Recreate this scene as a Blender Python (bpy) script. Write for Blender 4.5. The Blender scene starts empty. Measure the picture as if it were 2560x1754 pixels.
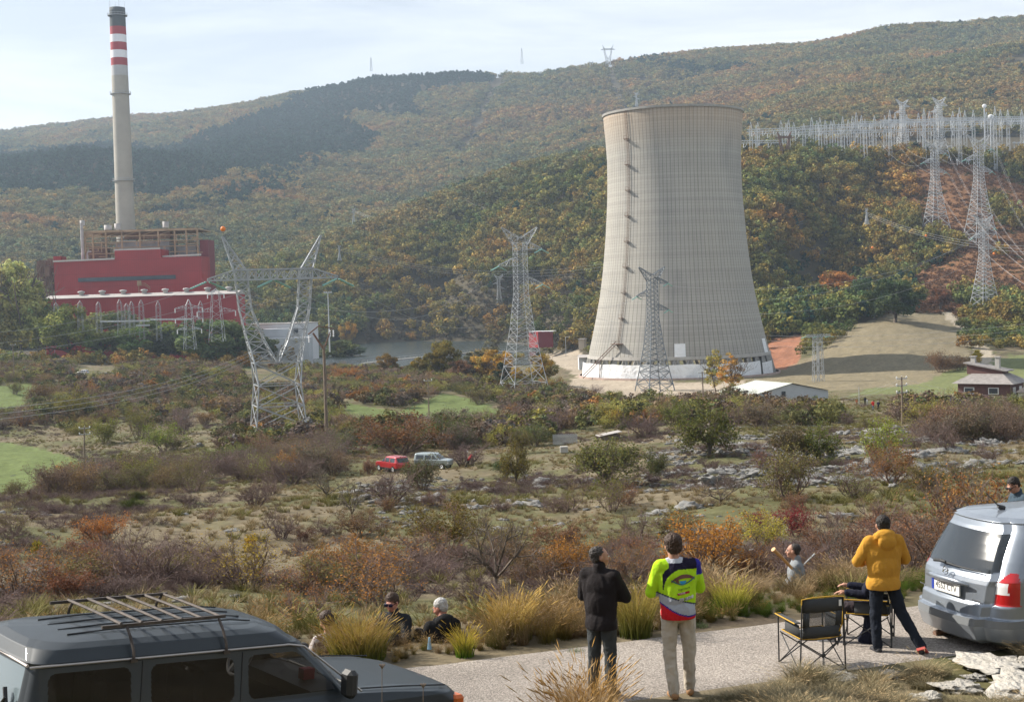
import bpy, bmesh, math, random
import numpy as np
from mathutils import Vector, Matrix
R = math.radians
random.seed(7); RNG = np.random.default_rng(7)
SC = bpy.context.scene
COL = SC.collection
# ------------------------------------------------------------------ camera
FPX = 3555.0; PITCH = math.atan((877-740)/FPX); ROLL = R(1.65)
cF = np.array([0, math.cos(PITCH), -math.sin(PITCH)])
_z = np.array([0,0,1.0]); _r0 = np.array([1.0,0,0]); _u0 = np.cross(_r0, cF)
cR = _r0*math.cos(ROLL) - _u0*math.sin(ROLL)
cU = np.cross(cR, cF)
cam_d = bpy.data.cameras.new('camera'); cam = bpy.data.objects.new('camera', cam_d); COL.objects.link(cam)
cam_d.sensor_width = 36; cam_d.lens = 36*FPX/2560; cam_d.clip_start = .1; cam_d.clip_end = 30000
M_ = Matrix([[cR[i], cU[i], -cF[i], 0] for i in range(3)] + [[0,0,0,1]])
cam.matrix_world = M_
SC.camera = cam
# ------------------------------------------------------------------ light
SUN_DIR = np.array([-1, 0.36, 0.0]); SUN_DIR /= np.linalg.norm(SUN_DIR)
SUN_EL = R(37); SD = np.array([SUN_DIR[0]*math.cos(SUN_EL), SUN_DIR[1]*math.cos(SUN_EL), math.sin(SUN_EL)])
sl = bpy.data.lights.new('sun', 'SUN'); sl.energy = 5.0; sl.angle = R(.55); sl.color = (1, .93, .82)
so = bpy.data.objects.new('sun', sl); COL.objects.link(so)
so.rotation_euler = Vector(SD).to_track_quat('Z', 'Y').to_euler()
W = bpy.data.worlds.new("World"); SC.world = W; W.use_nodes = True
nt = W.node_tree; nt.nodes.clear()
def N(nt, t, **k):
    n = nt.nodes.new(t)
    for a, b in k.items():
        if a.startswith('i_'):
            key = a[2:]; key = int(key) if key.isdigit() else key.replace('_', ' ')
            n.inputs[key].default_value = b
        else: setattr(n, a, b)
    return n
sky = N(nt, 'ShaderNodeTexSky'); sky.sky_type = 'NISHITA'; sky.sun_disc = False
sky.sun_elevation = SUN_EL; sky.sun_rotation = math.atan2(SD[0], SD[1]); sky.dust_density = 1.5; sky.air_density = 1.0; sky.altitude = 1100
tc = N(nt, 'ShaderNodeTexCoord'); mp = N(nt, 'ShaderNodeMapping'); mp.inputs['Scale'].default_value = (1.2, 1.2, 9)
mp.inputs['Rotation'].default_value = (0, R(7), 0)
nz = N(nt, 'ShaderNodeTexNoise', i_Scale=2.3, i_Detail=7.0, i_Roughness=.58, i_Distortion=.5)
cr = N(nt, 'ShaderNodeValToRGB'); cr.color_ramp.elements[0].position = .36; cr.color_ramp.elements[1].position = .66
mx = N(nt, 'ShaderNodeMix', data_type='RGBA'); mx.inputs['B'].default_value = (10.2, 10.8, 11.4, 1)
ml = N(nt, 'ShaderNodeMath', operation='MULTIPLY'); ml.inputs[1].default_value = .42
ad = N(nt, 'ShaderNodeMath', operation='ADD'); ad.inputs[1].default_value = .30
bg = N(nt, 'ShaderNodeBackground', i_Strength=.063); wo = N(nt, 'ShaderNodeOutputWorld')
L = nt.links.new
L(tc.outputs['Generated'], mp.inputs[0]); L(mp.outputs[0], nz.inputs['Vector']); L(nz.outputs['Fac'], cr.inputs[0])
L(cr.outputs[0], ml.inputs[0]); L(ml.outputs[0], ad.inputs[0]); sz = N(nt, 'ShaderNodeSeparateXYZ'); L(tc.outputs['Generated'], sz.inputs[0]); hzm = N(nt, 'ShaderNodeMapRange'); hzm.inputs[1].default_value = .02; hzm.inputs[2].default_value = .55; hzm.inputs[3].default_value = .42; hzm.inputs[4].default_value = 0; L(sz.outputs[2], hzm.inputs[0])
ad2 = N(nt, 'ShaderNodeMath', operation='ADD', use_clamp=True); L(ad.outputs[0], ad2.inputs[0]); L(hzm.outputs[0], ad2.inputs[1]); L(ad2.outputs[0], mx.inputs['Factor']); L(sky.outputs[0], mx.inputs['A'])
L(mx.outputs['Result'], bg.inputs['Color']); L(bg.outputs[0], wo.inputs[0])
vs = SC.view_settings; vs.view_transform = 'Standard'; vs.look = 'None'; vs.gamma = 1; vs.exposure = 0.72
cy = SC.cycles; cy.use_denoising = True; cy.denoising_input_passes = 'RGB_ALBEDO_NORMAL'; cy.denoising_prefilter = 'ACCURATE'; cy.max_bounces = 5; cy.diffuse_bounces = 2; cy.glossy_bounces = 3; cy.transmission_bounces = 4
cy.transparent_max_bounces = 8; cy.volume_bounces = 0; cy.sample_clamp_indirect = 4; cy.caustics_reflective = False; cy.caustics_refractive = False
cy.use_adaptive_sampling = True; cy.adaptive_threshold = .02
# ------------------------------------------------------------------ pixel <-> world
def ray(px, py):
    u = (px-1280)/FPX; v = (877-py)/FPX
    return cF + u*cR + v*cU
def P(px, py, d):
    r = ray(px, py); return r*(d/r[1])
def proj(X):
    X = np.asarray(X, float); w = X@cF
    return 1280+FPX*(X@cR)/w, 877-FPX*(X@cU)/w
# ------------------------------------------------------------------ numpy noise
def _h(ix, iy, s):
    n = (ix.astype(np.int64)*374761393 + iy.astype(np.int64)*668265263 + s*1442695041) & 0x7fffffff
    n = ((n ^ (n >> 13))*1274126177) & 0x7fffffff
    return ((n ^ (n >> 16)) & 0xffff)/65535.0
def vnoise(x, y, s=0):
    x = np.asarray(x, float); y = np.asarray(y, float)
    ix = np.floor(x); iy = np.floor(y); fx = x-ix; fy = y-iy
    fx = fx*fx*(3-2*fx); fy = fy*fy*(3-2*fy)
    a = _h(ix, iy, s); b = _h(ix+1, iy, s); c = _h(ix, iy+1, s); d = _h(ix+1, iy+1, s)
    return (a+(b-a)*fx)*(1-fy)+(c+(d-c)*fx)*fy
def fbm(x, y, s=0, o=4, g=.5):
    t = 0; a = 1; n = 0
    for k in range(o):
        t = t+a*vnoise(x*2**k+17*k, y*2**k-9*k, s+k); n += a; a *= g
    return t/n*2-1
def sst(a, b, x):
    t = np.clip((x-a)/(b-a), 0, 1); return t*t*(3-2*t)
def inpoly(px, py, poly):
    r = np.zeros(np.shape(px), bool); n = len(poly)
    for i in range(n):
        x1, y1 = poly[i]; x2, y2 = poly[(i+1) % n]
        c = ((y1 > py) != (y2 > py)) & (px < (x2-x1)*(py-y1)/((y2-y1) or 1e-9)+x1)
        r ^= c
    return r
# ------------------------------------------------------------------ mesh + object helpers
class MB:
    def __init__(s): s.v = []; s.f = []; s.n = 0; s.c = []; s.uc = False
    def add(s, v, f, c=None):
        v = np.asarray(v, float).reshape(-1, 3); s.v.append(v)
        s.f += [tuple(i+s.n for i in q) for q in f]; s.n += len(v)
        if c is not None: s.uc = True
        s.c.append(np.tile(np.array(c if c is not None else (1, 1, 1)), (len(v), 1)) if np.ndim(c) < 2 else np.asarray(c))
        return s
    def box(s, c, size, rz=0, M=None, col=None):
        x, y, z = np.array(size)/2.0
        v = np.array([[a*x, b*y, e*z] for a in (-1, 1) for b in (-1, 1) for e in (-1, 1)])
        if M is not None: v = v@np.asarray(M).T
        elif rz: v = v@rotz(rz).T
        return s.add(v+np.asarray(c), [(0,1,3,2),(4,6,7,5),(0,4,5,1),(2,3,7,6),(0,2,6,4),(1,5,7,3)], col)
    def bar(s, p, q, w, w2=None, n=4, col=None):
        p = np.asarray(p, float); q = np.asarray(q, float); w2 = w if w2 is None else w2
        d = q-p; l = np.linalg.norm(d)
        if l < 1e-6: return s
        d /= l; a = np.cross(d, (0, 0, 1.0) if abs(d[2]) < .95 else (1.0, 0, 0)); a /= np.linalg.norm(a); b = np.cross(d, a)
        v = []
        for e, ww in ((p, w), (q, w2)):
            for i in range(n):
                t = 2*math.pi*(i+.5)/n; v.append(e+(a*math.cos(t)+b*math.sin(t))*ww*.5*(1.414 if n == 4 else 1))
        f = [(i, (i+1) % n, n+(i+1) % n, n+i) for i in range(n)]
        f += [tuple(range(n))[::-1], tuple(range(n, 2*n))]
        return s.add(v, f, col)
    def tube(s, pts, r, n=8, col=None, cap=True):
        pts = [np.asarray(p, float) for p in pts]; m = len(pts)
        r = [r]*m if np.isscalar(r) else r; v = []; a = None
        for i in range(m):
            d = pts[min(i+1, m-1)]-pts[max(i-1, 0)]; d /= (np.linalg.norm(d) or 1)
            if a is None: a = np.cross(d, (0, 0, 1.0) if abs(d[2]) < .95 else (1.0, 0, 0))
            a = a-d*(a@d); a /= (np.linalg.norm(a) or 1); b = np.cross(d, a)
            for k in range(n):
                t = 2*math.pi*k/n; v.append(pts[i]+(a*math.cos(t)+b*math.sin(t))*r[i])
        f = [(i*n+k, i*n+(k+1) % n, (i+1)*n+(k+1) % n, (i+1)*n+k) for i in range(m-1) for k in range(n)]
        if cap: f += [tuple(range(n))[::-1], tuple(range((m-1)*n, m*n))]
        return s.add(v, f, col)
    def lathe(s, prof, c=(0, 0, 0), n=24, col=None):
        v = []; m = len(prof)
        for r, z in prof:
            for k in range(n):
                t = 2*math.pi*k/n; v.append((c[0]+r*math.cos(t), c[1]+r*math.sin(t), c[2]+z))
        f = [(i*n+k, i*n+(k+1) % n, (i+1)*n+(k+1) % n, (i+1)*n+k) for i in range(m-1) for k in range(n)]
        return s.add(v, f, col)
    def quad(s, a, b, c, d, col=None): return s.add([a, b, c, d], [(0, 1, 2, 3)], col)
    def data(s, name, mat=None, smooth=False):
        me = bpy.data.meshes.new(name)
        V = np.concatenate(s.v) if s.v else np.zeros((0, 3))
        me.from_pydata(V.tolist(), [], s.f)
        if s.uc: setcol(me, np.concatenate(s.c))
        if mat: me.materials.append(mat)
        if smooth: me.shade_smooth()
        return me
    def build(s, name, mat=None, parent=None, smooth=False, loc=None):
        o = bpy.data.objects.new(name, s.data(name, mat, smooth)); COL.objects.link(o)
        if parent is not None: o.parent = parent
        if loc is not None: o.location = loc
        return o
def rotz(a): return np.array([[math.cos(a), -math.sin(a), 0], [math.sin(a), math.cos(a), 0], [0, 0, 1]])
def setcol(me, c):
    at = me.color_attributes.new('col', 'FLOAT_COLOR', 'POINT'); c = np.asarray(c, np.float32)
    if c.shape[1] == 3: c = np.hstack([c, np.ones((len(c), 1), np.float32)])
    at.data.foreach_set('color', c.ravel())
def npmesh(name, V, F, mat=None, col=None, smooth=False):
    me = bpy.data.meshes.new(name); V = np.ascontiguousarray(V, np.float32); F = np.ascontiguousarray(F, np.int32); k = F.shape[1]
    me.vertices.add(len(V)); me.vertices.foreach_set('co', V.ravel())
    me.loops.add(F.size); me.loops.foreach_set('vertex_index', F.ravel())
    me.polygons.add(len(F)); me.polygons.foreach_set('loop_start', np.arange(0, F.size, k, dtype=np.int32))
    me.update(calc_edges=True)
    if col is not None: setcol(me, col)
    if mat: me.materials.append(mat)
    if smooth: me.shade_smooth()
    return me
def link(name, me, parent=None, loc=None):
    o = bpy.data.objects.new(name, me); COL.objects.link(o)
    if parent is not None: o.parent = parent
    if loc is not None: o.location = loc
    return o
def tag(o, label=None, cat=None, group=None, kind=None):
    if label: o['label'] = label
    if cat: o['category'] = cat
    if group: o['group'] = group
    if kind: o['kind'] = kind
    return o
def empty(name, loc, rz=0, label=None, cat=None, group=None):
    o = bpy.data.objects.new(name, None); COL.objects.link(o); o.location = loc; o.rotation_euler = (0, 0, rz)
    o.empty_display_size = .2
    return tag(o, label, cat, group)
def copy_tree(o, parent=None):
    c = o.copy(); COL.objects.link(c)
    if parent is not None: c.parent = parent
    for ch in [x for x in KIDS.get(o.name, ())] or list(o.children): copy_tree(ch, c)
    return c
KIDS = {}
LMK = [(1525,1170,'gnarled round hawthorn'),(1772,1070,'tall forked hawthorn'),(2015,1100,'twin hawthorns on the rocks'),(2205,1110,'lime green bush'),(2290,1150,'huge dark boulder'),(1290,1150,'slim leaning hawthorn'),(1055,1170,'green bush before the cars'),(705,1310,'bare bush on the grassy rise'),(370,1380,'bare bush behind the roof rack'),
 (1800,1215,'bare thorn among the rocks'),(333,1262,'green broom cushion'),(200,1115,'short wooden pole'),(698,1000,'large twin peaked pylon'),(820,1000,'tall forked pole'),(1310,900,'three armed pylon'),(1073,1000,'pole at the middle field'),(1414,1095,'pale slat fence'),(1935,975,'metal shed'),(2256,1000,'brown many armed pole'),(2460,980,'brick house'),
 (2180,1010,'distant group of people'),(265,930,'black covered truck'),(50,1180,'lower green field'),(30,1000,'upper green field'),(1810,930,'slim yellow poplars'),(1238,1380,'dead pale tree'),(945,1420,'very wide tangled bush'),(1765,1370,'orange gold round bush'),(2110,1360,'bare tree beside the hoodie'),(1985,1300,'crimson bush'),(2400,1300,'rusty thicket by the silver car'),(620,1390,'bare bush with yellow top'),(100,1400,'rusty bush at the left edge'),(1522,1085,'sheet roofed hut'),(1637,960,'pylon before the tower'),(1176,1150,'red motorcycle'),(2390,1060,'rusty bush before the house')]
ORD = ['closest', 'second closest', 'third closest', 'fourth closest', 'fifth closest', 'sixth closest', 'seventh closest', 'eighth closest', 'ninth closest', 'tenth closest', 'eleventh closest', 'twelfth closest', 'thirteenth closest', 'fourteenth closest', 'fifteenth closest', 'sixteenth closest', 'seventeenth closest', 'eighteenth closest', 'nineteenth closest', 'twentieth closest']+['%dth closest' % k for k in range(21, 90)]
AUTO = []
def autolab(o, what, px, py):
    d = [(math.hypot(px-a, (py-b)*1.6), a, b, n) for a, b, n in LMK]; r, a, b, n = min(d)
    dr = ('left of' if px < a else 'right of') if abs(px-a) > abs(py-b)*1.6 else ('above' if py < b else 'below'); AUTO.append((o, what, dr, n, r))
def finish_labels():
    g = {}
    for o, w, dr, n, r in AUTO: g.setdefault((w.split()[-1], dr, n), []).append((r, o, w))
    for (k, dr, n), L_ in g.items():
        for i, (r, o, w) in enumerate(sorted(L_, key=lambda q: q[0])): o['label'] = '%s %s the %s, %s' % (w, dr, n, ORD[i])
NUMW = 'one two three four five six seven eight nine ten eleven twelve thirteen fourteen fifteen sixteen seventeen eighteen nineteen'.split()
def numw(k): return NUMW[k-1] if k < 20 else ['twenty', 'thirty', 'forty', 'fifty'][k//10-2]+('-'+NUMW[k % 10-1] if k % 10 else '')
# ------------------------------------------------------------------ materials
def mat(name, col=(.5, .5, .5), rough=.7, metal=0, noise=0, nscale=5, bump=0, bscale=None, vcol=False, objcol=False, instcol=False,
        transl=0, spec=.5, coat=0, col2=None, coord='Object', detail=4, trans=0, alpha=1, ramp=(.35, .65)):
    m = bpy.data.materials.new(name); m.use_nodes = True; t = m.node_tree; b = t.nodes['Principled BSDF']; L = t.links.new
    b.inputs['Roughness'].default_value = rough; b.inputs['Metallic'].default_value = metal
    b.inputs['Specular IOR Level'].default_value = spec; b.inputs['Coat Weight'].default_value = coat
    if coat: b.inputs['Coat Roughness'].default_value = .06
    b.inputs['Transmission Weight'].default_value = trans; b.inputs['Alpha'].default_value = alpha
    c = N(t, 'ShaderNodeRGB'); c.outputs[0].default_value = (*col, 1); cur = c.outputs[0]
    tcn = N(t, 'ShaderNodeTexCoord'); nzz = None
    if noise or col2 is not None:
        nzz = N(t, 'ShaderNodeTexNoise', i_Scale=nscale, i_Detail=float(detail), i_Roughness=.6); L(tcn.outputs[coord], nzz.inputs['Vector'])
    if col2 is not None:
        r = N(t, 'ShaderNodeValToRGB'); r.color_ramp.elements[0].color = (*col, 1); r.color_ramp.elements[1].color = (*col2, 1)
        r.color_ramp.elements[0].position = ramp[0]; r.color_ramp.elements[1].position = ramp[1]
        L(nzz.outputs['Fac'], r.inputs[0]); cur = r.outputs[0]
    def mul(cur, other):
        x = N(t, 'ShaderNodeMix', data_type='RGBA', blend_type='MULTIPLY'); x.inputs['Factor'].default_value = 1
        L(cur, x.inputs['A']); L(other, x.inputs['B']); return x.outputs['Result']
    if vcol:
        a = N(t, 'ShaderNodeAttribute', attribute_name='col'); cur = mul(cur, a.outputs['Color'])
    if objcol:
        a = N(t, 'ShaderNodeObjectInfo'); cur = mul(cur, a.outputs['Color'])
    if instcol:
        a = N(t, 'ShaderNodeAttribute', attribute_name='tint', attribute_type='INSTANCER'); cur = mul(cur, a.outputs['Color'])
    if noise:
        mr = N(t, 'ShaderNodeMapRange'); mr.inputs[1].default_value = .25; mr.inputs[2].default_value = .75
        mr.inputs[3].default_value = 1-noise; mr.inputs[4].default_value = 1+noise; L(nzz.outputs['Fac'], mr.inputs[0])
        x = N(t, 'ShaderNodeVectorMath', operation='SCALE'); L(cur, x.inputs[0]); L(mr.outputs[0], x.inputs['Scale']); cur = x.outputs[0]
    L(cur, b.inputs['Base Color'])
    if bump:
        n2 = N(t, 'ShaderNodeTexNoise', i_Scale=bscale or nscale, i_Detail=5.0); L(tcn.outputs[coord], n2.inputs['Vector'])
        bp = N(t, 'ShaderNodeBump', i_Strength=bump, i_Distance=.1 if (bscale or nscale) > 1 else 1.0); L(n2.outputs['Fac'], bp.inputs['Height']); L(bp.outputs[0], b.inputs['Normal'])
    if transl:
        tr = N(t, 'ShaderNodeBsdfTranslucent'); L(cur, tr.inputs[0]); ms = N(t, 'ShaderNodeMixShader'); ms.inputs[0].default_value = transl
        L(b.outputs[0], ms.inputs[1]); L(tr.outputs[0], ms.inputs[2]); L(ms.outputs[0], t.nodes['Material Output'].inputs[0])
    return m
MAT = {}
MAT['ground'] = mat('ground_soil', (1, 1, 1), .95, vcol=True, noise=.38, nscale=.9, detail=9, bump=.6, bscale=3, spec=.1)
MAT['leaf'] = mat('leaf', (1, 1, 1), .8, vcol=True, objcol=True, transl=.3, spec=.15)
MAT['leafi'] = mat('leaf_forest', (1, 1, 1), .85, vcol=True, instcol=True, transl=.12, spec=.1)
MAT['bark'] = mat('bark', (.13, .105, .085), .9, noise=.4, nscale=6, spec=.2)
MAT['twig'] = mat('twig', (.17, .13, .115), .85, objcol=True, noise=.3, nscale=3, spec=.2)
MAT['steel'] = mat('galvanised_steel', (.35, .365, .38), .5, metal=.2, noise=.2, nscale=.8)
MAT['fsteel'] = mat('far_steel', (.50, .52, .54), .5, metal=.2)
MAT['rsteel'] = mat('rusty_frame', (.36, .24, .14), .8, noise=.4, nscale=.3)
MAT['insul'] = mat('glass_insulator', (.22, .42, .36), .25, noise=.15, nscale=3)
MAT['white'] = mat('white_paint', (.75, .75, .74), .6, noise=.06, nscale=1)
MAT['red'] = mat('red_cladding', (.31, .022, .024), .6, noise=.22, nscale=.07, detail=7)
_t = MAT['red'].node_tree; _b = _t.nodes['Principled BSDF']; _src = _b.inputs['Base Color'].links[0].from_socket
_tc = N(_t, 'ShaderNodeTexCoord'); _sx = N(_t, 'ShaderNodeSeparateXYZ'); L(_tc.outputs['Object'], _sx.inputs[0]) if 0 else _t.links.new(_tc.outputs['Object'], _sx.inputs[0])
for _ax, _fr, _w, _am in ((0, 1/1.1, .14, .82), (2, 1/6.2, .03, .7)):
    _m = N(_t, 'ShaderNodeMath', operation='MULTIPLY'); _m.inputs[1].default_value = _fr; _t.links.new(_sx.outputs[_ax], _m.inputs[0]); _f = N(_t, 'ShaderNodeMath', operation='FRACT'); _t.links.new(_m.outputs[0], _f.inputs[0])
    _l = N(_t, 'ShaderNodeMath', operation='LESS_THAN'); _l.inputs[1].default_value = _w; _t.links.new(_f.outputs[0], _l.inputs[0]); _x = N(_t, 'ShaderNodeMix', data_type='RGBA', blend_type='MULTIPLY'); _x.inputs['B'].default_value = (_am, _am, _am, 1)
    _t.links.new(_l.outputs[0], _x.inputs['Factor']); _t.links.new(_src, _x.inputs['A']); _src = _x.outputs['Result']
_t.links.new(_src, _b.inputs['Base Color'])
MAT['cable'] = mat('cable', (.38, .38, .39), .5)
MAT['rock'] = mat('limestone', (.265, .26, .25), .9, col2=(.085, .082, .078), noise=.4, nscale=1.6, bump=.9, bscale=3.5, detail=8, spec=.2, ramp=(.42, .7))
MAT['palerock'] = mat('pale_limestone', (.50, .47, .42), .9, col2=(.22, .20, .17), noise=.3, nscale=2.5, bump=.9, bscale=6, detail=8, spec=.2, ramp=(.45, .75))
MAT['wood'] = mat('pole_wood', (.19, .145, .11), .9, noise=.3, nscale=2)
MAT['conc'] = mat('concrete', (.42, .40, .37), .9, noise=.15, nscale=.5)
# ------------------------------------------------------------------ terrain
ZR = -4.67
def plane_hit(px, py, z=ZR):
    r = ray(px, py); return r*(z/r[2])
RA = plane_hit(1060, 1652); RB = plane_hit(2300, 1502)      # far edge of the road
rdir = (RB-RA)[:2]/np.linalg.norm((RB-RA)[:2]); rnor = np.array([-rdir[1], rdir[0]])
def road_s(x, y): return (x-RA[0])*rnor[0]+(y-RA[1])*rnor[1]     # >0 beyond far edge
ROADW = 3.1
TAB = { # px : [(d, py) ...]
 0: [(30,1560),(45,1500),(60,1420),(80,1322),(105,1262),(140,1240),(180,1226),(237,1168),(300,1092),(380,1020),(450,950),(600,905),(700,880),(850,858),(1000,790),(1200,680),(1400,560),(1700,455),(2000,392),(2150,420),(2400,410),(3000,360),(3400,342),(3700,420)],
 320: [(30,1570),(45,1500),(60,1420),(80,1318),(105,1260),(140,1225),(180,1200),(237,1140),(300,1080),(380,1010),(450,955),(600,905),(700,880),(850,858),(1000,780),(1200,680),(1400,590),(1700,460),(2000,380),(2200,410),(2500,390),(3000,325),(3400,294),(3700,370)],
 640: [(30,1590),(45,1500),(60,1421),(80,1318),(105,1256),(140,1200),(180,1149),(237,1103),(300,1058),(380,1005),(450,965),(600,905),(800,875),(950,858),(1020,740),(1120,680),(1200,690),(1400,615),(1700,480),(2000,405),(2600,330),(3200,255),(3500,340)],
 900: [(30,1600),(45,1500),(60,1421),(80,1318),(105,1252),(142,1178),(170,1135),(200,1104),(250,1067),(300,1036),(350,1010),(450,965),(540,935),(620,915),(700,900),(960,850),(1060,700),(1150,575),(1300,610),(1600,565),(2000,460),(2600,320),(3100,190),(3400,260)],
 1100: [(30,1600),(45,1500),(60,1421),(80,1318),(105,1252),(142,1176),(170,1135),(200,1104),(250,1067),(300,1036),(350,1005),(450,960),(540,930),(620,912),(700,898),(950,850),(1060,660),(1200,500),(1400,550),(1700,530),(2100,430),(2600,300),(3000,172),(3300,260)],
 1300: [(30,1600),(45,1500),(60,1421),(80,1310),(105,1245),(142,1172),(170,1135),(200,1104),(250,1067),(300,1036),(350,1010),(400,989),(450,970),(530,945),(620,905),(720,880),(830,858),(950,690),(1200,425),(1450,480),(1800,460),(2200,380),(2700,250),(3000,168),(3300,250)],
 1500: [(30,1590),(45,1490),(60,1405),(80,1290),(105,1215),(142,1150),(170,1110),(200,1080),(250,1050),(300,1025),(350,1005),(400,988),(450,972),(500,953),(570,920),(700,878),(850,720),(1000,530),(1150,385),(1400,430),(1800,400),(2300,300),(2800,158),(3100,250)],
 1700: [(30,1580),(45,1480),(60,1395),(80,1280),(100,1200),(118,1145),(150,1105),(200,1065),(250,1040),(300,1018),(350,1003),(400,985),(450,970),(500,952),(570,920),(640,895),(740,800),(900,570),(1050,385),(1300,405),(1800,360),(2300,260),(2900,138),(3200,220)],
 1900: [(30,1570),(45,1470),(60,1385),(80,1268),(100,1182),(118,1133),(150,1100),(200,1056),(242,1028),(300,1008),(350,995),(400,980),(450,965),(500,945),(560,915),(620,885),(700,800),(850,560),(965,395),(1080,378),(1300,380),(1400,350),(1800,290),(2300,200),(2900,112),(3200,200)],
 2200: [(30,1560),(45,1460),(60,1375),(80,1255),(100,1172),(118,1123),(150,1088),(200,1045),(242,1022),(300,1000),(350,985),(400,970),(450,955),(500,915),(550,865),(600,820),(660,785),(760,735),(880,560),(970,392),(1100,378),(1300,372),(1500,290),(1900,195),(2200,150),(2500,95),(2800,90),(3100,160)],
 2560: [(30,1550),(45,1455),(60,1365),(80,1247),(100,1163),(118,1115),(150,1080),(200,1050),(242,1042),(300,1026),(350,998),(400,965),(500,900),(560,880),(620,850),(700,775),(850,590),(950,440),(1050,365),(1300,352),(1500,270),(1900,128),(2200,140),(2800,42),(3100,110)],
}
_c = sorted(TAB)
_rows = 3.0*(3760/3.0)**(np.arange(640)/639.0)
_ZT = []
for c in _c:
    t = TAB[c]; dd = np.array([q[0] for q in t], float); zz = np.array([P(c, q[1], q[0])[2] for q in t])
    _ZT.append(np.interp(_rows, np.r_[20, dd], np.r_[-5.2, zz]))
_ZT = np.array(_ZT)
_us = np.array([(c-1280)/FPX for c in _c])
NU = 760; UU = np.linspace(-.72, .72, NU)
_ZG = np.empty((640, NU))
for i in range(640): _ZG[i] = np.interp(UU, _us, _ZT[:, i])
def _sm(A, k, ax):
    w = np.hanning(2*k+3)[1:-1]; w /= w.sum(); pad = [(0, 0), (0, 0)]; pad[ax] = (k, k); B = np.pad(A, pad, 'edge')
    return np.apply_along_axis(lambda m: np.convolve(m, w, 'valid'), ax, B)
_ZG = _sm(_ZG, 5, 0); _ZG = _sm(_ZG, 26, 1)
DG, UG = np.meshgrid(_rows, UU, indexing='ij'); XG = UG*DG; YG = DG
_ss = road_s(XG, YG)
_n1 = fbm(XG/14, YG/14, 3, 5); _n2 = fbm(XG/190, YG/190, 9, 4); _n3 = fbm(XG/3.1, YG/3.1, 5, 3)
_ZG = _ZG + _n1*.9*sst(30, 90, DG)*(1-.5*sst(400, 700, DG)) + _n3*.22*sst(8, 40, DG)
_ZG += _n2*14*sst(1050, 1700, DG)
_ZG += -np.abs(fbm(XG/110+YG/260, YG/420, 21, 3))*26*sst(660, 800, DG)*(1-sst(950, 1060, DG))*(UG > -.1)
def gully(pts, w, dep):
    global _ZG
    for (a, b) in zip(pts[:-1], pts[1:]):
        a = np.array(a, float); b = np.array(b, float); d = b-a; L2 = d@d
        t = np.clip(((XG-a[0])*d[0]+(YG-a[1])*d[1])/L2, 0, 1); q = np.hypot(XG-a[0]-t*d[0], YG-a[1]-t*d[1])
        _ZG -= dep*np.exp(-(q/w)**2)*.6
def pu(px, d): return ((px-1280)/FPX*d, d)
gully([pu(2200, 955), pu(2110, 860), pu(1950, 780)], 26, 34)
gully([pu(1420, 1050), pu(1330, 960), pu(1290, 880)], 22, 18); gully([pu(1180, 1100), pu(1110, 1040), pu(1080, 985)], 20, 15); gully([pu(2080, 930), pu(2010, 850), pu(1930, 760)], 18, 12)
gully([pu(2330, 930), pu(2290, 830), pu(2170, 770)], 20, 9)
# lake bed
_px, _py = 1280+FPX*UG, None
_lk = sst(700, 770, _px)*(1-sst(1230, 1330, _px))*sst(608, 640, DG)*(1-sst(930, 965, DG))
ZWATER = P(980, 914, 620)[2]
_ZG = _ZG*(1-_lk)+(ZWATER-3)*_lk
_sh = sst(690, 760, _px)*(1-sst(1230, 1330, _px))*sst(560, 590, DG)*(1-sst(612, 625, DG))
_ZG = np.where(_sh > .5, np.minimum(_ZG, ZWATER+.6), _ZG)
# the flat road bench and the bank the camera stands on
_k = sst(.2, 8, _ss)
_bank = ZR + .10*_n3 + .32*sst(-3.3, -5.2, _ss)*(XG > -1.5)*0 + (3.0*sst(0, 1, (13.2-DG)/13.2))
_near = np.where(_ss > -ROADW, ZR, _bank)
_near = np.where(_ss < -ROADW, ZR+sst(0, 1.2, -ROADW-_ss)*(_bank-ZR), _near)
ZG = np.where(DG < 40, _near*(1-_k)+_ZG*_k, _ZG)
# pads for plant, tower and substation
def pad(px, d, r, z, soft=25):
    global ZG
    x, y = pu(px, d); q = np.hypot(XG-x, YG-y); k = 1-sst(r, r+soft, q); ZG = ZG*(1-k)+z*k
ZT = P(1690, 950, 497)[2]; pad(1688, 533, 42, ZT, 14)
def gz(x, y):
    x = np.asarray(x, float); y = np.asarray(y, float); d = np.clip(y, _rows[0], _rows[-1])
    fi = np.log(d/3.0)/math.log(3760/3.0)*639; fj = (x/d-UU[0])/(UU[1]-UU[0])
    i = np.clip(fi.astype(int), 0, 638); j = np.clip(fj.astype(int), 0, NU-2); a = fi-i; b = np.clip(fj-j, 0, 1)
    return (ZG[i, j]*(1-b)+ZG[i, j+1]*b)*(1-a)+(ZG[i+1, j]*(1-b)+ZG[i+1, j+1]*b)*a
_dd = np.geomspace(8, 3600, 1500)
def hit(px, py, dmin=8):
    r = ray(px, py); dd = _dd[_dd >= dmin]; X = r[None]*(dd/r[1])[:, None]; h = X[:, 2]-gz(X[:, 0], X[:, 1])
    k = np.nonzero(h < 0)[0]
    if len(k) == 0: return None
    k = k[0]
    if k == 0: d = dd[0]
    else: t = h[k-1]/(h[k-1]-h[k]); d = dd[k-1]+(dd[k]-dd[k-1])*t
    p = r*(d/r[1]); p[2] = gz(p[0], p[1]); return p
def on(px, d, up=0):
    x, y = pu(px, d)
    for _ in range(2):
        z = float(gz(x, y)); _, qy = proj((x, y, z)); x = P(px, float(qy), d)[0]
    return np.array([x, y, float(gz(x, y))+up])
PXG, PYG = proj(np.stack([XG, YG, ZG], -1))
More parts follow.
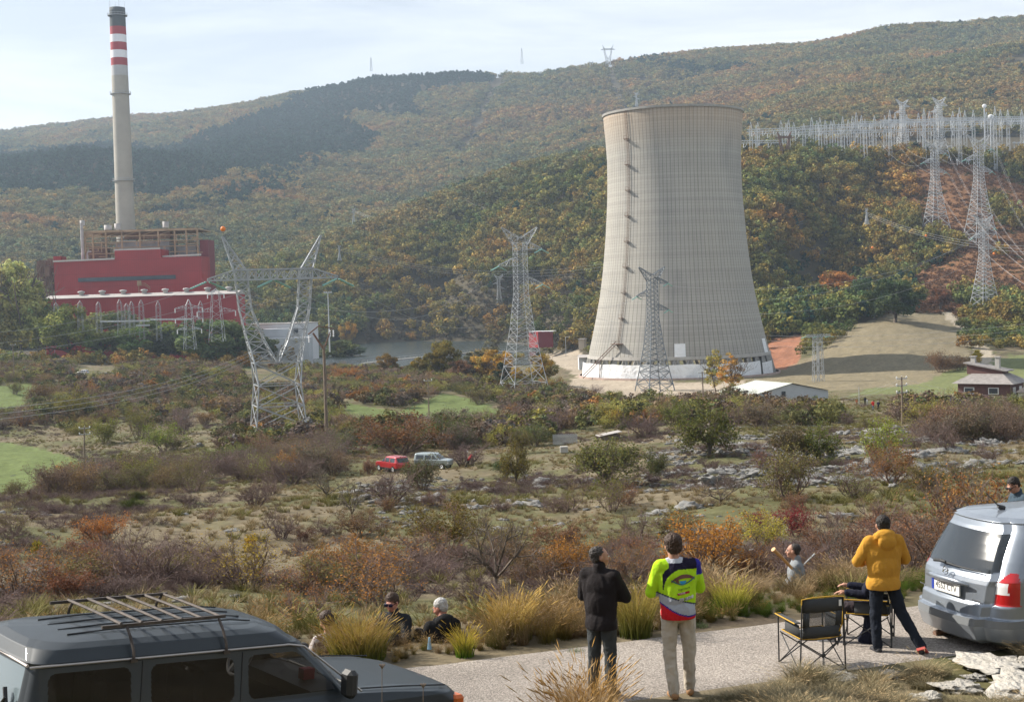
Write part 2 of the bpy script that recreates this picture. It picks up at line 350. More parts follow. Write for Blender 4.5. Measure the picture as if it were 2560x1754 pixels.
def zone(*polys):
    r = np.zeros(XG.shape, bool)
    wx = PXG+fbm(XG/6, YG/6, 41, 3)*10; wy = PYG+fbm(XG/6, YG/6, 47, 3)*5
    for p in polys: r |= inpoly(wx, wy, p)
    return r
G1 = [[(-500,960),(0,965),(60,955),(110,972),(70,1030),(0,1045),(-500,1050)], [(-600,1090),(0,1105),(100,1120),(200,1150),(290,1190),(120,1232),(-600,1245)],
      [(870,1008),(1000,1030),(1110,980),(1200,1005),(1300,1048),(1230,1052),(1100,1078),(900,1078),(855,1040)], [(560,905),(620,900),(640,925),(560,925)]]
G2 = [[(2120,990),(2260,935),(2400,915),(2560,885),(3300,820),(3300,1000),(2560,1000),(2400,990),(2250,985)]]
DF = [[(1800,975),(1900,925),(2040,885),(2160,805),(2260,780),(2390,790),(2430,835),(2420,905),(2300,960),(2120,975),(1950,990)]]
RS = [[(1918,852),(2010,836),(2004,885),(1985,912),(1930,932),(1905,900)]]
SA = [[(1360,888),(1450,872),(1480,948),(1760,958),(1860,950),(1900,1000),(1700,1016),(1540,1012),(1400,985),(1440,940)], [(2280,990),(2440,985),(2330,1030),(2290,1020)]]
green = zone(*G1); green2 = zone(*G2); dry = zone(*DF); track = zone([(2352,780),(2378,782),(2440,832),(2482,882),(2480,925),(2456,958),(2436,956),(2452,905),(2434,868),(2388,815)]); soil = zone(*RS); sand = zone(*SA)
far = DG > 640
C = np.empty(XG.shape+(3,))
n = fbm(XG/9, YG/9, 61, 5)[..., None]; n_ = fbm(XG/2.2, YG/2.2, 67, 4)[..., None]
a = np.array([.165, .135, .088]); b = np.array([.108, .105, .050]); e = np.array([.085, .066, .048])
C[:] = a
k = sst(-.28, .15, n+.4*n_); C = C*(1-k)+b*k
k = sst(.25, .6, n_+.3*fbm(XG/30, YG/30, 77, 3)[..., None]); C = C*(1-k)+e*k
C[far] = (.075, .064, .042)
C[(PXG > 2230) & (DG > 700) & (DG < 1000)] = (.16, .085, .045)
C[green] = (.115, .145, .05)*(1+.25*n_[green]); C[green2] = (.15, .165, .07)*(1+.2*n_[green2])
C[dry] = (.20, .168, .108); C[dry] *= (1+.25*n_[dry]); C[soil] = (.27, .125, .075); C[soil] *= (1+.4*n_[soil]); C[sand] = (.37, .31, .24); C[sand] *= (1+.2*n[sand]); C[track] = (.36, .31, .24)
C[(_ss < -ROADW) & (DG < 30)] *= np.array([1.05, 1, .95])
verts = np.stack([XG, YG, ZG], -1).reshape(-1, 3)
idx = np.arange(640*NU).reshape(640, NU)
Fq = np.stack([idx[:-1, :-1], idx[:-1, 1:], idx[1:, 1:], idx[1:, :-1]], -1)
cls = np.zeros((640, NU), int); cls[far] = 5
cls[green] = 1; cls[green2] = 1; cls[dry] = 2; cls[soil] = 3; cls[sand] = 4
cls[track] = 6; cls = cls[:-1, :-1]
for k, nm in enumerate(['ground', 'green_field', 'dry_field', 'bare_soil', 'gravel_yard', 'hills', 'dirt_track']):
    f = Fq[cls == k].reshape(-1, 4)
    if not len(f): continue
    u, inv = np.unique(f, return_inverse=True)
    me = npmesh(nm, verts[u], inv.reshape(-1, 4), MAT['ground'], C.reshape(-1, 3)[u], True)
    tag(link(nm, me), kind='structure')
# the bank behind and beside the camera
bx_ = np.linspace(-160, 160, 161); by_ = np.concatenate([np.linspace(-150, -5, 50), np.linspace(-3, 44, 48)]); BX, BY = np.meshgrid(bx_, by_); bs_ = road_s(BX, BY)
BZ = np.where(BY < 13.2, ZR+3*sst(0, 1, (13.2-BY)/13.2), ZR)+np.where(BY < 0, -BY*.42, 0); BZ = np.where(bs_ > 0, np.minimum(BZ, ZR-.26*np.clip(bs_, 0, 25)), BZ); BZ = BZ+fbm(BX/7, BY/7, 31, 4)*.5*sst(2, 14, -BY)
ins_ = (np.abs(BX) < .66*BY) & (BY > 3); BZ = np.where(ins_, gz(BX, np.maximum(BY, 3.1))-1.2, BZ-.06)
bi_ = np.arange(BX.size).reshape(BX.shape); bf_ = np.stack([bi_[:-1, :-1], bi_[:-1, 1:], bi_[1:, 1:], bi_[1:, :-1]], -1).reshape(-1, 4)
bc_ = np.array([.15, .125, .08])*(1+.3*fbm(BX/5, BY/5, 33, 4)[..., None]); tag(link('ground', npmesh('ground', np.stack([BX, BY, BZ], -1).reshape(-1, 3), bf_, MAT['ground'], bc_.reshape(-1, 3), True)), kind='structure')
# lake
lk = MB(); a = [P(640, 912, 600), P(1340, 912, 600), P(1340, 912, 1010), P(640, 912, 1010)]
lk.add([(q[0], q[1], ZWATER) for q in a], [(0, 1, 2, 3)])
MAT['water'] = mat('lake_water', (.035, .05, .05), .18, bump=.35, bscale=.6, spec=.5)
tag(lk.build('water', MAT['water']), kind='structure')
# road
MAT['road'] = mat('old_asphalt', (.29, .26, .235), .95, noise=.45, nscale=38, detail=10, bump=.5, bscale=60, col2=(.46, .41, .37), spec=.2, ramp=(.3, .7), vcol=True)
rm = MB(); ts = np.linspace(-30, 45, 151); V = []; RC = []
for t in ts:
    for k in range(9):
        q_ = .86+.22*float(fbm(np.array(t*.5), np.array(k*.35), 52, 3))+.16*float(fbm(np.array(t*1.7), np.array(k*.9), 53, 2))-.14*(abs(k-4) > 3); RC.append((q_, q_*.985, q_*.96))
        s = -ROADW*k/8
        e = (fbm(np.array(t*.7), np.array(3.0+k), 5, 3)*.16+fbm(np.array(t*3.), np.array(1.0+k), 8, 2)*.07)*(k in (0, 8))
        p = RA[:2]+rdir*t+rnor*(s+e+.05); V.append((p[0], p[1], ZR+.012+.02*math.sin(math.pi*k/8)-(.06 if k in (0,8) else 0)))
rm.add(V, [(i*9+k, (i+1)*9+k, (i+1)*9+k+1, i*9+k+1) for i in range(150) for k in range(8)], np.array(RC))
tag(rm.build('road', MAT['road']), kind='structure')
# ------------------------------------------------------------------ foliage meshes
def leafballs(seed, nclump, nleaf, size, shape, spread, jag=.35, dark=.55, elong=1.0):
    """leaf sized quads gathered in clumps through a crown volume; returns V, F, C"""
    r = np.random.default_rng(seed)
    cen = []; rad = []
    for i in range(nclump):
        for _ in range(50):
            p = r.normal(size=3); p /= np.linalg.norm(p); p *= r.uniform(.25, .95)**.6
            q = shape(p)
            if q is not None: break
        cen.append(q); rad.append(r.uniform(.6, 1.3)*spread)
    cen = np.array(cen); rad = np.array(rad)
    k = r.integers(0, nclump, nleaf)
    d = r.normal(size=(nleaf, 3)); d /= np.linalg.norm(d, axis=1)[:, None]
    rr = r.uniform(.55, 1.0, nleaf)
    pos = cen[k]+d*(rad[k]*rr)[:, None]*np.array([1, 1, .8*elong])
    nor = d*.8+r.normal(size=(nleaf, 3))*.6+np.array([0, 0, .3]); nor /= np.linalg.norm(nor, axis=1)[:, None]
    a = np.cross(nor, r.normal(size=(nleaf, 3))); a /= np.linalg.norm(a, axis=1)[:, None]; b = np.cross(nor, a)
    s = size*r.uniform(.6, 1.5, nleaf)[:, None]; e = r.uniform(.5, 1, nleaf)[:, None]
    V = np.stack([pos-a*s-b*s*e, pos+a*s-b*s*e*.6, pos+a*s*.8+b*s*e, pos-a*s*.7+b*s*e], 1).reshape(-1, 3)
    F = np.arange(nleaf*4).reshape(-1, 4)
    hue = r.uniform(.65, 1.35, nclump)[k]*r.uniform(.8, 1.2, nleaf)
    w = r.normal(0, .10, nclump)[k]
    c = np.stack([hue*(1+w), hue, hue*(1-w)], 1)
    return V, F, np.repeat(c, 4, 0)
def sh_round(p): return np.array([p[0]*.5, p[1]*.5, .55+p[2]*.42]) if p[2] > -.75 else None
def sh_cone(p):
    z = (p[2]+1)/2; return np.array([p[0]*.34*(1.05-z)*1.3, p[1]*.34*(1.05-z)*1.3, .12+z*.86])
def sh_col(p): return np.array([p[0]*.2, p[1]*.2, .55+p[2]*.42])
def sh_bush(p): return np.array([p[0]*.62, p[1]*.62, .42+p[2]*.36]) if p[2] > -.7 else None
def core(V, F, C, shape, seed, k=.72, dark=.55):
    bm = bmesh.new(); bmesh.ops.create_icosphere(bm, subdivisions=2, radius=1)
    r = np.random.default_rng(seed); pts = []
    for v in bm.verts:
        p = np.array(v.co); q = shape(p*k)
        if q is None: q = shape(np.array([p[0], p[1], -.6])*k)
        pts.append(q+r.normal(size=3)*.02)
    f = [[v.index for v in q.verts] for q in bm.faces]; bm.free()
    pts = np.array(pts); return pts, f
# ------------------------------------------------------------------ forests (stuff: geometry nodes)
VAR = bpy.data.collections.new('forest_variants')
def variant(name, V, F, C, mat_):
    o = bpy.data.objects.new(name, npmesh(name, V, F, mat_, C)); VAR.objects.link(o); return o
_i = 0
for s in range(5):     # round crowns 0-4
    V, F, Cc = leafballs(100+s, 22, 520, .038, sh_round, .17); variant('va_%02d' % _i, V, F, Cc, MAT['leafi']); _i += 1
for s in range(3):     # pines 5-7
    V, F, Cc = leafballs(200+s, 26, 420, .032, sh_cone, .085); variant('va_%02d' % _i, V, F, Cc, MAT['leafi']); _i += 1
for s in range(2):     # scrub 8-9
    V, F, Cc = leafballs(300+s, 12, 260, .045, sh_bush, .19); variant('va_%02d' % _i, V, F, Cc, MAT['leafi']); _i += 1
def gn_group():
    g = bpy.data.node_groups.new('scatter', 'GeometryNodeTree')
    g.interface.new_socket('Geometry', in_out='INPUT', socket_type='NodeSocketGeometry')
    g.interface.new_socket('Geometry', in_out='OUTPUT', socket_type='NodeSocketGeometry')
    gi = g.nodes.new('NodeGroupInput'); go = g.nodes.new('NodeGroupOutput')
    ip = g.nodes.new('GeometryNodeInstanceOnPoints'); ci = g.nodes.new('GeometryNodeCollectionInfo')
    ci.inputs['Collection'].default_value = VAR; ci.inputs['Separate Children'].default_value = True; ci.inputs['Reset Children'].default_value = True
    def na(nm, t):
        q = g.nodes.new('GeometryNodeInputNamedAttribute'); q.data_type = t; q.inputs['Name'].default_value = nm; return q.outputs['Attribute']
    g.links.new(gi.outputs[0], ip.inputs['Points']); g.links.new(ci.outputs[0], ip.inputs['Instance'])
    ip.inputs['Pick Instance'].default_value = True
    g.links.new(na('idx', 'INT'), ip.inputs['Instance Index']); g.links.new(na('scl', 'FLOAT_VECTOR'), ip.inputs['Scale'])
    g.links.new(na('rot', 'FLOAT_VECTOR'), ip.inputs['Rotation']); g.links.new(ip.outputs[0], go.inputs[0])
    return g
GN = gn_group()
def scatter(name, pos, idx, scl, tint, rot=None):
    me = bpy.data.meshes.new(name); n = len(pos); me.vertices.add(n); me.vertices.foreach_set('co', np.ascontiguousarray(pos, np.float32).ravel())
    a = me.attributes.new('idx', 'INT', 'POINT'); a.data.foreach_set('value', idx.astype(np.int32))
    a = me.attributes.new('scl', 'FLOAT_VECTOR', 'POINT'); a.data.foreach_set('vector', scl.astype(np.float32).ravel())
    if rot is None: rot = np.stack([RNG.normal(0, .06, n), RNG.normal(0, .06, n), RNG.uniform(0, 6.28, n)], 1)
    a = me.attributes.new('rot', 'FLOAT_VECTOR', 'POINT'); a.data.foreach_set('vector', rot.astype(np.float32).ravel())
    a = me.attributes.new('tint', 'FLOAT_VECTOR', 'POINT'); a.data.foreach_set('vector', tint.astype(np.float32).ravel())
    o = link(name, me); md = o.modifiers.new('scatter', 'NODES'); md.node_group = GN; return o
def cand(d0, d1, sp, u0=-.5, u1=.5):
    """jittered points on a world grid inside a depth range"""
    xs = np.arange(min(u0*d0, u0*d1), u1*d1, sp); ys = np.arange(d0, d1, sp*.9); X, Y = np.meshgrid(xs, ys)
    X = (X+RNG.uniform(-.45, .45, X.shape)*sp).ravel(); Y = (Y+RNG.uniform(-.45, .45, Y.shape)*sp).ravel()
    k = (X/Y > u0) & (X/Y < u1) & (Y > d0) & (Y < d1); X = X[k]; Y = Y[k]; Z = gz(X, Y)
    px, py = proj(np.stack([X, Y, Z], 1)); return X, Y, Z, px, py
OAK = np.array([[.062,.075,.026],[.10,.095,.028],[.15,.085,.026],[.19,.105,.035],[.075,.085,.03],[.13,.10,.035],[.05,.065,.026],[.17,.12,.04]])
def oak_tint(X, Y, n, warm=0.0):
    f = .75*fbm(X/55, Y/55, 31, 4)+.5*fbm(X/190, Y/140, 37, 3)+RNG.normal(0, .14, n)+warm
    t = np.clip((f+.6)/1.2, 0, .999)
    base = np.array([[.062,.085,.035],[.080,.100,.036],[.125,.125,.042],[.165,.135,.045],[.195,.138,.045],[.225,.125,.042]])
    q = t*5; i = q.astype(int); fr = (q-i)[:, None]
    c = base[i]*(1-fr)+base[i+1]*fr
    return c*RNG.uniform(.72, 1.3, (n, 1))*np.array([1.32, 1.34, 1.15])
def pine_tint(n): return np.array([.030, .070, .046])*RNG.uniform(.75, 1.25, (n, 1))
def slopevis(X, Y, Z):
    """drop points well behind a ridge"""
    r = np.sqrt(X**2+Y**2); vis = np.ones(len(X), bool); top = Z+9
    for t in (.97, .94, .9, .86, .8, .74, .68): vis &= (top*t+4 > gz(X*t, Y*t))
    return vis
# near hill behind the tower and by the lake
X, Y, Z, px, py = cand(640, 1120, 6.6, -.45, .5)
noz = inpoly(px, py, DF[0]) | inpoly(px, py, RS[0]) | (Z < ZWATER+.4) | ((px > 2290) & (Y < 1000) & (fbm(X/40, Y/40, 55, 3) < .3) & ~((px > 2480) & (py > 370) & (fbm(X/60, Y/60, 5, 2) > 0)))
noz |= (px < 640) & (Y < 730); noz |= inpoly(px, py, [(2320,775),(2400,765),(2545,850),(2550,960),(2400,965),(2420,900),(2380,830)]); noz |= inpoly(px, py-8, [(2345,775),(2385,775),(2450,825),(2495,880),(2490,930),(2430,965),(2440,905),(2425,870),(2380,820)])                      # plant grounds
noz |= (px > 1850) & (py < 393) & (Y > 968)        # substation plateau
noz |= (Y < 700) & (px > 1250) & (px < 1900)
k = ~noz & slopevis(X, Y, Z); X, Y, Z, px, py = X[k], Y[k], Z[k], px[k], py[k]; n = len(X)
scrubz = ((px > 900) & (px < 1500) & (py > 700) & (RNG.random(n) < .75)) | ((px > 2200) & (py > 700) & (RNG.random(n) < .4))
idx = RNG.integers(0, 5, n); tint = oak_tint(X, Y, n, np.where(px > 1850, .11, .09)); h = RNG.uniform(6.5, 14.5, n)
pn = (inpoly(px, py, [(1880,830),(2000,640),(2250,700),(2330,800),(2200,830),(2000,860)]) & (RNG.random(n) < .35)) | (RNG.random(n) < .015)
idx[pn] = RNG.integers(5, 8, pn.sum()); tint[pn] = pine_tint(pn.sum())*1.1
idx[scrubz] = RNG.integers(8, 10, scrubz.sum()); h[scrubz] = RNG.uniform(3, 5, scrubz.sum())
tint[scrubz] = np.array([.115, .085, .055])*RNG.uniform(.7, 1.25, (scrubz.sum(), 1))
w = h*RNG.uniform(.85, 1.15, n); scl = np.stack([w, w, h], 1)
o = scatter('oak_forest', np.stack([X, Y, Z-1], 1), idx, scl, tint)
tag(o, 'autumn oak wood covering the slope behind the cooling tower and the lake', 'forest', kind='stuff')
# heather and low scrub on the open slope at right
X, Y, Z, px, py = cand(600, 1010, 3.4, .24, .5)
TRK = [(2352,780),(2378,782),(2440,832),(2482,882),(2480,925),(2456,958),(2436,956),(2452,905),(2434,868),(2388,815)]
k = (px > 2210) & ~inpoly(px, py, TRK) & ~inpoly(px, py, DF[0]) & (py > 385) & (py < 860) & ((py < 640) | (px > 2260)); X, Y, Z = X[k], Y[k], Z[k]; n = len(X)
tint = np.array([.165, .082, .045])*RNG.uniform(.6, 1.3, (n, 1)); g = fbm(X/14, Y/14, 8, 3) > .25; tint[g] = np.array([.085, .08, .035])*RNG.uniform(.7, 1.2, (g.sum(), 1))
h = RNG.uniform(1.0, 2.6, n); o = scatter('heather', np.stack([X, Y, Z-.2], 1), RNG.integers(8, 10, n), np.stack([h*1.7, h*1.7, h], 1), tint)
tag(o, 'russet heather scrub on the open slope under the two tall pylons', 'heather', kind='stuff')
X, Y, Z, px, py = cand(640, 1000, 3.6, -.12, .10); k = (px > 1000) & (px < 1500) & (py > 680) & (Z > ZWATER+.3); X, Y, Z = X[k], Y[k], Z[k]; n = len(X)
h = RNG.uniform(1.5, 3.6, n); o = scatter('hillside_scrub', np.stack([X, Y, Z-.3], 1), RNG.integers(8, 10, n), np.stack([h*1.5, h*1.5, h], 1), np.array([.125, .098, .068])*RNG.uniform(.6, 1.3, (n, 1))*np.where(RNG.random((n, 1)) < .3, [.8, 1.1, .7], [1, 1, 1]))
tag(o, 'grey brown scrub on the rocky slope above the lake and the small red building', 'scrub', kind='stuff')
# left middle hill and far mountain
X, Y, Z, px, py = cand(930, 3420, 10.5, -.44, .44)
sp = sst(1100, 2600, Y)
k = (RNG.random(len(X)) < 1-.35*sp) & slopevis(X, Y, Z) & ~((px > 1840) & (Y < 1330) & (py < 395))
k &= ~((Y < 1120) & (px > 640))
cut = lambda pl, w: np.min([np.hypot(px-(a[0]+t*(b[0]-a[0])), py-(a[1]+t*(b[1]-a[1]))) for a, b in zip(pl[:-1], pl[1:]) for t in np.linspace(0, 1, 24)], 0) < w
k &= ~cut([(1252, 190), (1215, 260), (1190, 330), (1150, 385)], 10) & ~cut([(1520, 155), (1545, 240), (1580, 300)], 11)
k &= ~inpoly(px, py, [(2510,150),(2560,140),(2600,150),(2600,180),(2530,170)])
X, Y, Z, px, py = X[k], Y[k], Z[k], px[k], py[k]; n = len(X)
idx = RNG.integers(0, 5, n); tint = oak_tint(X*.7, Y*.7, n, .07)*np.array([1.04, 1.02, 1.12])*.78+np.array([.045, .038, .03])  # blended toward grey: part of the distance haze is put into the tint
pyn = py+fbm(X/120, Y/120, 3, 4)*26; pxn = px+fbm(X/120, Y/120, 13, 4)*40
PZ = [[(-500,395),(0,388),(250,378),(420,370),(560,330),(700,270),(850,200),(900,165),(1290,150),(1180,215),(1060,235),(1040,290),(900,270),(850,300),(960,350),(930,395),(760,410),(560,450),(400,505),(150,490),(0,480),(-500,480)],
      [(560,480),(640,420),(800,400),(760,470),(620,520),(430,560),(380,560)]]
pn = inpoly(pxn, pyn, PZ[0]) | (inpoly(pxn, pyn, PZ[1]) & (RNG.random(n) < .6)) | (RNG.random(n) < .02)
pn |= inpoly(pxn, pyn, [(1550,150),(1640,140),(1700,180),(1850,170),(1900,190),(1700,215),(1600,180)]) & (RNG.random(n) < .7)
idx[pn] = RNG.integers(5, 8, pn.sum()); tint[pn] = pine_tint(pn.sum())
h = RNG.uniform(9, 14, n)*(1+.25*sp[k]); h[pn] *= 1.1; w = h*RNG.uniform(.9, 1.3, n)*np.where(pn, 1.15, 1.15)
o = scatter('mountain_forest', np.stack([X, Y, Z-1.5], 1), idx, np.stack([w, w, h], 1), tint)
tag(o, 'dark pine stands and rusty oak wood covering the far mountain', 'forest', kind='stuff')
# ------------------------------------------------------------------ haze
hz = MB(); hz.box((0, 1800, 180), (3800, 3980, 520))
MH = bpy.data.materials.new('haze_air'); MH.use_nodes = True; MH.node_tree.nodes.clear()
pv = N(MH.node_tree, "ShaderNodeVolumePrincipled", i_Density=1.0e-4, i_Anisotropy=.3); pv.inputs['Color'].default_value = (.66, .81, 1, 1)
mo = N(MH.node_tree, 'ShaderNodeOutputMaterial'); MH.node_tree.links.new(pv.outputs[0], mo.inputs['Volume'])
ho = hz.build('haze', MH); tag(ho, 'pale blue autumn haze over the valley and the far hills', 'haze', kind='stuff')
# ------------------------------------------------------------------ cooling tower
def nd(t, ty, **k): return N(t, ty, **k)
def shell_mat():
    m = bpy.data.materials.new('tower_concrete'); m.use_nodes = True; t = m.node_tree; L = t.links.new; b = t.nodes['Principled BSDF']
    b.inputs['Roughness'].default_value = .95; b.inputs['Specular IOR Level'].default_value = .15
    tc = nd(t, 'ShaderNodeTexCoord'); sx = nd(t, 'ShaderNodeSeparateXYZ'); L(tc.outputs['Object'], sx.inputs[0])
    at = nd(t, 'ShaderNodeMath', operation='ARCTAN2'); L(sx.outputs[1], at.inputs[0]); L(sx.outputs[0], at.inputs[1])
    def line(src, mulv, width):
        a = nd(t, 'ShaderNodeMath', operation='MULTIPLY'); a.inputs[1].default_value = mulv; L(src, a.inputs[0])
        f = nd(t, 'ShaderNodeMath', operation='FRACT'); L(a.outputs[0], f.inputs[0])
        c = nd(t, 'ShaderNodeMath', operation='LESS_THAN'); c.inputs[1].default_value = width; L(f.outputs[0], c.inputs[0]); return c.outputs[0], a.outputs[0]
    v, _ = line(at.outputs[0], 112/math.tau, .17); h, hz_ = line(sx.outputs[2], 1/1.02, .17)  # v: shadows of the ribs put into the colour as dark vertical lines
    # per lift tone (pours): floor of z
    fl = nd(t, 'ShaderNodeMath', operation='FLOOR'); L(hz_, fl.inputs[0]); wn = nd(t, 'ShaderNodeTexWhiteNoise', noise_dimensions='1D'); L(fl.outputs[0], wn.inputs['W'])
    n1 = nd(t, 'ShaderNodeTexNoise', i_Scale=.05, i_Detail=5.0); mp = nd(t, 'ShaderNodeMapping'); mp.inputs['Scale'].default_value = (1, 1, .35)
    L(tc.outputs['Object'], mp.inputs[0]); L(mp.outputs[0], n1.inputs[0])
    cx = nd(t, 'ShaderNodeCombineXYZ'); a20 = nd(t, 'ShaderNodeMath', operation='MULTIPLY'); a20.inputs[1].default_value = 22; L(at.outputs[0], a20.inputs[0])
    z20 = nd(t, 'ShaderNodeMath', operation='MULTIPLY'); z20.inputs[1].default_value = .045; L(sx.outputs[2], z20.inputs[0]); L(a20.outputs[0], cx.inputs[0]); L(z20.outputs[0], cx.inputs[1])
    n2 = nd(t, 'ShaderNodeTexNoise', i_Scale=1.0, i_Detail=6.0, i_Roughness=.7); L(cx.outputs[0], n2.inputs[0])
    r = nd(t, 'ShaderNodeValToRGB'); e = r.color_ramp.elements; e[0].position = .30; e[0].color = (.24, .235, .225, 1); e[1].position = .66; e[1].color = (.54, .51, .45, 1)
    mxx = nd(t, 'ShaderNodeMath', operation='ADD'); L(n1.outputs[0], mxx.inputs[0]); L(n2.outputs[0], mxx.inputs[1]); hf = nd(t, 'ShaderNodeMath', operation='MULTIPLY'); hf.inputs[1].default_value = .5
    L(mxx.outputs[0], hf.inputs[0]); L(hf.outputs[0], r.inputs[0])
    # warm rust wash near the rim
    mr = nd(t, 'ShaderNodeMapRange'); mr.inputs[1].default_value = 82; mr.inputs[2].default_value = 96; L(sx.outputs[2], mr.inputs[0])
    w0 = nd(t, 'ShaderNodeMath', operation='MULTIPLY'); L(mr.outputs[0], w0.inputs[0]); L(n2.outputs[0], w0.inputs[1])
    wm = nd(t, 'ShaderNodeMix', data_type='RGBA'); wm.inputs['B'].default_value = (.50, .36, .24, 1); L(w0.outputs[0], wm.inputs['Factor']); L(r.outputs[0], wm.inputs['A'])
    cur = wm.outputs['Result']
    def dark(cur, fac, amt):
        x = nd(t, 'ShaderNodeMath', operation='MULTIPLY'); x.inputs[1].default_value = amt; L(fac, x.inputs[0])
        q = nd(t, 'ShaderNodeMix', data_type='RGBA', blend_type='MULTIPLY'); q.inputs['B'].default_value = (.3, .3, .3, 1); L(x.outputs[0], q.inputs['Factor']); L(cur, q.inputs['A']); return q.outputs['Result']
    # dark streaks, and the painted rib shadows varied by the same noise
    st = nd(t, 'ShaderNodeMath', operation='GREATER_THAN'); st.inputs[1].default_value = .50; L(n2.outputs[0], st.inputs[0])
    vv = nd(t, 'ShaderNodeMath', operation='MULTIPLY'); L(v, vv.inputs[0]); L(n2.outputs[0], vv.inputs[1])
    n3 = nd(t, 'ShaderNodeTexNoise', i_Scale=.22, i_Detail=4.0); L(tc.outputs['Object'], n3.inputs[0]); hh = nd(t, 'ShaderNodeMath', operation='MULTIPLY'); L(h, hh.inputs[0]); L(n3.outputs[0], hh.inputs[1])
    sm = nd(t, 'ShaderNodeMapRange'); sm.inputs[1].default_value = .50; sm.inputs[2].default_value = .72; L(n2.outputs[0], sm.inputs[0]); sp_ = nd(t, 'ShaderNodeMapRange'); sp_.inputs[1].default_value = .48; sp_.inputs[2].default_value = .62; L(n1.outputs[0], sp_.inputs[0])
    cur = dark(cur, vv.outputs[0], 1.0); cur = dark(cur, hh.outputs[0], .36); cur = dark(cur, wn.outputs[0], .18); cur = dark(cur, sm.outputs[0], .42); cur = dark(cur, sp_.outputs[0], .22)
    L(cur, b.inputs['Base Color']); return m
MAT['dconc'] = mat('weathered_concrete', (.27, .26, .24), .9, noise=.2, nscale=.6)
xt, yt = pu(1690, 533); xt = P(1696, 889, 533)[0]; ZB = P(1690, 950, 497)[2]
tw = empty('cooling_tower', (xt, yt, ZB), 0, 'tall pale concrete cooling tower with white sheeting round its foot', 'cooling tower')
zz = [6.7, 10, 15, 22, 30, 38, 45, 52, 60, 66, 72, 80, 88, 93, 96.4]; rr = [33.9, 33.2, 32.0, 30.4, 28.8, 27.6, 26.8, 26.1, 25.5, 25.1, 24.9, 24.8, 25.2, 25.6, 25.8]
pr = [(float(np.interp(z, zz, rr)), z) for z in np.linspace(6.7, 96.4, 70)]
pr = pr+[(r-.35, z) for r, z in pr[::-1]]+[pr[0]]
MB().lathe(pr, n=224).build('shell', shell_mat(), tw, True)
MB().lathe([(25.7, 96.3), (26.25, 96.5), (26.25, 97.3), (25.4, 97.3), (25.4, 96.3)], n=128).build('rim', MAT['dconc'], tw)
MAT['dconc_'] = mat('weathered_concrete', (.33, .32, .30), .9, noise=.2, nscale=.6)
for k in range(44):
    m = MB(); a0 = math.tau*(k+.5)/44
    for s in (-1, 1):
        a1 = a0+s*math.tau/88*.82
        m.bar((35.4*math.cos(a0+s*.012), 35.4*math.sin(a0+s*.012), 0), (33.6*math.cos(a1), 33.6*math.sin(a1), 6.9), .85)
    m.build('column', MAT['dconc'], tw)
MB().lathe([(33.3, 6.9), (34.1, 6.9), (34.1, 8.0), (33.3, 8.0)], n=128).build('ring_beam', MAT['conc'], tw)
MB().lathe([(34.2, -.5), (37.6, -.5), (37.6, .7), (37.2, .7), (37.2, 0), (34.2, 0)], n=96).build('basin', mat('basin_wall', (.40, .30, .26), .9, noise=.2, nscale=.4), tw)
MAT['cloth'] = mat('white_sheeting', (.88, .89, .90), .6, bump=.5, bscale=.8, transl=.15)
def sheet(a0, a1, z0, z1f, r=36.1, name='sheeting'):
    m = MB(); n = 90; V = []
    for i in range(n+1):
        a = a0+(a1-a0)*i/n; rj = r+.10*math.sin(i*1.7)+.12*math.sin(i*.61)
        zt = z1f(i/n)
        for q in (0, .5, 1): V.append((rj*math.cos(a)*(1-.012*q), rj*math.sin(a)*(1-.012*q), z0+(zt-z0)*q))
    m.add(V, [(i*3+j, i*3+3+j, i*3+4+j, i*3+1+j) for i in range(n) for j in (0, 1)]); return m.build(name, MAT['cloth'], tw, True)
sheet(R(176), R(318), .1, lambda t: 5.7-.25*abs(math.sin(t*19))-.3*t)
sheet(R(320), R(334), .3, lambda t: 4.6+.4*t)
def onshell(px, py):
    for z in np.linspace(8, 96, 300):
        pass
def shell_pt(a, z, off=0):
    r = float(np.interp(z, zz, rr))+off; return np.array([r*math.cos(a), r*math.sin(a), z])
for (a0, a1, z0, z1) in [(R(-99), R(-92.3), 7.2, 12.6), (R(-29.5), R(-22), 7.4, 13)]:
    m = MB(); m.add([shell_pt(a0, z0, .25), shell_pt(a1, z0, .25), shell_pt(a1, z1, .25), shell_pt(a0, z1, .25)], [(0, 1, 2, 3)]); m.build('white_panel', MAT['cloth'], tw)
LA = R(-90-47); m = MB()
for dz in np.arange(12.5, 96, 1.2):
    p = shell_pt(LA, dz, .35); q = shell_pt(LA, dz+1.2, .35); tdir = np.array([-math.sin(LA), math.cos(LA), 0])
    for s in (-.45, .45): m.bar(p+tdir*s, q+tdir*s, .1)
    for s in (-.45, .45): m.bar(p+tdir*s+np.array([math.cos(LA), math.sin(LA), 0])*.55, q+tdir*s+np.array([math.cos(LA), math.sin(LA), 0])*.55, .07)
    m.bar(p-tdir*.45, p+tdir*.45, .07)
MAT['rust'] = mat('rusty_steel', (.17, .10, .07), .9, noise=.3, nscale=1)
m.build('ladder', MAT['rust'], tw)
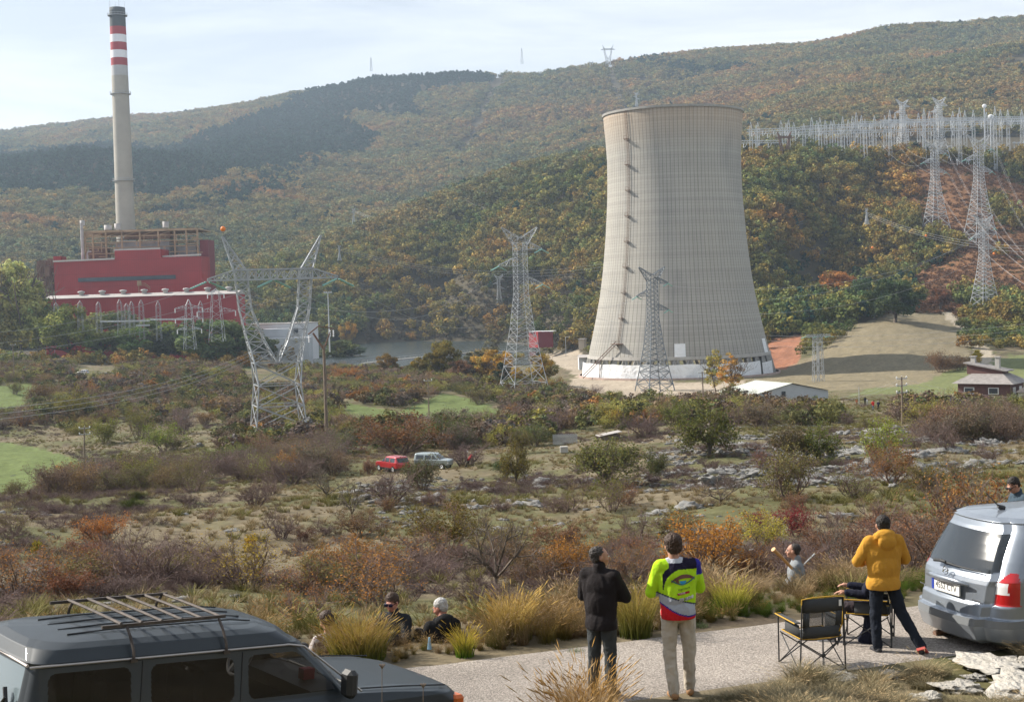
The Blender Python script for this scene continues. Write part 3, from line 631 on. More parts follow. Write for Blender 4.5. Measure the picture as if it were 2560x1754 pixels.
for i, z in enumerate([12.8, 22, 31.2, 40.4, 49.6, 58.8, 68, 77.2, 86.4]):
    m = MB(); p = shell_pt(LA, z, .7); n_ = np.array([math.cos(LA), math.sin(LA), 0]); td = np.array([-n_[1], n_[0], 0]); k = 1.4 if i == 0 else .6
    A_ = np.stack([n_, td, [0, 0, 1]], 1); m.box(p+n_*.3*k, (2.4*k, 2.8*k, .14), M=A_)
    for s in (-1.3*k, 1.3*k):
        m.bar(p+td*s+n_*1.1*k, p+td*s+n_*1.1*k+np.array([0, 0, 1.1]), .08); m.bar(p+td*s+n_*1.1*k, p+n_*-.5+np.array([0, 0, -1.6*k]), .12)
    m.bar(p+td*-1.3*k+n_*1.1*k+np.array([0, 0, 1.1]), p+td*1.3*k+n_*1.1*k+np.array([0, 0, 1.1]), .08); m.build('platform', MAT['rust'], tw)
m = MB(); p = shell_pt(LA, 12.6, 1.6); e = shell_pt(LA-R(20), 6.7, 6); e[2] = .4
for s in (0, 1.1): m.bar(p+np.array([0, 0, s]), e+np.array([0, 0, s]), .22)
for t in np.linspace(0, 1, 16): q = p+(e-p)*t; m.bar(q, q+np.array([0, 0, 1.1]), .08)
m.bar(p+(e-p)*.5, (p+(e-p)*.5)*np.array([1, 1, 0]), .2); m.build('stair', MAT['rust'], tw)
# ------------------------------------------------------------------ chimney
DC = 754; cb = P(314, 560, DC); zc0 = float(gz(cb[0], DC))-4; Hc = P(298, 20, DC)[2]-zc0
ch = empty('chimney', (cb[0], DC, zc0), 0, 'slender concrete chimney with red and white bands and a dark top', 'chimney')
def zpy(py): return P(306, py, DC)[2]-zc0
def rch(z): return 5.6-(5.6-4.05)*(z/Hc)**.8 if z > 0 else 5.9
bands = [(900, 190, (.36, .335, .29)), (190, 165, (.42, .42, .42)), (165, 146, (.33, .06, .07)), (146, 127, (.72, .72, .74)), (127, 107, (.33, .06, .07)), (107, 88, (.72, .72, .74)), (88, 68, (.33, .06, .07)), (68, 20, (.085, .095, .10))]
for a, b, c in bands:
    z0 = max(0, zpy(a)); z1 = zpy(b); pf = [(rch(z), z) for z in np.linspace(z0, z1, 6)]
    if b == 20: pf += [(3.2, z1), (3.2, z1-4)]
    MB().lathe(pf, n=48).build('shaft' if a == 900 else 'painted_band', mat('chimney_paint', c, .85, noise=.12, nscale=.15), ch, True)
for py in (39, 235, 452):
    z = zpy(py); r = rch(z); m = MB().lathe([(r-.1, z-.25), (r+1.0, z-.25), (r+1.0, z), (r-.1, z)], n=40)
    m.lathe([(r+.95, z+1.0), (r+1.02, z+1.0), (r+1.02, z+1.15), (r+.95, z+1.15), (r+.95, z+1.0)], n=40)
    for k in range(20): a = k*math.tau/20; m.bar(((r+.98)*math.cos(a), (r+.98)*math.sin(a), z), ((r+.98)*math.cos(a), (r+.98)*math.sin(a), z+1.1), .08)
    m.build('gallery', MAT['steel'], ch)
for k in range(4): m = MB(); a = k*math.tau/4+.5; m.bar((3.8*math.cos(a), 3.8*math.sin(a), Hc), (3.8*math.cos(a), 3.8*math.sin(a), Hc+3.5), .12); m.build('lightning_rod', MAT['steel'], ch)
# ------------------------------------------------------------------ power plant
def pbox(parent, name, px0, px1, yt0, yt1, d0, d1, depth, zbot, mt, org, flat=True):
    a = P(px0, yt0, d0); b = P(px1, yt1, d1); z = (a[2]+b[2])/2
    v = (b-a); v[2] = 0; l = np.linalg.norm(v); v /= l; nn = np.array([-v[1], v[0], 0])
    V = [a, b, b+nn*depth, a+nn*depth]; m = MB(); o = np.asarray(org)
    m.add([(q[0]-o[0], q[1]-o[1], z-o[2]) for q in V]+[(q[0]-o[0], q[1]-o[1], zbot-o[2]) for q in V], [(0,1,2,3),(4,5,1,0),(5,6,2,1),(6,7,3,2),(7,4,0,3)])
    return m.build(name, mt, parent), a, b, z, v, nn
zg = -27.0
org = P(318, 700, 690); org[2] = zg
pl = empty('power_plant', org, 0, 'red clad power plant block with a rusty open steel frame on its roof', 'power plant')
rel = lambda p: np.asarray(p, float)-org
main, a, b, z, v, nn = pbox(pl, 'boiler_house', 134, 503.6, 655, 638, 690, 684, 13, zg, MAT['red'], org)
pbox(pl, 'stair_block', 286.5, 401, 627, 622.5, 688.3, 686, 12, zg+10, MAT['red'], org)
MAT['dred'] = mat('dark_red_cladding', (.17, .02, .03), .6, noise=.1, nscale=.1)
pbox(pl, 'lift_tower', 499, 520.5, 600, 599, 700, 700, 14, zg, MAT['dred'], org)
pbox(pl, 'penthouse', 133, 153, 641, 640, 705, 705, 8, zg+20, MAT['red'], org)
MAT['trim'] = mat('pale_trim', (.5, .46, .42), .7)
for p0, p1, y0, y1 in ((134, 286, 655, 648.5), (402, 503, 643, 638), (286.5, 401, 627, 622.5)):
    m = MB(); A_ = P(p0, y0, 689.6); B_ = P(p1, y1, 684.2 if p1 > 500 else 687); m.bar(rel(A_)+[0, -.6, .3], rel(B_)+[0, -.6, .3], .8); m.build('parapet', MAT['trim'], pl)
MAT['dglass'] = mat('dark_glazing', (.045, .055, .07), .25, noise=.3, nscale=.5)
m = MB(); A_ = rel(P(195, 695, 688.2)); B_ = rel(P(439, 687, 684.4)); m.add([A_, B_, B_-[0, 0, 1.9], A_-[0, 0, 1.9]], [(0, 3, 2, 1)])
m.build('window_strip', MAT['dglass'], pl)
m = MB()    # open boiler frame
def gpt(px, py, d): return rel(P(px, py, d))
fx = [213, 232, 265, 305, 350, 396, 437, 466, 494]
zt_ = P(350, 577, 700)[2]-zg; zm = [P(350, y, 700)[2]-zg for y in (577, 590, 604, 618, 632)]; z0_ = P(350, 655, 700)[2]-zg
rg = random.Random(4)
for j, dd in enumerate((698, 712, 728)):
    for i, x in enumerate(fx):
        p = gpt(x, 600, dd); m.bar((p[0], p[1], z0_), (p[0], p[1], zt_-(3 if j == 2 else 0)), .8)
        if i:
            q = gpt(fx[i-1], 600, dd)
            for k, zk in enumerate(zm):
                if j == 1 and k in (1, 3): continue
                m.bar((q[0], q[1], zk), (p[0], p[1], zk), 1.1 if k == 0 else .45)
            if rg.random() < .45: m.bar((q[0], q[1], zm[1]), (p[0], p[1], zm[0]), .3)
    for k in range(45):
        x = rg.uniform(213, 494); zk = rg.choice(zm[1:]); p = gpt(x, 600, dd-rg.random()*5); h = rg.uniform(1, 5)
        m.bar((p[0], p[1], zk-h), (p[0], p[1], zk), rg.uniform(.15, .4)) if rg.random() < .6 else m.bar((p[0], p[1], zk-h/2), (p[0]+rg.uniform(2, 8), p[1], zk-h/2), rg.uniform(.15, .4))
for x in fx:
    p = gpt(x, 600, 698); q = gpt(x, 600, 728)
    for zk in (zm[0], zm[2]): m.bar((p[0], p[1], zk), (q[0], q[1], zk), .5)
MAT['tan'] = mat('tan_steel', (.36, .25, .15), .8, noise=.35, nscale=.2)
m.build('steel_frame', MAT['tan'], pl)
MAT['casing'] = mat('boiler_casing', (.36, .34, .33), .7, noise=.3, nscale=.25)
pbox(pl, 'boiler_casing', 287, 423, 606, 601, 703, 702, 16, zg+35, MAT['casing'], org)
pbox(pl, 'duct', 310, 425, 583, 580, 705, 705, 10, P(350, 597, 705)[2], mat('rusty_duct', (.33, .19, .12), .8, noise=.35, nscale=.3), org)
pbox(pl, 'platform_floor', 214, 494, 578, 570, 698, 698, 30, P(350, 577.5, 698)[2], MAT['tan'], org)
pbox(pl, 'duct', 222, 262, 618, 617, 705, 705, 10, P(240, 650, 705)[2], MAT['rust'], org)
pbox(pl, 'duct', 445, 490, 612, 611, 706, 706, 10, P(460, 645, 705)[2], MAT['casing'], org)
for x, y0, y1, w in ((206, 551, 563, 12), (270, 563, 575, 19), (294, 559, 574, 15), (414.5, 554, 569, 15)):
    p = gpt(x, y1, 706); h = (y1-y0)/5.05; MB().lathe([(0, h), (w/10.1, h), (w/10.1, 0)], p, 16).build('vent', MAT['casing'], pl, True)
p = gpt(207.5, 650, 697); m = MB(); m.tube([p, p+[0, 0, 18]], .75, 10); m.build('pipe', MAT['casing'], pl)
p = gpt(219, 650, 697); m = MB(); m.tube([p, p+[0, 0, 3], p+[.6, 0, 4], p+[2, 0, 4]], .5, 8); m.build('pipe', MAT['casing'], pl)
m = MB()
for k in range(26):
    x = rg.uniform(96, 132); p = gpt(x, rg.uniform(655, 745), rg.uniform(690, 705))
    m.box(p, (rg.uniform(.5, 5), rg.uniform(.5, 4), rg.uniform(.4, 5)))
for x in np.linspace(97, 131, 6):
    p = gpt(x, 750, 692); m.bar(p-[0, 0, 3], p+[0, 0, 19], .5)
for y in (665, 682, 700, 720, 738): m.bar(gpt(96, y, 692), gpt(132, y, 692), .5)
m.build('side_frame', MAT['rust'], pl)
m = MB(); p = gpt(348, 708, 684); m.box(p, (2, .4, 2.4))
for s in (0, .9): m.bar(p+[0, -1, -1+s], p+[3, -1, -1+s], .25); m.bar(p+[3, -1, -1+s], p+[5.5, -1, -3+s], .25)
m.bar(p+[0, -1, 0], p+[0, -1, -5], .25); m.build('escape_stair', MAT['tan'], pl)
# turbine hall
org2 = P(356, 830, 642); org2[2] = zg
th = empty('turbine_hall', org2, 0, 'long red turbine hall with round roof vents, in front of the plant', 'hall')
o_, a, b, z, v, nn = pbox(th, 'wall', 110, 589.5, 751.5, 731, 645, 638, 15, zg, MAT['red'], org2)
a2 = np.array([a[0], a[1], z])-org2; b2 = np.array([b[0], b[1], z])-org2
MAT['roof'] = mat('pale_roof_sheet', (.38, .35, .33), .6, noise=.1, nscale=.2)
m = MB(); q = nn*15; e = np.array([0, 0, 1.5]); lo = v*.4
V = [a2-lo-nn*.5, b2+lo-nn*.5, b2+lo+q*.5+e, a2-lo+q*.5+e, b2+lo+q, a2-lo+q]; V = [x+np.array([0, 0, .15]) for x in V]
m.add(V, [(0, 1, 2, 3), (3, 2, 4, 5), (1, 4, 2), (0, 3, 5)]); m.build('roof', MAT['roof'], th)
for t in np.linspace(.17, .945, 8):
    p = a2+(b2-a2)*t+q*.42+e*.8; mm = MB().lathe([(0, 2.3), (1.5, 2.0), (1.7, 1.4), (1.1, 1.2), (1.0, -.3)], p, 16); mm.build('roof_vent', MAT['casing'], th, True)
m = MB(); A_ = a2+(b2-a2)*.58-nn*.12-[0, 0, 17.5]; B_ = a2+(b2-a2)*.9-nn*.12-[0, 0, 17.5]; m.add([A_, B_, B_-[0, 0, 2.2], A_-[0, 0, 2.2]], [(0, 3, 2, 1)]); m.build('window_strip', MAT['dglass'], th)
# white ancillary buildings
MAT['wwall'] = mat('white_wall', (.64, .65, .66), .7, noise=.08, nscale=.2)
MAT['gwall'] = mat('grey_wall', (.46, .48, .50), .7, noise=.1, nscale=.3)
o3 = P(690, 850, 640); o3[2] = zg; wb = empty('office_building', o3, 0, 'white and grey low office blocks right of the turbine hall', 'building')
pbox(wb, 'wall', 612, 762, 812, 808, 665, 660, 20, zg, MAT['wwall'], o3); pbox(wb, 'annex', 655, 722, 823, 821, 650, 649, 9, zg, MAT['gwall'], o3)
pbox(wb, 'lower_block', 640, 770, 847, 843, 640, 638, 9, zg-2, MAT['gwall'], o3); pbox(wb, 'roof_edge', 611, 763, 810, 806, 664.8, 659.8, 20.4, P(690, 810.5, 662)[2], MAT['trim'], o3)
for x in (700, 712, 730, 741): m = MB(); p = P(x, 826, 660)-o3-[0, 1, 0]; m.box(p, (2, .3, 2.2)); m.build('window', MAT['dglass'], wb)
o4 = P(1351, 861, 740); o4[2] = P(1351, 863, 740)[2]; rb = empty('pump_house', o4, 0, 'small square red building with white roof edge behind the lattice pylon', 'building')
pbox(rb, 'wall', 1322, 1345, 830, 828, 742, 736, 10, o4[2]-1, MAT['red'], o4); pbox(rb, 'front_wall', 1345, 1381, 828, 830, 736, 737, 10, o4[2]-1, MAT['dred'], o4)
pbox(rb, 'roof', 1321.5, 1381.5, 827, 829, 739, 736.5, 11, P(1350, 829.8, 737)[2], MAT['wwall'], o4)
o5 = P(1453, 866, 700); ob = empty('brick_hut', o5, 0, 'tiny brick hut with flat roof left of the cooling tower', 'hut')
pbox(ob, 'wall', 1446, 1460, 848, 848, 700, 699, 4, o5[2]-1.5, mat('hut_brick', (.42, .36, .28), .9), o5); pbox(ob, 'roof', 1444.5, 1461.5, 846.5, 846.5, 699.5, 698.5, 5, P(1450, 848, 699)[2], MAT['roof'], o5)
o6 = P(1457, 918, 540); ob = empty('site_shed', o6, 0, 'low pale shed at the left foot of the cooling tower', 'shed')
pbox(ob, 'wall', 1447, 1470, 893, 892, 540, 540, 7, o6[2]-1, MAT['wwall'], o6); m = MB(); a = P(1446, 886, 547)-o6; b = P(1472, 886, 547)-o6; c = P(1472, 893, 538)-o6; d = P(1445, 894, 538)-o6; m.add([a, b, c, d], [(0, 3, 2, 1)]); m.build('roof', MAT['roof'], ob)
# dike across the lake
m = MB(); pts = [P(905, 905, 640), P(1050, 892, 690), P(1180, 884, 730), P(1330, 880, 735)]
for p, q in zip(pts[:-1], pts[1:]):
    p = np.array([p[0], p[1], ZWATER]); q = np.array([q[0], q[1], ZWATER]); m.bar(p, q, 1.5)
    for t in np.linspace(0, 1, 12): m.bar(p+(q-p)*t, p+(q-p)*t+[0, 0, 1.8], .12)
    m.bar(p+[0, 0, 1.8], q+[0, 0, 1.8], .1)
tag(m.build('causeway', MAT['conc']), 'thin concrete causeway with railing crossing the lake', 'causeway')
# metal shed with pale roof
p = hit(1935, 1003); o7 = p.copy(); s = p[1]/FPX
sh = empty('farm_shed', o7, R(22), 'long grey shed with a shallow pale metal roof near the gravel yard', 'shed')
m = MB(); Lx, Ly, hh = 9.5, 7.0, 2.3; m.add([(-Lx,-Ly,-2),(Lx,-Ly,-2),(Lx,Ly,-2),(-Lx,Ly,-2),(-Lx,-Ly,hh),(Lx,-Ly,hh),(Lx,Ly,hh),(-Lx,Ly,hh),(0,-Ly,hh+1.9),(0,Ly,hh+1.9)], [(0,1,5,8,4),(1,2,6,5),(2,3,7,9,6),(3,0,4,7)]); m.build('wall', MAT['gwall'], sh)
m = MB(); m.add([(-Lx-.5,-Ly-.5,hh),(0,-Ly-.5,hh+2.1),(0,Ly+.5,hh+2.1),(-Lx-.5,Ly+.5,hh),(Lx+.5,-Ly-.5,hh),(Lx+.5,Ly+.5,hh)], [(0,1,2,3),(1,4,5,2)]); m.build('roof', mat('shed_roof', (.50, .52, .47), .5, noise=.1, nscale=1), sh)
for x in (-6.5, -2): m = MB(); m.box((x, -Ly-.04, .9), (1.0, .06, 3.6)); m.build('doorway', MAT['dglass'], sh)
# house
p = P(2478, 1026, 292); hs = empty('village_house', p, R(-38), 'dark red brick house with a grey hipped roof and two chimneys', 'house'); hs.scale = (1.25, 1.25, 1.12)
MAT['brick'] = mat('dark_brick', (.115, .055, .05), .85, noise=.2, nscale=2); MAT['slate'] = mat('grey_slate', (.24, .22, .21), .8, noise=.25, nscale=1.5)
m = MB(); m.box((0, 0, 2.1), (8.6, 6.6, 6.4)); m.build('wall', MAT['brick'], hs)
m = MB(); e1, e2 = 5.1, 4.1; m.add([(-e1,-e2,5.2),(e1,-e2,5.2),(e1,e2,5.2),(-e1,e2,5.2),(-2.6,-1.6,6.9),(2.6,-1.6,6.9),(2.6,1.6,6.9),(-2.6,1.6,6.9)], [(0,1,5,4),(1,2,6,5),(2,3,7,6),(3,0,4,7),(4,5,6,7),(0,3,2,1)]); rf = m.build('roof', MAT['slate'], hs)
m = MB(); m.add([(-3.4,-1.5,6.8),(2.4,-1.5,6.8),(2.4,1.5,6.8),(-3.4,1.5,6.8),(-3.4,-1.5,8.6),(2.4,-1.5,7.4),(2.4,1.5,7.4),(-3.4,1.5,8.6)], [(0,1,5,4),(1,2,6,5),(2,3,7,6),(3,0,4,7)]); m.build('clerestory', MAT['brick'], hs)
m = MB(); m.add([(-3.9,-1.9,8.75),(3.2,-1.9,7.3),(3.2,1.9,7.3),(-3.9,1.9,8.75),(-3.9,-1.9,8.95),(3.2,-1.9,7.5),(3.2,1.9,7.5),(-3.9,1.9,8.95)], [(4,5,6,7),(0,1,5,4),(1,2,6,5),(2,3,7,6),(3,0,4,7),(0,3,2,1)]); m.build('upper_roof', MAT['slate'], hs)
for x, y in ((-3.2, 1), (1.2, 0)): m = MB(); m.box((x, y, 8.6), (.7, .7, 2.4)); m.box((x, y, 9.9), (.95, .95, .15)); m.build('chimney', MAT['conc'], hs)
for x in (-2.4, 1.6):
    m = MB(); m.box((x, -3.34, 3.9), (1.7, .08, 1.2)); w = m.build('window', MAT['white'], hs); m = MB(); m.box((x, -3.40, 3.9), (1.4, .06, .95)); m.build('pane', MAT['dglass'], w)
for y in (-1.5, 1.5): m = MB(); m.box((4.34, y, 3.9), (.08, 1.2, 1.2)); w = m.build('window', MAT['white'], hs)
m = MB(); m.box((0, -3.36, 2.2), (8.7, .1, .25)); m.build('string_course', MAT['white'], hs)
m = MB(); m.box((0, -3.36, .4), (3.4, .1, 2.2)); m.build('garage_door', mat('garage', (.38, .30, .24), .7), hs)
p = P(2585, 1040, 285); h2 = empty('village_house', p, R(-30), 'grey gabled house cut by the right edge of the picture', 'house')
m = MB(); m.box((0, 0, 2), (5, 5, 6)); m.build('wall', MAT['conc'], h2); m = MB(); m.add([(-3,-3,5),(3,-3,5),(3,3,5),(-3,3,5),(0,-3,7),(0,3,7)], [(0,4,5,3),(4,1,2,5),(0,1,4),(2,3,5)]); m.build('roof', MAT['slate'], h2)
# ------------------------------------------------------------------ pylons
def lat(m, A_, B_, n, w, wd=None, hor=True, sh=1):
    n = max(1, n)
    A_ = [np.asarray(p, float) for p in A_]; B_ = [np.asarray(p, float) for p in B_]; wd = wd or w*.6; k = len(A_)
    for i in range(k): m.bar(A_[i], B_[i], w)
    for j in range(n):
        t0 = j/n; t1 = (j+1)/n
        for i in range(k):
            i2 = (i+1) % k
            if k == 2 and i == 1: continue
            a0 = A_[i]+(B_[i]-A_[i])*t0; a1 = A_[i]+(B_[i]-A_[i])*t1; b0 = A_[i2]+(B_[i2]-A_[i2])*t0; b1 = A_[i2]+(B_[i2]-A_[i2])*t1
            if sh == 2 or (i+j) % 2: m.bar(a0, b1, wd)
            if sh == 2 or not (i+j) % 2: m.bar(b0, a1, wd)
            if hor and j: m.bar(a0, b0, wd)
    if hor:
        for i in range(k): m.bar(B_[i], B_[(i+1) % k], wd)
def sq(cx, z, h, hy=None, cy=0):
    hy = h if hy is None else hy; return [(cx-h, cy-hy, z), (cx+h, cy-hy, z), (cx+h, cy+hy, z), (cx-h, cy+hy, z)]
def insulator(o, p, q, r=.16, mt='insul'):
    p = np.asarray(p, float); q = np.asarray(q, float); m = MB()
    for s in (-.22, .22):
        pts = [p+(q-p)*t+[0, s, 0] for t in np.linspace(0, 1, 15)]; m.tube(pts, [r if i % 2 else r*.55 for i in range(15)], 6)
    return m.build('insulator', MAT[mt], o)
def pylon_portal(loc, rz, k=1, w=.17, label='', group=None, matn='steel', ins=True):
    w = w*.78; o = empty('lattice_pylon', loc, rz, label, 'pylon', group); S = lambda p: [tuple(np.array(x)*k) for x in p]; W_ = w
    m = MB(); lat(m, S(sq(0, -.5, 4.5)), S(sq(0, 2.6, 4.2)), 1, W_*1.5, W_, sh=2); lat(m, S(sq(0, 2.6, 4.2)), S(sq(0, 9.6, 3.55)), 2, W_*1.5, W_, sh=2); lat(m, S(sq(0, 9.6, 3.55)), S(sq(0, 13.4, 3.95, 2.6)), 1, W_*1.5, W_, sh=2)
    m.build('body', MAT[matn], o)
    for s in (-1, 1):
        m = MB(); hx = 1.05
        lat(m, S([(s*.1, -2.5, 13.4), (s*3.95, -2.6, 13.4), (s*3.95, 2.6, 13.4), (s*.1, 2.5, 13.4)]), S([(s*1.9, -1.6, 17), (s*4.8, -1.6, 17), (s*4.8, 1.6, 17), (s*1.9, 1.6, 17)]), 2, W_*1.3, W_*.8, sh=2)
        lat(m, S([(s*1.9, -1.6, 17), (s*4.8, -1.6, 17), (s*4.8, 1.6, 17), (s*1.9, 1.6, 17)]), S([(s*3.9, -.9, 22.6), (s*6.0, -.9, 22.6), (s*6.0, .9, 22.6), (s*3.9, .9, 22.6)]), 3, W_*1.2, W_*.7, sh=2)
        lat(m, S([(s*3.9, -.9, 22.6), (s*6.0, -.9, 22.6), (s*6.0, .9, 22.6), (s*3.9, .9, 22.6)]), S([(s*4.5, -.9, 29), (s*6.6, -.9, 29), (s*6.6, .9, 29), (s*4.5, .9, 29)]), 5, W_*1.1, W_*.6, sh=2)
        m.build('leg', MAT[matn], o)
        m = MB(); lat(m, S([(s*4.5, -.9, 29), (s*6.6, -.9, 29), (s*6.6, .9, 29), (s*4.5, .9, 29)]), S([(s*8.2, -.1, 34.8), (s*8.4, -.1, 34.8), (s*8.4, .1, 34.8), (s*8.2, .1, 34.8)]), 4, W_*1.3, W_*.8, sh=2); m.build('earth_wire_peak', MAT[matn], o)
        m = MB(); lat(m, S([(s*6.6, -.9, 27.5), (s*6.6, .9, 27.5), (s*6.6, .9, 29.2), (s*6.6, -.9, 29.2)]), S([(s*11, -.15, 27.5), (s*11, .15, 27.5), (s*11, .15, 27.8), (s*11, -.15, 27.8)]), 4, W_*1.5, W_*.9, sh=1); m.build('cross_arm', MAT[matn], o)
    m = MB(); lat(m, S([(-6.6, -.9, 27.5), (-6.6, .9, 27.5), (-6.6, .9, 29.2), (-6.6, -.9, 29.2)]), S([(6.6, -.9, 27.5), (6.6, .9, 27.5), (6.6, .9, 29.2), (6.6, -.9, 29.2)]), 11, W_*1.9, W_*1.0); m.build('beam', MAT[matn], o)
    if ins:
        for x in (-11, 0, 11):
            insulator(o, np.array([x-.3, -.5, 27.3])*k, np.array([x-3.1, -3, 26.2])*k, .2*k); insulator(o, np.array([x+.3, .5, 27.3])*k, np.array([x+3.3, 3, 26.0])*k, .2*k)
    return o
def pylon_horn(loc, rz, k=1, w=.16, label='', group=None, matn='steel', ins=True, H=41.0, base=5.6):
    w = w*.6; o = empty('lattice_pylon', loc, rz, label, 'pylon', group); S = lambda p: [tuple(np.array(x)*k) for x in p]; h1 = H*.18; h2 = H*.43
    m = MB(); lat(m, S(sq(0, -1.5, base)), S(sq(0, h1, base*.72)), 2, w*1.6, w, sh=2); lat(m, S(sq(0, h1, base*.72)), S(sq(0, h2, base*.45)), 5, w*1.4, w*.8, sh=2)
    lat(m, S(sq(0, h2, base*.45)), S(sq(0, H*.66, 1.55)), 6, w*1.2, w*.7, sh=2); lat(m, S(sq(0, H*.66, 1.55)), S(sq(0, H, 1.45)), 9, w*1.1, w*.6, sh=2); m.build('body', MAT[matn], o)
    for s in (-1, 1):
        m = MB(); lat(m, S([(s*-.3, -1.2, H+1), (s*1.5, -1.2, H-1), (s*1.5, 1.2, H-1), (s*-.3, 1.2, H+1)]), S([(s*5.2, -.1, H+4.2), (s*5.4, -.1, H+4), (s*5.4, .1, H+4), (s*5.2, .1, H+4.2)]), 5, w, w*.6); m.build('earth_wire_peak', MAT[matn], o)
    for s, z in ((1, .955), (-1, .845), (1, .72)):
        z *= H; m = MB(); lat(m, S([(s*1.5, -1.4, z), (s*1.5, 1.4, z), (s*1.5, 1.4, z+2.4), (s*1.5, -1.4, z+2.4)]), S([(s*6.6, -.12, z), (s*6.6, .12, z), (s*6.6, .12, z+.25), (s*6.6, -.12, z+.25)]), 4, w, w*.6, sh=1); m.build('cross_arm', MAT[matn], o)
        if ins: insulator(o, np.array([s*6.5, -.3, z])*k, np.array([s*6.5-3.3, -2.5, z-1.1])*k, .15*k); insulator(o, np.array([s*6.5, .3, z])*k, np.array([s*6.5+3.3, 2.5, z-1.1])*k, .15*k)
    return o
def base_at(px, py, d=None):
    if d is None:
        h = hit(px, py); return h
    return on(px, d)
PB = base_at(698, 1100, 232); PY0 = pylon_portal(PB, R(17), (P(698, 590, 232)[2]-PB[2])/34.8, .17, 'large twin peaked lattice pylon standing in the scrub before the red plant')
m = MB(); bm = bmesh.new(); bmesh.ops.create_uvsphere(bm, u_segments=16, v_segments=10, radius=.42)
m.add([tuple(v.co) for v in bm.verts], [tuple(v.index for v in f.verts) for f in bm.faces]); bm.free(); BALL = m.data('marker_ball', mat('orange_marker', (.75, .20, .03), .5), True)
def ball(p, label):
    o = link('marker_ball', BALL, loc=p); tag(o, label, 'marker ball'); return o
_pk = PB+rotz(R(17))@np.array([-8.3, 0, 34.9]); ball(_pk+[.5, 0, -.3], 'orange marker ball at the left peak of the large twin peaked pylon')
for px, py, d, l in ((2315, 589, 640, 'orange marker ball low on the cable left of the heather slope'), (2181, 619, 640, 'orange marker ball on the cable over the oak wood right of the tower'), (2485, 634, 600, 'orange marker ball beside the lowest pylon on the heather slope')):
    b_ = ball(P(px, py, d), l); b_.scale = (1.3, 1.3, 1.3)
B1 = base_at(1310, 985, 405); k1 = (P(1310, 606, 405)[2]-B1[2])/41; PY1 = pylon_horn(B1, R(24), k1, .17, 'lattice pylon with V shaped top and three arms left of the cooling tower')
B2 = base_at(1637, 1010, 430); k2 = (P(1632, 696, 430)[2]-B2[2])/41; MAT['bsteel'] = mat('blue_grey_steel', (.15, .17, .19), .5, metal=.3); PY2 = pylon_horn(B2, R(24), k2, .27, 'lattice pylon with V shaped top standing right before the cooling tower', matn='bsteel')
B3 = base_at(2462, 794, 690); k3 = (P(2460, 560, 690)[2]-B3[2])/41; PY3 = pylon_horn(B3, R(20), k3, .26, 'lowest lattice pylon on the heather slope, beside the dirt track')
B4 = base_at(2340, 548, 885); PY4 = pylon_horn(B4, R(15), (P(2337, 375, 885)[2]-B4[2])/41, .3, 'left one of the two pylons high on the heather slope under the substation')
B5 = base_at(2450, 570, 860); PY5 = pylon_horn(B5, R(15), (P(2442, 362, 860)[2]-B5[2])/41, .3, 'right one of the two pylons high on the heather slope under the substation')
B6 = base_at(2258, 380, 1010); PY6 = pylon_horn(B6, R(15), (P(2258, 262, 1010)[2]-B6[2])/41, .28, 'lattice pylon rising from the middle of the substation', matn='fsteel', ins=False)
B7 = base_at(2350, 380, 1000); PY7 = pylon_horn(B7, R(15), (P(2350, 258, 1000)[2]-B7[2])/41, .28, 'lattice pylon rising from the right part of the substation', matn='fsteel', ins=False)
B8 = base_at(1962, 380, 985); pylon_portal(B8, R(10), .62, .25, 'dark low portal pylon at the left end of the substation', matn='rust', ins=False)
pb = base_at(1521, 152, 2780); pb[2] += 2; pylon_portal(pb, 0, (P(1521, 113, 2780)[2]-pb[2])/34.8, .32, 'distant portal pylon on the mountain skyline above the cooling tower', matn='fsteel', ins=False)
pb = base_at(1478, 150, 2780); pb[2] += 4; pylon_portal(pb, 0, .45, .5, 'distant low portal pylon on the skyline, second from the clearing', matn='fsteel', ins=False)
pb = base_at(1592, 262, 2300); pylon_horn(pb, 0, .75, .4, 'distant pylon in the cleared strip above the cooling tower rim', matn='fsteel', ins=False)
for px, pt, pb_, d, l in ((885, 520, 568, 1250, 'thin distant pylon on the wooded ridge left of the centre'), (849, 613, 650, 900, 'thin pylon on the wooded slope right of the large twin peaked pylon'), (1481, 578, 620, 1020, 'small pylon in the oak wood beside the left edge of the tower'), (1249, 686, 790, 960, 'slim pylon on the slope just left of the three armed pylon'),
        (1868, 545, 650, 860, 'small pylon in the wood touching the right edge of the tower'), (2167, 520, 560, 850, 'tiny pylon among the orange oaks right of the tower')):
    q = base_at(px, pb_, d); q = P(px, pb_, d); pylon_horn(q, .3, (P(px, pt, d)[2]-q[2])/45, .15, l, matn='steel', ins=False)
# straight lattice masts
def mast(loc, H, w0, w1, name='lattice_mast', label='', group=None, matn='fsteel', bw=.16, n=8, arms=(), rz=0, cat='mast', tip=.14):
    o = empty(name, loc, rz, label, cat, group); m = MB(); h1 = H*(1-tip); bw *= .62
    lat(m, sq(0, -2, w0), sq(0, h1, w1), n, bw*1.15, bw*.6, hor=False); lat(m, sq(0, h1, w1), sq(0, H, .08), 2, bw, bw*.6, hor=False); m.build('mast_body', MAT[matn], o)
    for z, half, dn in arms:
        for s in (-1, 1):
            m = MB(); lat(m, [(s*w1, -w1, z), (s*w1, w1, z), (s*w1, 0, z+half*.25)], [(s*half, -.1, z), (s*half, .1, z), (s*half, 0, z+.2)], 3, bw, bw*.6); m.build('cross_arm', MAT[matn], o)
            if dn: mm = MB(); mm.tube([(s*half, 0, z), (s*half, 0, z-dn)], .2, 6); mm.build('insulator', MAT['white'], o)
    return o
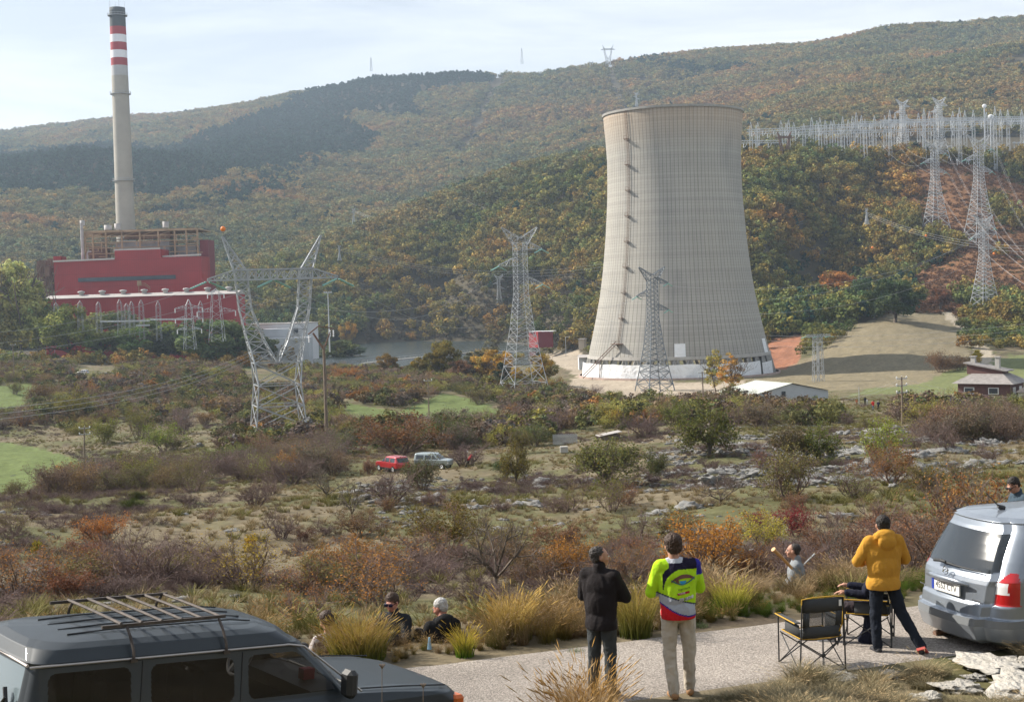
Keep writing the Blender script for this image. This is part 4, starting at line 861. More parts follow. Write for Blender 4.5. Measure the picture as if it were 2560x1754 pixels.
for i, (x, yt_, yb) in enumerate([(142, 756, 808), (202, 752, 800), (248, 754, 806), (301, 748, 812), (318, 758, 806), (331, 753, 814), (355.5, 749, 822), (398, 752, 826), (504, 752, 825)]):
    d = 590; q = P(x, yb+14, d); mast(q, P(x, yt_, d)[2]-q[2], 1.0, .8, label='slim lattice mast before the turbine hall, number %s from the left' % ['one','two','three','four','five','six','seven','eight','nine'][i], group='slim masts before the turbine hall', bw=.15, matn='steel')
m = MB()
for y0, y1, x0, x1 in ((802, 800, 250, 374), (812, 811, 340, 374), (797, 796, 375, 480)): lat(m, [P(x0, y0, 588), P(x0, y0+3, 588), P(x0, y0+1.5, 591)], [P(x1, y1, 588), P(x1, y1+3, 588), P(x1, y1+1.5, 591)], 14, .16, .1)
tag(m.build('busbar_beam', MAT['fsteel']), 'low horizontal lattice beam before the turbine hall', 'beam')
q = P(475, 860, 540); mast(q, P(475, 748, 540)[2]-q[2], 2.1, 1.0, 'lattice_pylon', 'grey pylon with three pairs of arms before the right part of the turbine hall', bw=.17, arms=((7.5, 4.5, 2), (12.5, 5.6, 2), (17.5, 5.6, 2)) if 0 else ((5.6, 4.6, 1.6), (9.6, 5.2, 1.6), (13.6, 5.2, 1.6)), cat='pylon')
q = P(543, 840, 520); mast(q, P(542, 722, 520)[2]-q[2], 2.6, 1.2, 'lattice_pylon', 'grey pylon with one wide crossarm at the right end of the turbine hall', bw=.17, arms=((9.0, 7.0, 1.8), (15.2, 3.0, 1.4)), cat='pylon', tip=.05)
q = hit(2046, 953); kk = P(2046, 841, q[1])[2]-q[2]
o = empty('twin_leg_pylon', q, R(10), 'small pylon on two thin lattice legs in the dry field', 'pylon'); m = MB(); kx = q[1]/FPX
for s in (-1, 1): lat(m, sq(s*6.5*kx+0, -1, .9), sq(s*6.5*kx, kk, .55), 12, .13, .08, hor=False)
m.build('legs', MAT['steel'], o); m = MB(); lat(m, [(-4.2, -.4, kk), (-4.2, .4, kk), (-4.2, 0, kk+.7)], [(4.2, -.4, kk), (4.2, .4, kk), (4.2, 0, kk+.7)], 8, .13, .09); m.build('cross_arm', MAT['steel'], o)
for x in (-4, 0, 4): insulator(o, (x, 0, kk), (x-1.8, -1, kk-.3), .12); insulator(o, (x, 0, kk), (x+1.8, 1, kk-.3), .12)
# substation
random.seed(11); rows = (992, 1022, 1052)
cols = [95,152,340,403,527,592,660,750,772,848,925,957,1030,1105,1190,1232,1372,1465,1512,1600,1745,1803,1915,2020,2093,2197,2310]
ctop = [280,280,265,260,290,240,240,270,262,235,230,200,255,225,225,180,215,205,165,150,190,160,180,200,150,175,175]
proto = {}; MASTS = []
for r_ in range(2):
    for i, (cx, ct) in enumerate(zip(cols, ctop)):
        if r_ and i % 3 == 1: continue
        d = rows[(i+r_) % 3]+r_*12; px = 1850+cx*.3055+r_*13; py = 220+ct*.3055+r_*7
        q = on(px, d); H = P(px, py, d)[2]-q[2]; ww = 1.1
        grp = 'pale lattice masts of the hilltop substation'; lab = 'pale lattice mast of the switchyard on the hilltop behind the tower'
        MASTS.append(px)
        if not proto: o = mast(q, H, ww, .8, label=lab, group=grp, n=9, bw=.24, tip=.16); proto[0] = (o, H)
        else:
            o = copy_tree(proto[0][0]); o.location = q; o.scale = (1, 1, H/proto[0][1])
        MASTS[-1] = (px, o)
for i, (px, o) in enumerate(sorted(MASTS, key=lambda t: t[0])): o['label'] = 'pale lattice mast of the hilltop substation, number %s from the left' % numw(i+1)
for i, (x0, x1, y0, y1, d) in enumerate([(1868, 2000, 330, 325, 992), (1870, 2150, 336, 324, 1022), (2000, 2300, 322, 308, 1052), (2130, 2330, 312, 304, 992), (2130, 2560, 318, 302, 1022), (2330, 2600, 302, 296, 992), (2200, 2600, 306, 300, 1062), (1850, 1960, 358, 357, 985), (2150, 2430, 332, 326, 1000), (1940,2240,338,330,1040), (2330,2600,314,309,1040)]):
    m = MB(); h = 1.7; A_ = P(x0, y0, d); B_ = P(x1, y1, d); A_ = np.array([A_[0], A_[1], A_[2]]); up = np.array([0, 0, h]); dy = np.array([0, h, 0]); o0 = A_.copy()
    lat(m, [A_-o0, A_-o0+up, A_-o0+up+dy, A_-o0+dy], [B_-o0, B_-o0+up, B_-o0+up+dy, B_-o0+dy], max(4, int((x1-x0)/7)), .24, .15, hor=False)
    o = m.build('gantry_beam', MAT['fsteel'], loc=o0); tag(o, 'horizontal lattice beam on the substation masts, %s' % ['leftmost upper one','long upper one at left','long highest one in the middle','short one left of the middle pylon','long one in the right half','highest one at the right edge','rear one at the right edge','lowest one at the left end','low one under the middle pylons','low one in the centre','low one at the right edge'][i], 'beam', 'lattice beams of the hilltop substation')
    for t in np.linspace(.08, .92, max(2, int((x1-x0)/26))):
        mm = MB(); p = (B_-o0)*t; mm.tube([p, p-[0, 0, 3.2]], .22, 6); mm.tube([p+[2.5, 0, 0], p+[1.2, 0, -2.5], p-[0, 0, 3.2]], .12, 5); mm.build('insulator', MAT['white'], o)
m = MB()
for k in range(60):
    px = random.uniform(1870, 2560); d = random.choice(rows)+random.uniform(-6, 6); q = on(px, d); h = random.uniform(2.5, 5)
    m.bar(q, q+[0, 0, h], .3); m.box(q+[0, 0, h], (random.uniform(.8, 2.5), 1, random.uniform(.5, 1.4)))
tag(m.build('switchgear', MAT['fsteel']), 'rows of small switchgear on posts under the substation beams', 'switchgear', kind='stuff')
for px, py, r in ((2461, 265, 1.5), (2477, 292, 1.9)):
    o = empty('dish_antenna', P(px, py, 1005), 0, 'round white dish antenna, %s one above the substation' % ('smaller upper' if py < 280 else 'larger lower'), 'antenna'); MB().lathe([(0, .3), (r*.7, .15), (r, -.3), (r, -.5), (0, -.4)], n=20).build('dish', MAT['white'], o).rotation_euler = (R(80), 0, R(-15))
    m = MB(); m.bar((0, .3, 0), (0, .6, -P(px, py, 1005)[2]+on(px, 1005)[2]), .6); m.build('pole', MAT['fsteel'], o)
for px, pt, pb_, d, l, nm in ((1305, 121, 158, 2850, 'red and white radio mast on the mountain skyline left of the cleared strip', 'radio_mast'), (928, 143, 176, 3050, 'thin radio mast on the left shoulder of the mountain skyline', 'radio_mast'), (2012, 0, 0, 0, '', '')):
    if d: q = P(px, pb_, d); mast(q, P(px, pt, d)[2]-q[2], 2.2, 1.0, nm, l, bw=.8, cat='radio mast', matn='fsteel')
# poles
def wpole(px, py, pt, label, arms=1, lean=0, mt='wood', w=.24, d=None):
    q = hit(px, py) if d is None else on(px, d); H = P(px, pt, q[1])[2]-q[2]; o = empty('utility_pole', q, R(20), label, 'pole')
    m = MB(); m.tube([(0, 0, -.5), (lean*.5, 0, H*.5), (lean, 0, H)], [w*.6, w*.52, w*.42], 8); m.build('post', MAT[mt], o)
    for k in range(arms):
        m = MB(); z = H-.25-k*.9; m.bar((lean-.8, 0, z), (lean+.8, 0, z), .12)
        b_ = m.build('cross_arm', MAT['steel'], o)
        for s in (-.75, 0, .75): mm = MB(); mm.lathe([(.05, 0), (.09, .05), (.09, .2), (0, .24)], (lean+s, 0, z+.06), 8); mm.build('insulator', MAT['white'], o)
    return o, q, H
NP, NPq, NPH = wpole(818, 1120, 862, 'tall thick pole with a forked steel head beside the large twin peaked pylon', 0, w=.42, mt='wood')
m = MB(); t = (-1.35, 0, NPH+1.6); u_ = (1.0, 0, NPH+1.9); b0 = (0, 0, NPH-.6)
m.bar(b0, t, .22); m.bar(b0, u_, .14); m.bar((-2.0, 0, NPH+1.45), (-.6, 0, NPH+2.5), .14); m.bar((-.6, 0, NPH+2.5), (1.4, 0, NPH+2.1), .14); m.build('forked_head', MAT['rust'], NP)
for x, z in ((-1.9, 1.4), (.9, 2.0), (1.35, 2.0)):
    mm = MB(); mm.tube([(x, 0, NPH+z-.1-.12*i) for i in range(8)], [.12 if i % 2 else .05 for i in range(8)], 8); mm.build('insulator', MAT['white'], NP)
wpole(210, 1170, 1066, 'wooden pole with two small arms beside the lower green field', 2, .3)
wpole(36, 955, 860, 'wooden pole with a flat arm at the far left of the scrub', 1)
wpole(1073, 1052, 948, 'short wooden pole at the edge of the middle green field', 1)
wpole(1760, 1030, 928, 'leaning dark pole in front of the two slim yellow poplars', 2, -.2)
wpole(2256, 1060, 941, 'brown pole with several arms left of the brick house', 3, 0)
wpole(2455, 1052, 996, 'thin pale pole before the brick house', 0, mt='steel', w=.14)
wpole(2148, 1012, 966, 'thin pale pole behind the small group of people', 0, mt='steel', w=.14)
wpole(1888, 985, 945, 'thin pole at the dry field beyond the shed', 0, mt='steel', w=.14)
def lamp(px, py, pt, label, d=None):
    q = hit(px, py) if d is None else P(px, py, d); H = P(px, pt, q[1])[2]-q[2]; o = empty('street_lamp', q, R(0), label, 'street lamp')
    m = MB(); m.tube([(0, 0, 0), (0, 0, H-.3), (.3, 0, H), (1.4, 0, H+.15)], [.12, .09, .08, .07], 8); m.build('post', MAT['fsteel'], o); m = MB(); m.box((1.6, 0, H+.12), (.9, .3, .18)); m.build('lamp_head', MAT['white'], o)
lamp(1415, 890, 842, 'grey street lamp left of the cooling tower yard'); lamp(138, 900, 870, 'small street lamp in the scrub right of the tall poplar'); lamp(346, 903, 885, 'small street lamp in the scrub under the round oaks')
q = P(824, 862, 600); H = P(824, 732, 600)[2]-q[2]; o = empty('floodlight_mast', q, 0, 'tall thin floodlight mast right of the large twin peaked pylon', 'floodlight mast'); m = MB(); m.tube([(0, 0, -3), (0, 0, H)], [.35, .16], 8); m.build('post', MAT['fsteel'], o)
m = MB(); m.box((0, 0, H), (3.2, .3, .3)); [m.box((x, -.3, H+.35), (.6, .5, .5)) for x in (-1.4, -.5, .5, 1.4)]; m.build('lamp_bar', MAT['fsteel'], o)
# ------------------------------------------------------------------ cables
CABN = {}
def cable(a, b, sag, r, label, group, n=24):
    a = np.asarray(a, float); b = np.asarray(b, float); m = MB()
    pts = [(b-a)*t-np.array([0, 0, 4*sag*t*(1-t)]) for t in np.linspace(0, 1, n)]
    m.tube(pts, r*.8, 4, cap=False); o = m.build('power_line', MAT['cable'], loc=a); CABN[group] = CABN.get(group, 0)+1; tag(o, label+', strand '+numw(CABN[group]), 'cable', group); return o
def arm_pt(o, k, p): return np.array(o.location)+rotz(o.rotation_euler[2])@(np.array(p, float)*k)
k0 = (P(698, 590, 232)[2]-PB[2])/34.8
for i, x in enumerate((-11, 0, 11)):
    a = arm_pt(PY0, k0, (x-3.1, -3, 26.2)); e = P(-120, 838+i*30, 190) if i < 3 else None
    cable(a, e, 1.5, .026, 'cable running left from the large twin peaked pylon across the red plant', 'cables left of the large pylon')
    a = arm_pt(PY0, k0, (x+3.3, 3, 26.0)); s_, z_ = ((1, .955), (-1, .845), (1, .72))[i]
    e = arm_pt(PY1, k1, (s_*6.5-3.3, -2.5, z_*41-1.1)); cable(a, e, 9, .03, 'sagging cable from the large twin peaked pylon to the three armed pylon', 'cables between the two left pylons')
for i, (s_, z_) in enumerate(((1, .955), (-1, .845), (1, .72))):
    a = arm_pt(PY1, k1, (s_*6.5+3.3, 2.5, z_*41-1.1)); e = arm_pt(PY2, k2, (s_*6.5-3.3, -2.5, z_*41-1.1)); cable(a, e, 6, .035, 'cable from the three armed pylon to the pylon before the cooling tower', 'cables before the cooling tower')
    a = arm_pt(PY2, k2, (s_*6.5+3.3, 2.5, z_*41-1.1)); e = arm_pt(PY3, k3, (s_*6.5-3.3, -2.5, z_*41-1.1)); cable(a, e, 10, .05, 'cable crossing from the cooling tower to the lowest pylon on the heather slope', 'cables right of the cooling tower')
for i, (py0, py1) in enumerate(((870, 818), (892, 836), (905, 846))): cable(P(1905, 838+i*13, 470), P(2700, 790+i*15, 470), 2.5, .04, 'thin cable crossing low over the dry field', 'cables over the dry field')
for o_, k_ in ((PY4, (P(2337, 375, 885)[2]-B4[2])/41), (PY5, (P(2442, 362, 860)[2]-B5[2])/41)):
    for s_, z_ in ((1, .955), (-1, .845), (1, .72)):
        for q_ in (0, .8):
            a = arm_pt(o_, k_, (s_*6.5+q_, -2.5, z_*41-1.1)); xo = 70 if o_ is PY4 else 150
            e = P(2485+xo+s_*35+z_*60, 700+z_*20, 420); cable(a, e, 9, .03, 'long cable descending from the upper pylons over the heather slope', 'cables over the heather slope')
        cable(arm_pt(o_, k_, (s_*6.5, 2.5, z_*41-1.1)), P(2200+120*(o_ is PY5)+s_*20, 318, 1010), 9, .05, 'cable rising from the upper pylons to the substation', 'cables up to the substation')
for i in range(3): cable(P(-60, 1025+i*14, 150), P(640, 872+i*9, 320), 2.2, .03, 'low cable climbing rightwards across the scrub before the large pylon', 'low cables over the left scrub')
for i in range(3): cable(P(2256, 946+i*9, 262), P(2700, 990+i*14, 250), 1.5, .02, 'village cable passing before the brick house', 'village cables')
for i in range(2): cable(P(1760, 932+i*6, 300), P(2256, 946+i*9, 262), 5, .02, 'village cable between the dark pole and the brown pole', 'village cables to the dark pole')
for i in range(3): cable(P(885, 525+i*3, 1250), P(1481, 583+i*3, 1020), 14, .07, 'far cable sagging across the oak slope', 'far cables over the oak slope')
for i in range(3): cable(P(849, 618+i*4, 900), P(1868, 555+i*10, 860), 22, .06, 'far cable crossing behind the three armed pylon', 'far cables behind the three armed pylon')
for i in range(2): cable(P(1868, 575+i*6, 860), P(2010, 552+i*6, 900), 1, .06, 'short far cable just right of the tower edge', 'far cables right of the tower')
for i in range(3): cable(P(2167, 530+i*4, 850), P(2600, 615+i*8, 640), 5, .05, 'far cable from the tiny pylon to the right edge', 'far cables from the tiny pylon')
# ------------------------------------------------------------------ branching
def segmesh(S_, sides=3):
    """S_: n x 8 array p, q, r1, r2 -> V, F"""
    S_ = np.asarray(S_, float); p = S_[:, :3]; q = S_[:, 3:6]; d = q-p; d /= np.maximum(np.linalg.norm(d, axis=1), 1e-9)[:, None]
    ref = np.where(np.abs(d[:, 2:3]) < .9, [[0, 0, 1.0]], [[1.0, 0, 0]]); a = np.cross(d, ref); a /= np.linalg.norm(a, axis=1)[:, None]; b = np.cross(d, a)
    V = []
    for e, r in ((p, S_[:, 6:7]), (q, S_[:, 7:8])):
        for k in range(sides):
            t = math.tau*k/sides; V.append(e+(a*math.cos(t)+b*math.sin(t))*r)
    V = np.stack(V, 1); n = len(S_); base = (np.arange(n)*2*sides)[:, None]
    F = np.concatenate([base+np.array([[k, (k+1) % sides, sides+(k+1) % sides, sides+k]]) for k in range(sides)], 0)
    return V.reshape(-1, 3), F
def grow(seed, stems, levels, spread, up=.5, r0=.03, ratio=.62, kids=4, seglen=.34, wob=.35, base=.08, trunk=0, nseg=3, droop=0, zig=.3):
    """recursive shrub or tree about 1 unit tall; returns segments and tips"""
    r = np.random.default_rng(seed); segs = []; tips = []
    def br(p, d, L, rad, lv):
        n = nseg+(lv == 0); prev = p; pts = [p]
        for i in range(n):
            d = d+r.normal(size=3)*zig*.5; d[2] += (up*.12 if lv else .05)-droop*lv*.05; d = d/np.linalg.norm(d)
            q = prev+d*L/n; r1 = rad*(1-.55*i/n); r2 = rad*(1-.55*(i+1)/n); segs.append([*prev, *q, r1, r2]); prev = q; pts.append(q)
        if lv >= levels: tips.append([*prev, *d]); return
        nk = kids+r.integers(-1, 2)
        for k in range(max(2, nk)):
            t = r.uniform(.3, 1.0); f = t*n; i = min(int(f), n-1); s = np.array(pts[i])+(np.array(pts[i+1])-np.array(pts[i]))*(f-i)
            nd_ = d+r.normal(size=3)*wob*2; nd_[2] += up*.35; nd_ /= np.linalg.norm(nd_)
            br(s, nd_, L*ratio*r.uniform(.7, 1.15), rad*.5, lv+1)
        tips.append([*prev, *d])
    if trunk:
        d = np.array([r.normal(0, .08), r.normal(0, .08), 1]); p = np.array([0, 0, -.05]); n = 4
        for i in range(n):
            d = d+r.normal(size=3)*.1; d /= np.linalg.norm(d); q = p+d*trunk/n; segs.append([*p, *q, r0*(1.3-.4*i/n), r0*(1.3-.4*(i+1)/n)]); p = q
        for k in range(stems):
            a = math.tau*(k+r.random()*.7)/stems; dd = np.array([math.cos(a)*spread, math.sin(a)*spread, r.uniform(.35, 1.0)]); dd /= np.linalg.norm(dd)
            br(p-d*r.uniform(0, .3)*trunk, dd, seglen*r.uniform(.8, 1.2), r0*.6, 0)
    else:
        for k in range(stems):
            a = math.tau*(k+r.random())/stems; dd = np.array([math.cos(a)*spread*r.uniform(.3, 1.2), math.sin(a)*spread*r.uniform(.3, 1.2), 1]); dd /= np.linalg.norm(dd)
            br(np.array([math.cos(a)*base*r.random(), math.sin(a)*base*r.random(), -.03]), dd, seglen*r.uniform(.7, 1.2), r0*r.uniform(.5, 1), 0)
    return np.array(segs), np.array(tips)
def leaves_at(tips, per, size, scat, seed, cvar=.25):
    r = np.random.default_rng(seed); n = len(tips)*per; c = np.repeat(tips[:, :3], per, 0)+r.normal(size=(n, 3))*scat
    nor = r.normal(size=(n, 3))+[0, 0, .6]; nor /= np.linalg.norm(nor, axis=1)[:, None]; a = np.cross(nor, r.normal(size=(n, 3))); a /= np.linalg.norm(a, axis=1)[:, None]; b = np.cross(nor, a)
    s = size*r.uniform(.5, 1.4, n)[:, None]; V = np.stack([c-a*s, c-b*s*.6, c+a*s, c+b*s*.6], 1).reshape(-1, 3)
    h = r.uniform(1-cvar, 1+cvar, (n, 1))*np.repeat(r.uniform(.8, 1.2, (len(tips), 1)), per, 0); w = r.normal(0, .08, (n, 1)); cc = np.hstack([h*(1+w), h, h*(1-w)])
    return V, np.arange(n*4).reshape(-1, 4), np.repeat(cc, 4, 0)
def norm_unit(V, extra=()):
    return V
def cat(*parts):
    V = []; F = []; C_ = []; o = 0
    for v, f, c in parts: V.append(v); F.append(f+o); C_.append(c); o += len(v)
    return np.concatenate(V), np.concatenate(F), np.concatenate(C_)
PLANT = {}
def reg(kind, stems_me, leaf_me, hgt): PLANT.setdefault(kind, []).append((stems_me, leaf_me, hgt))
def mk(kind, seed, gargs, leaf=None, sides=3):
    S_, T_ = grow(seed, **gargs); top = S_[:, 5].max(); S_ = S_/top
    V, F = segmesh(S_, sides); sm = npmesh(kind+'_stems', V, F, MAT['twig'] if not gargs.get('trunk') else MAT['bark'])
    T_[:, :3] /= top; lm = None
    if leaf: V, F, C_ = leaves_at(T_, *leaf, seed+5); lm = npmesh(kind+'_foliage', V, F, MAT['leaf'], C_)
    reg(kind, sm, lm, 1)
for s in range(3):
    mk('bare_bush', 10+s, dict(stems=13, levels=3, spread=.85, up=.35, r0=.017, kids=5, seglen=.46, wob=.42, ratio=.6))
    mk('leafy_bush', 20+s, dict(stems=11, levels=3, spread=.75, up=.5, r0=.016, kids=4, seglen=.46, wob=.4, ratio=.6), (5, .017, .035))
    mk('sparse_bush', 30+s, dict(stems=12, levels=3, spread=.8, up=.4, r0=.016, kids=4, seglen=.46, wob=.42, ratio=.6), (2, .012, .03))
for s in range(3): mk('thorn_tree', 40+s, dict(stems=7, levels=3, spread=.95, up=.4, r0=.035, kids=5, seglen=.42, wob=.45, ratio=.62, trunk=.3), (4, .021, .045))
for s in range(2): mk('bare_tree', 50+s, dict(stems=5, levels=3, spread=.7, up=.6, r0=.03, kids=4, seglen=.5, wob=.4, ratio=.6, trunk=.2, zig=.45))
for s in range(2): mk('dense_bush', 60+s, dict(stems=12, levels=2, spread=.8, up=.5, r0=.015, kids=5, seglen=.5, wob=.5, ratio=.6), (16, .022, .07))
def mkcrown(kind, seed, shape, nclump, nleaf, size, spread, gargs):
    S_, T_ = grow(seed, **gargs); S_ = S_/S_[:, 5].max()*.92; V, F = segmesh(S_, 4); sm = npmesh(kind+'_trunk', V, F, MAT['bark'])
    V, F, C_ = leafballs(seed+1, nclump, nleaf, size, shape, spread); reg(kind, sm, npmesh(kind+'_crown', V, F, MAT['leaf'], C_), 1)
for s in range(3): mkcrown('oak', 70+3*s, sh_round, 60, 9500, .0155, .125, dict(stems=6, levels=2, spread=.6, up=.5, r0=.03, kids=4, seglen=.4, trunk=.3))
def sh_pop(p): z = (p[2]+1)/2; w = (.19*math.sin(math.pi*min(.98, z*.8+.15))); return np.array([p[0]*w, p[1]*w, .1+.88*z])
for s in range(2): mkcrown('poplar', 90+3*s, sh_pop, 150, 9500, .0095, .062, dict(stems=10, levels=1, spread=.25, up=1.2, r0=.018, kids=5, seglen=.5, trunk=.6))
for s in range(2): mkcrown('slim_poplar', 96+3*s, sh_pop, 46, 1500, .011, .05, dict(stems=12, levels=2, spread=.3, up=1.3, r0=.012, kids=4, seglen=.4, trunk=.6))
for s in range(1): mkcrown('conifer', 103+3*s, sh_cone, 60, 6000, .012, .07, dict(stems=6, levels=1, spread=.5, up=.2, r0=.02, kids=3, seglen=.3, trunk=.7))
# broom: upright rods
r_ = np.random.default_rng(5); n = 900; a = r_.uniform(0, 6.28, n); rr_ = r_.uniform(0, .35, n)**.8; p0 = np.stack([np.cos(a)*rr_, np.sin(a)*rr_, np.zeros(n)], 1)
dv = np.stack([np.cos(a)*rr_*1.6, np.sin(a)*rr_*1.6, r_.uniform(.55, 1.0, n)*(1-rr_*.9)], 1)+r_.normal(size=(n, 3))*.05
V, F = segmesh(np.hstack([p0, p0+dv, np.full((n, 1), .008), np.full((n, 1), .003)])); reg('broom', npmesh('broom_rods', V, F, MAT['leaf'], np.repeat(r_.uniform(.7, 1.3, (n, 1))*np.ones((1, 3)), 6, 0)), None, 1)
NAMES = dict(bare_bush='bush', leafy_bush='bush', sparse_bush='bush', dense_bush='shrub', thorn_tree='hawthorn_tree', bare_tree='bare_tree', oak='oak_tree', poplar='poplar_tree', slim_poplar='poplar_tree', conifer='conifer', broom='broom_shrub')
PN = dict(bush=('stems', 'foliage'), shrub=('stems', 'foliage'), hawthorn_tree=('trunk', 'crown'), bare_tree=('trunk', 'crown'), oak_tree=('trunk', 'crown'), poplar_tree=('trunk', 'crown'), conifer=('trunk', 'crown'), broom_shrub=('stems', 'foliage'))
TINT = dict(green=(.11, .135, .042), olive=(.165, .16, .05), lime=(.22, .24, .04), yellow=(.42, .30, .05), gold=(.40, .24, .04), orange=(.34, .155, .045), rust=(.21, .11, .06), brown=(.17, .105, .06),
            crimson=(.24, .03, .035), dark=(.065, .088, .038), pine=(.035, .06, .035), straw=(.35, .27, .12))
_lastp = [None]
def random_name(k): return dict(leafy_bush='leafy autumn bush', sparse_bush='half bare rusty bush', bare_bush='bare grey bush')[k]
def plant(kind, loc, h, wf=1.0, tint='green', twig=(1, 1, 1), label=None, group=None, rz=None, var=None, cat_=None):
    vs_ = PLANT[kind]; sm, lm, _ = vs_[var if var is not None else random.randrange(len(vs_))]; nm = NAMES[kind]
    rz = random.uniform(0, 6.28) if rz is None else rz; t = TINT[tint] if isinstance(tint, str) else tint
    t = tuple(c*random.uniform(.88, 1.12) for c in t)
    if lm is None:
        o = link(nm, sm, loc=loc); o.rotation_euler = (0, 0, rz); o.scale = (h*wf, h*wf, h); o.color = (*(t if kind == 'broom' else twig), 1)
    else:
        o = bpy.data.objects.new(nm, None); COL.objects.link(o); o.location = loc; o.rotation_euler = (0, 0, rz); o.scale = (h*wf, h*wf, h)
        a = link(PN[nm][0], sm, o); a.color = (*twig, 1); b = link(PN[nm][1], lm, o); b.color = (*t, 1)
    _lastp[0] = o; tag(o, label, cat_ or {'bush': 'bush', 'shrub': 'shrub', 'broom_shrub': 'shrub'}.get(nm, 'tree'), group); return o
def plant_at(kind, px, py, hpx, wf, tint, label, twig=(1, 1, 1), group=None, d=None, var=None, rz=None):
    q = hit(px, py) if d is None else on(px, d)
    return plant(kind, q-[0, 0, .05], hpx*q[1]/FPX, wf, tint, twig, label, group, var=var, rz=rz)
GT = (1.5, 1.5, 1.6); DT = (.7, .7, .7); PT = (1.25, 1.1, 1.15)
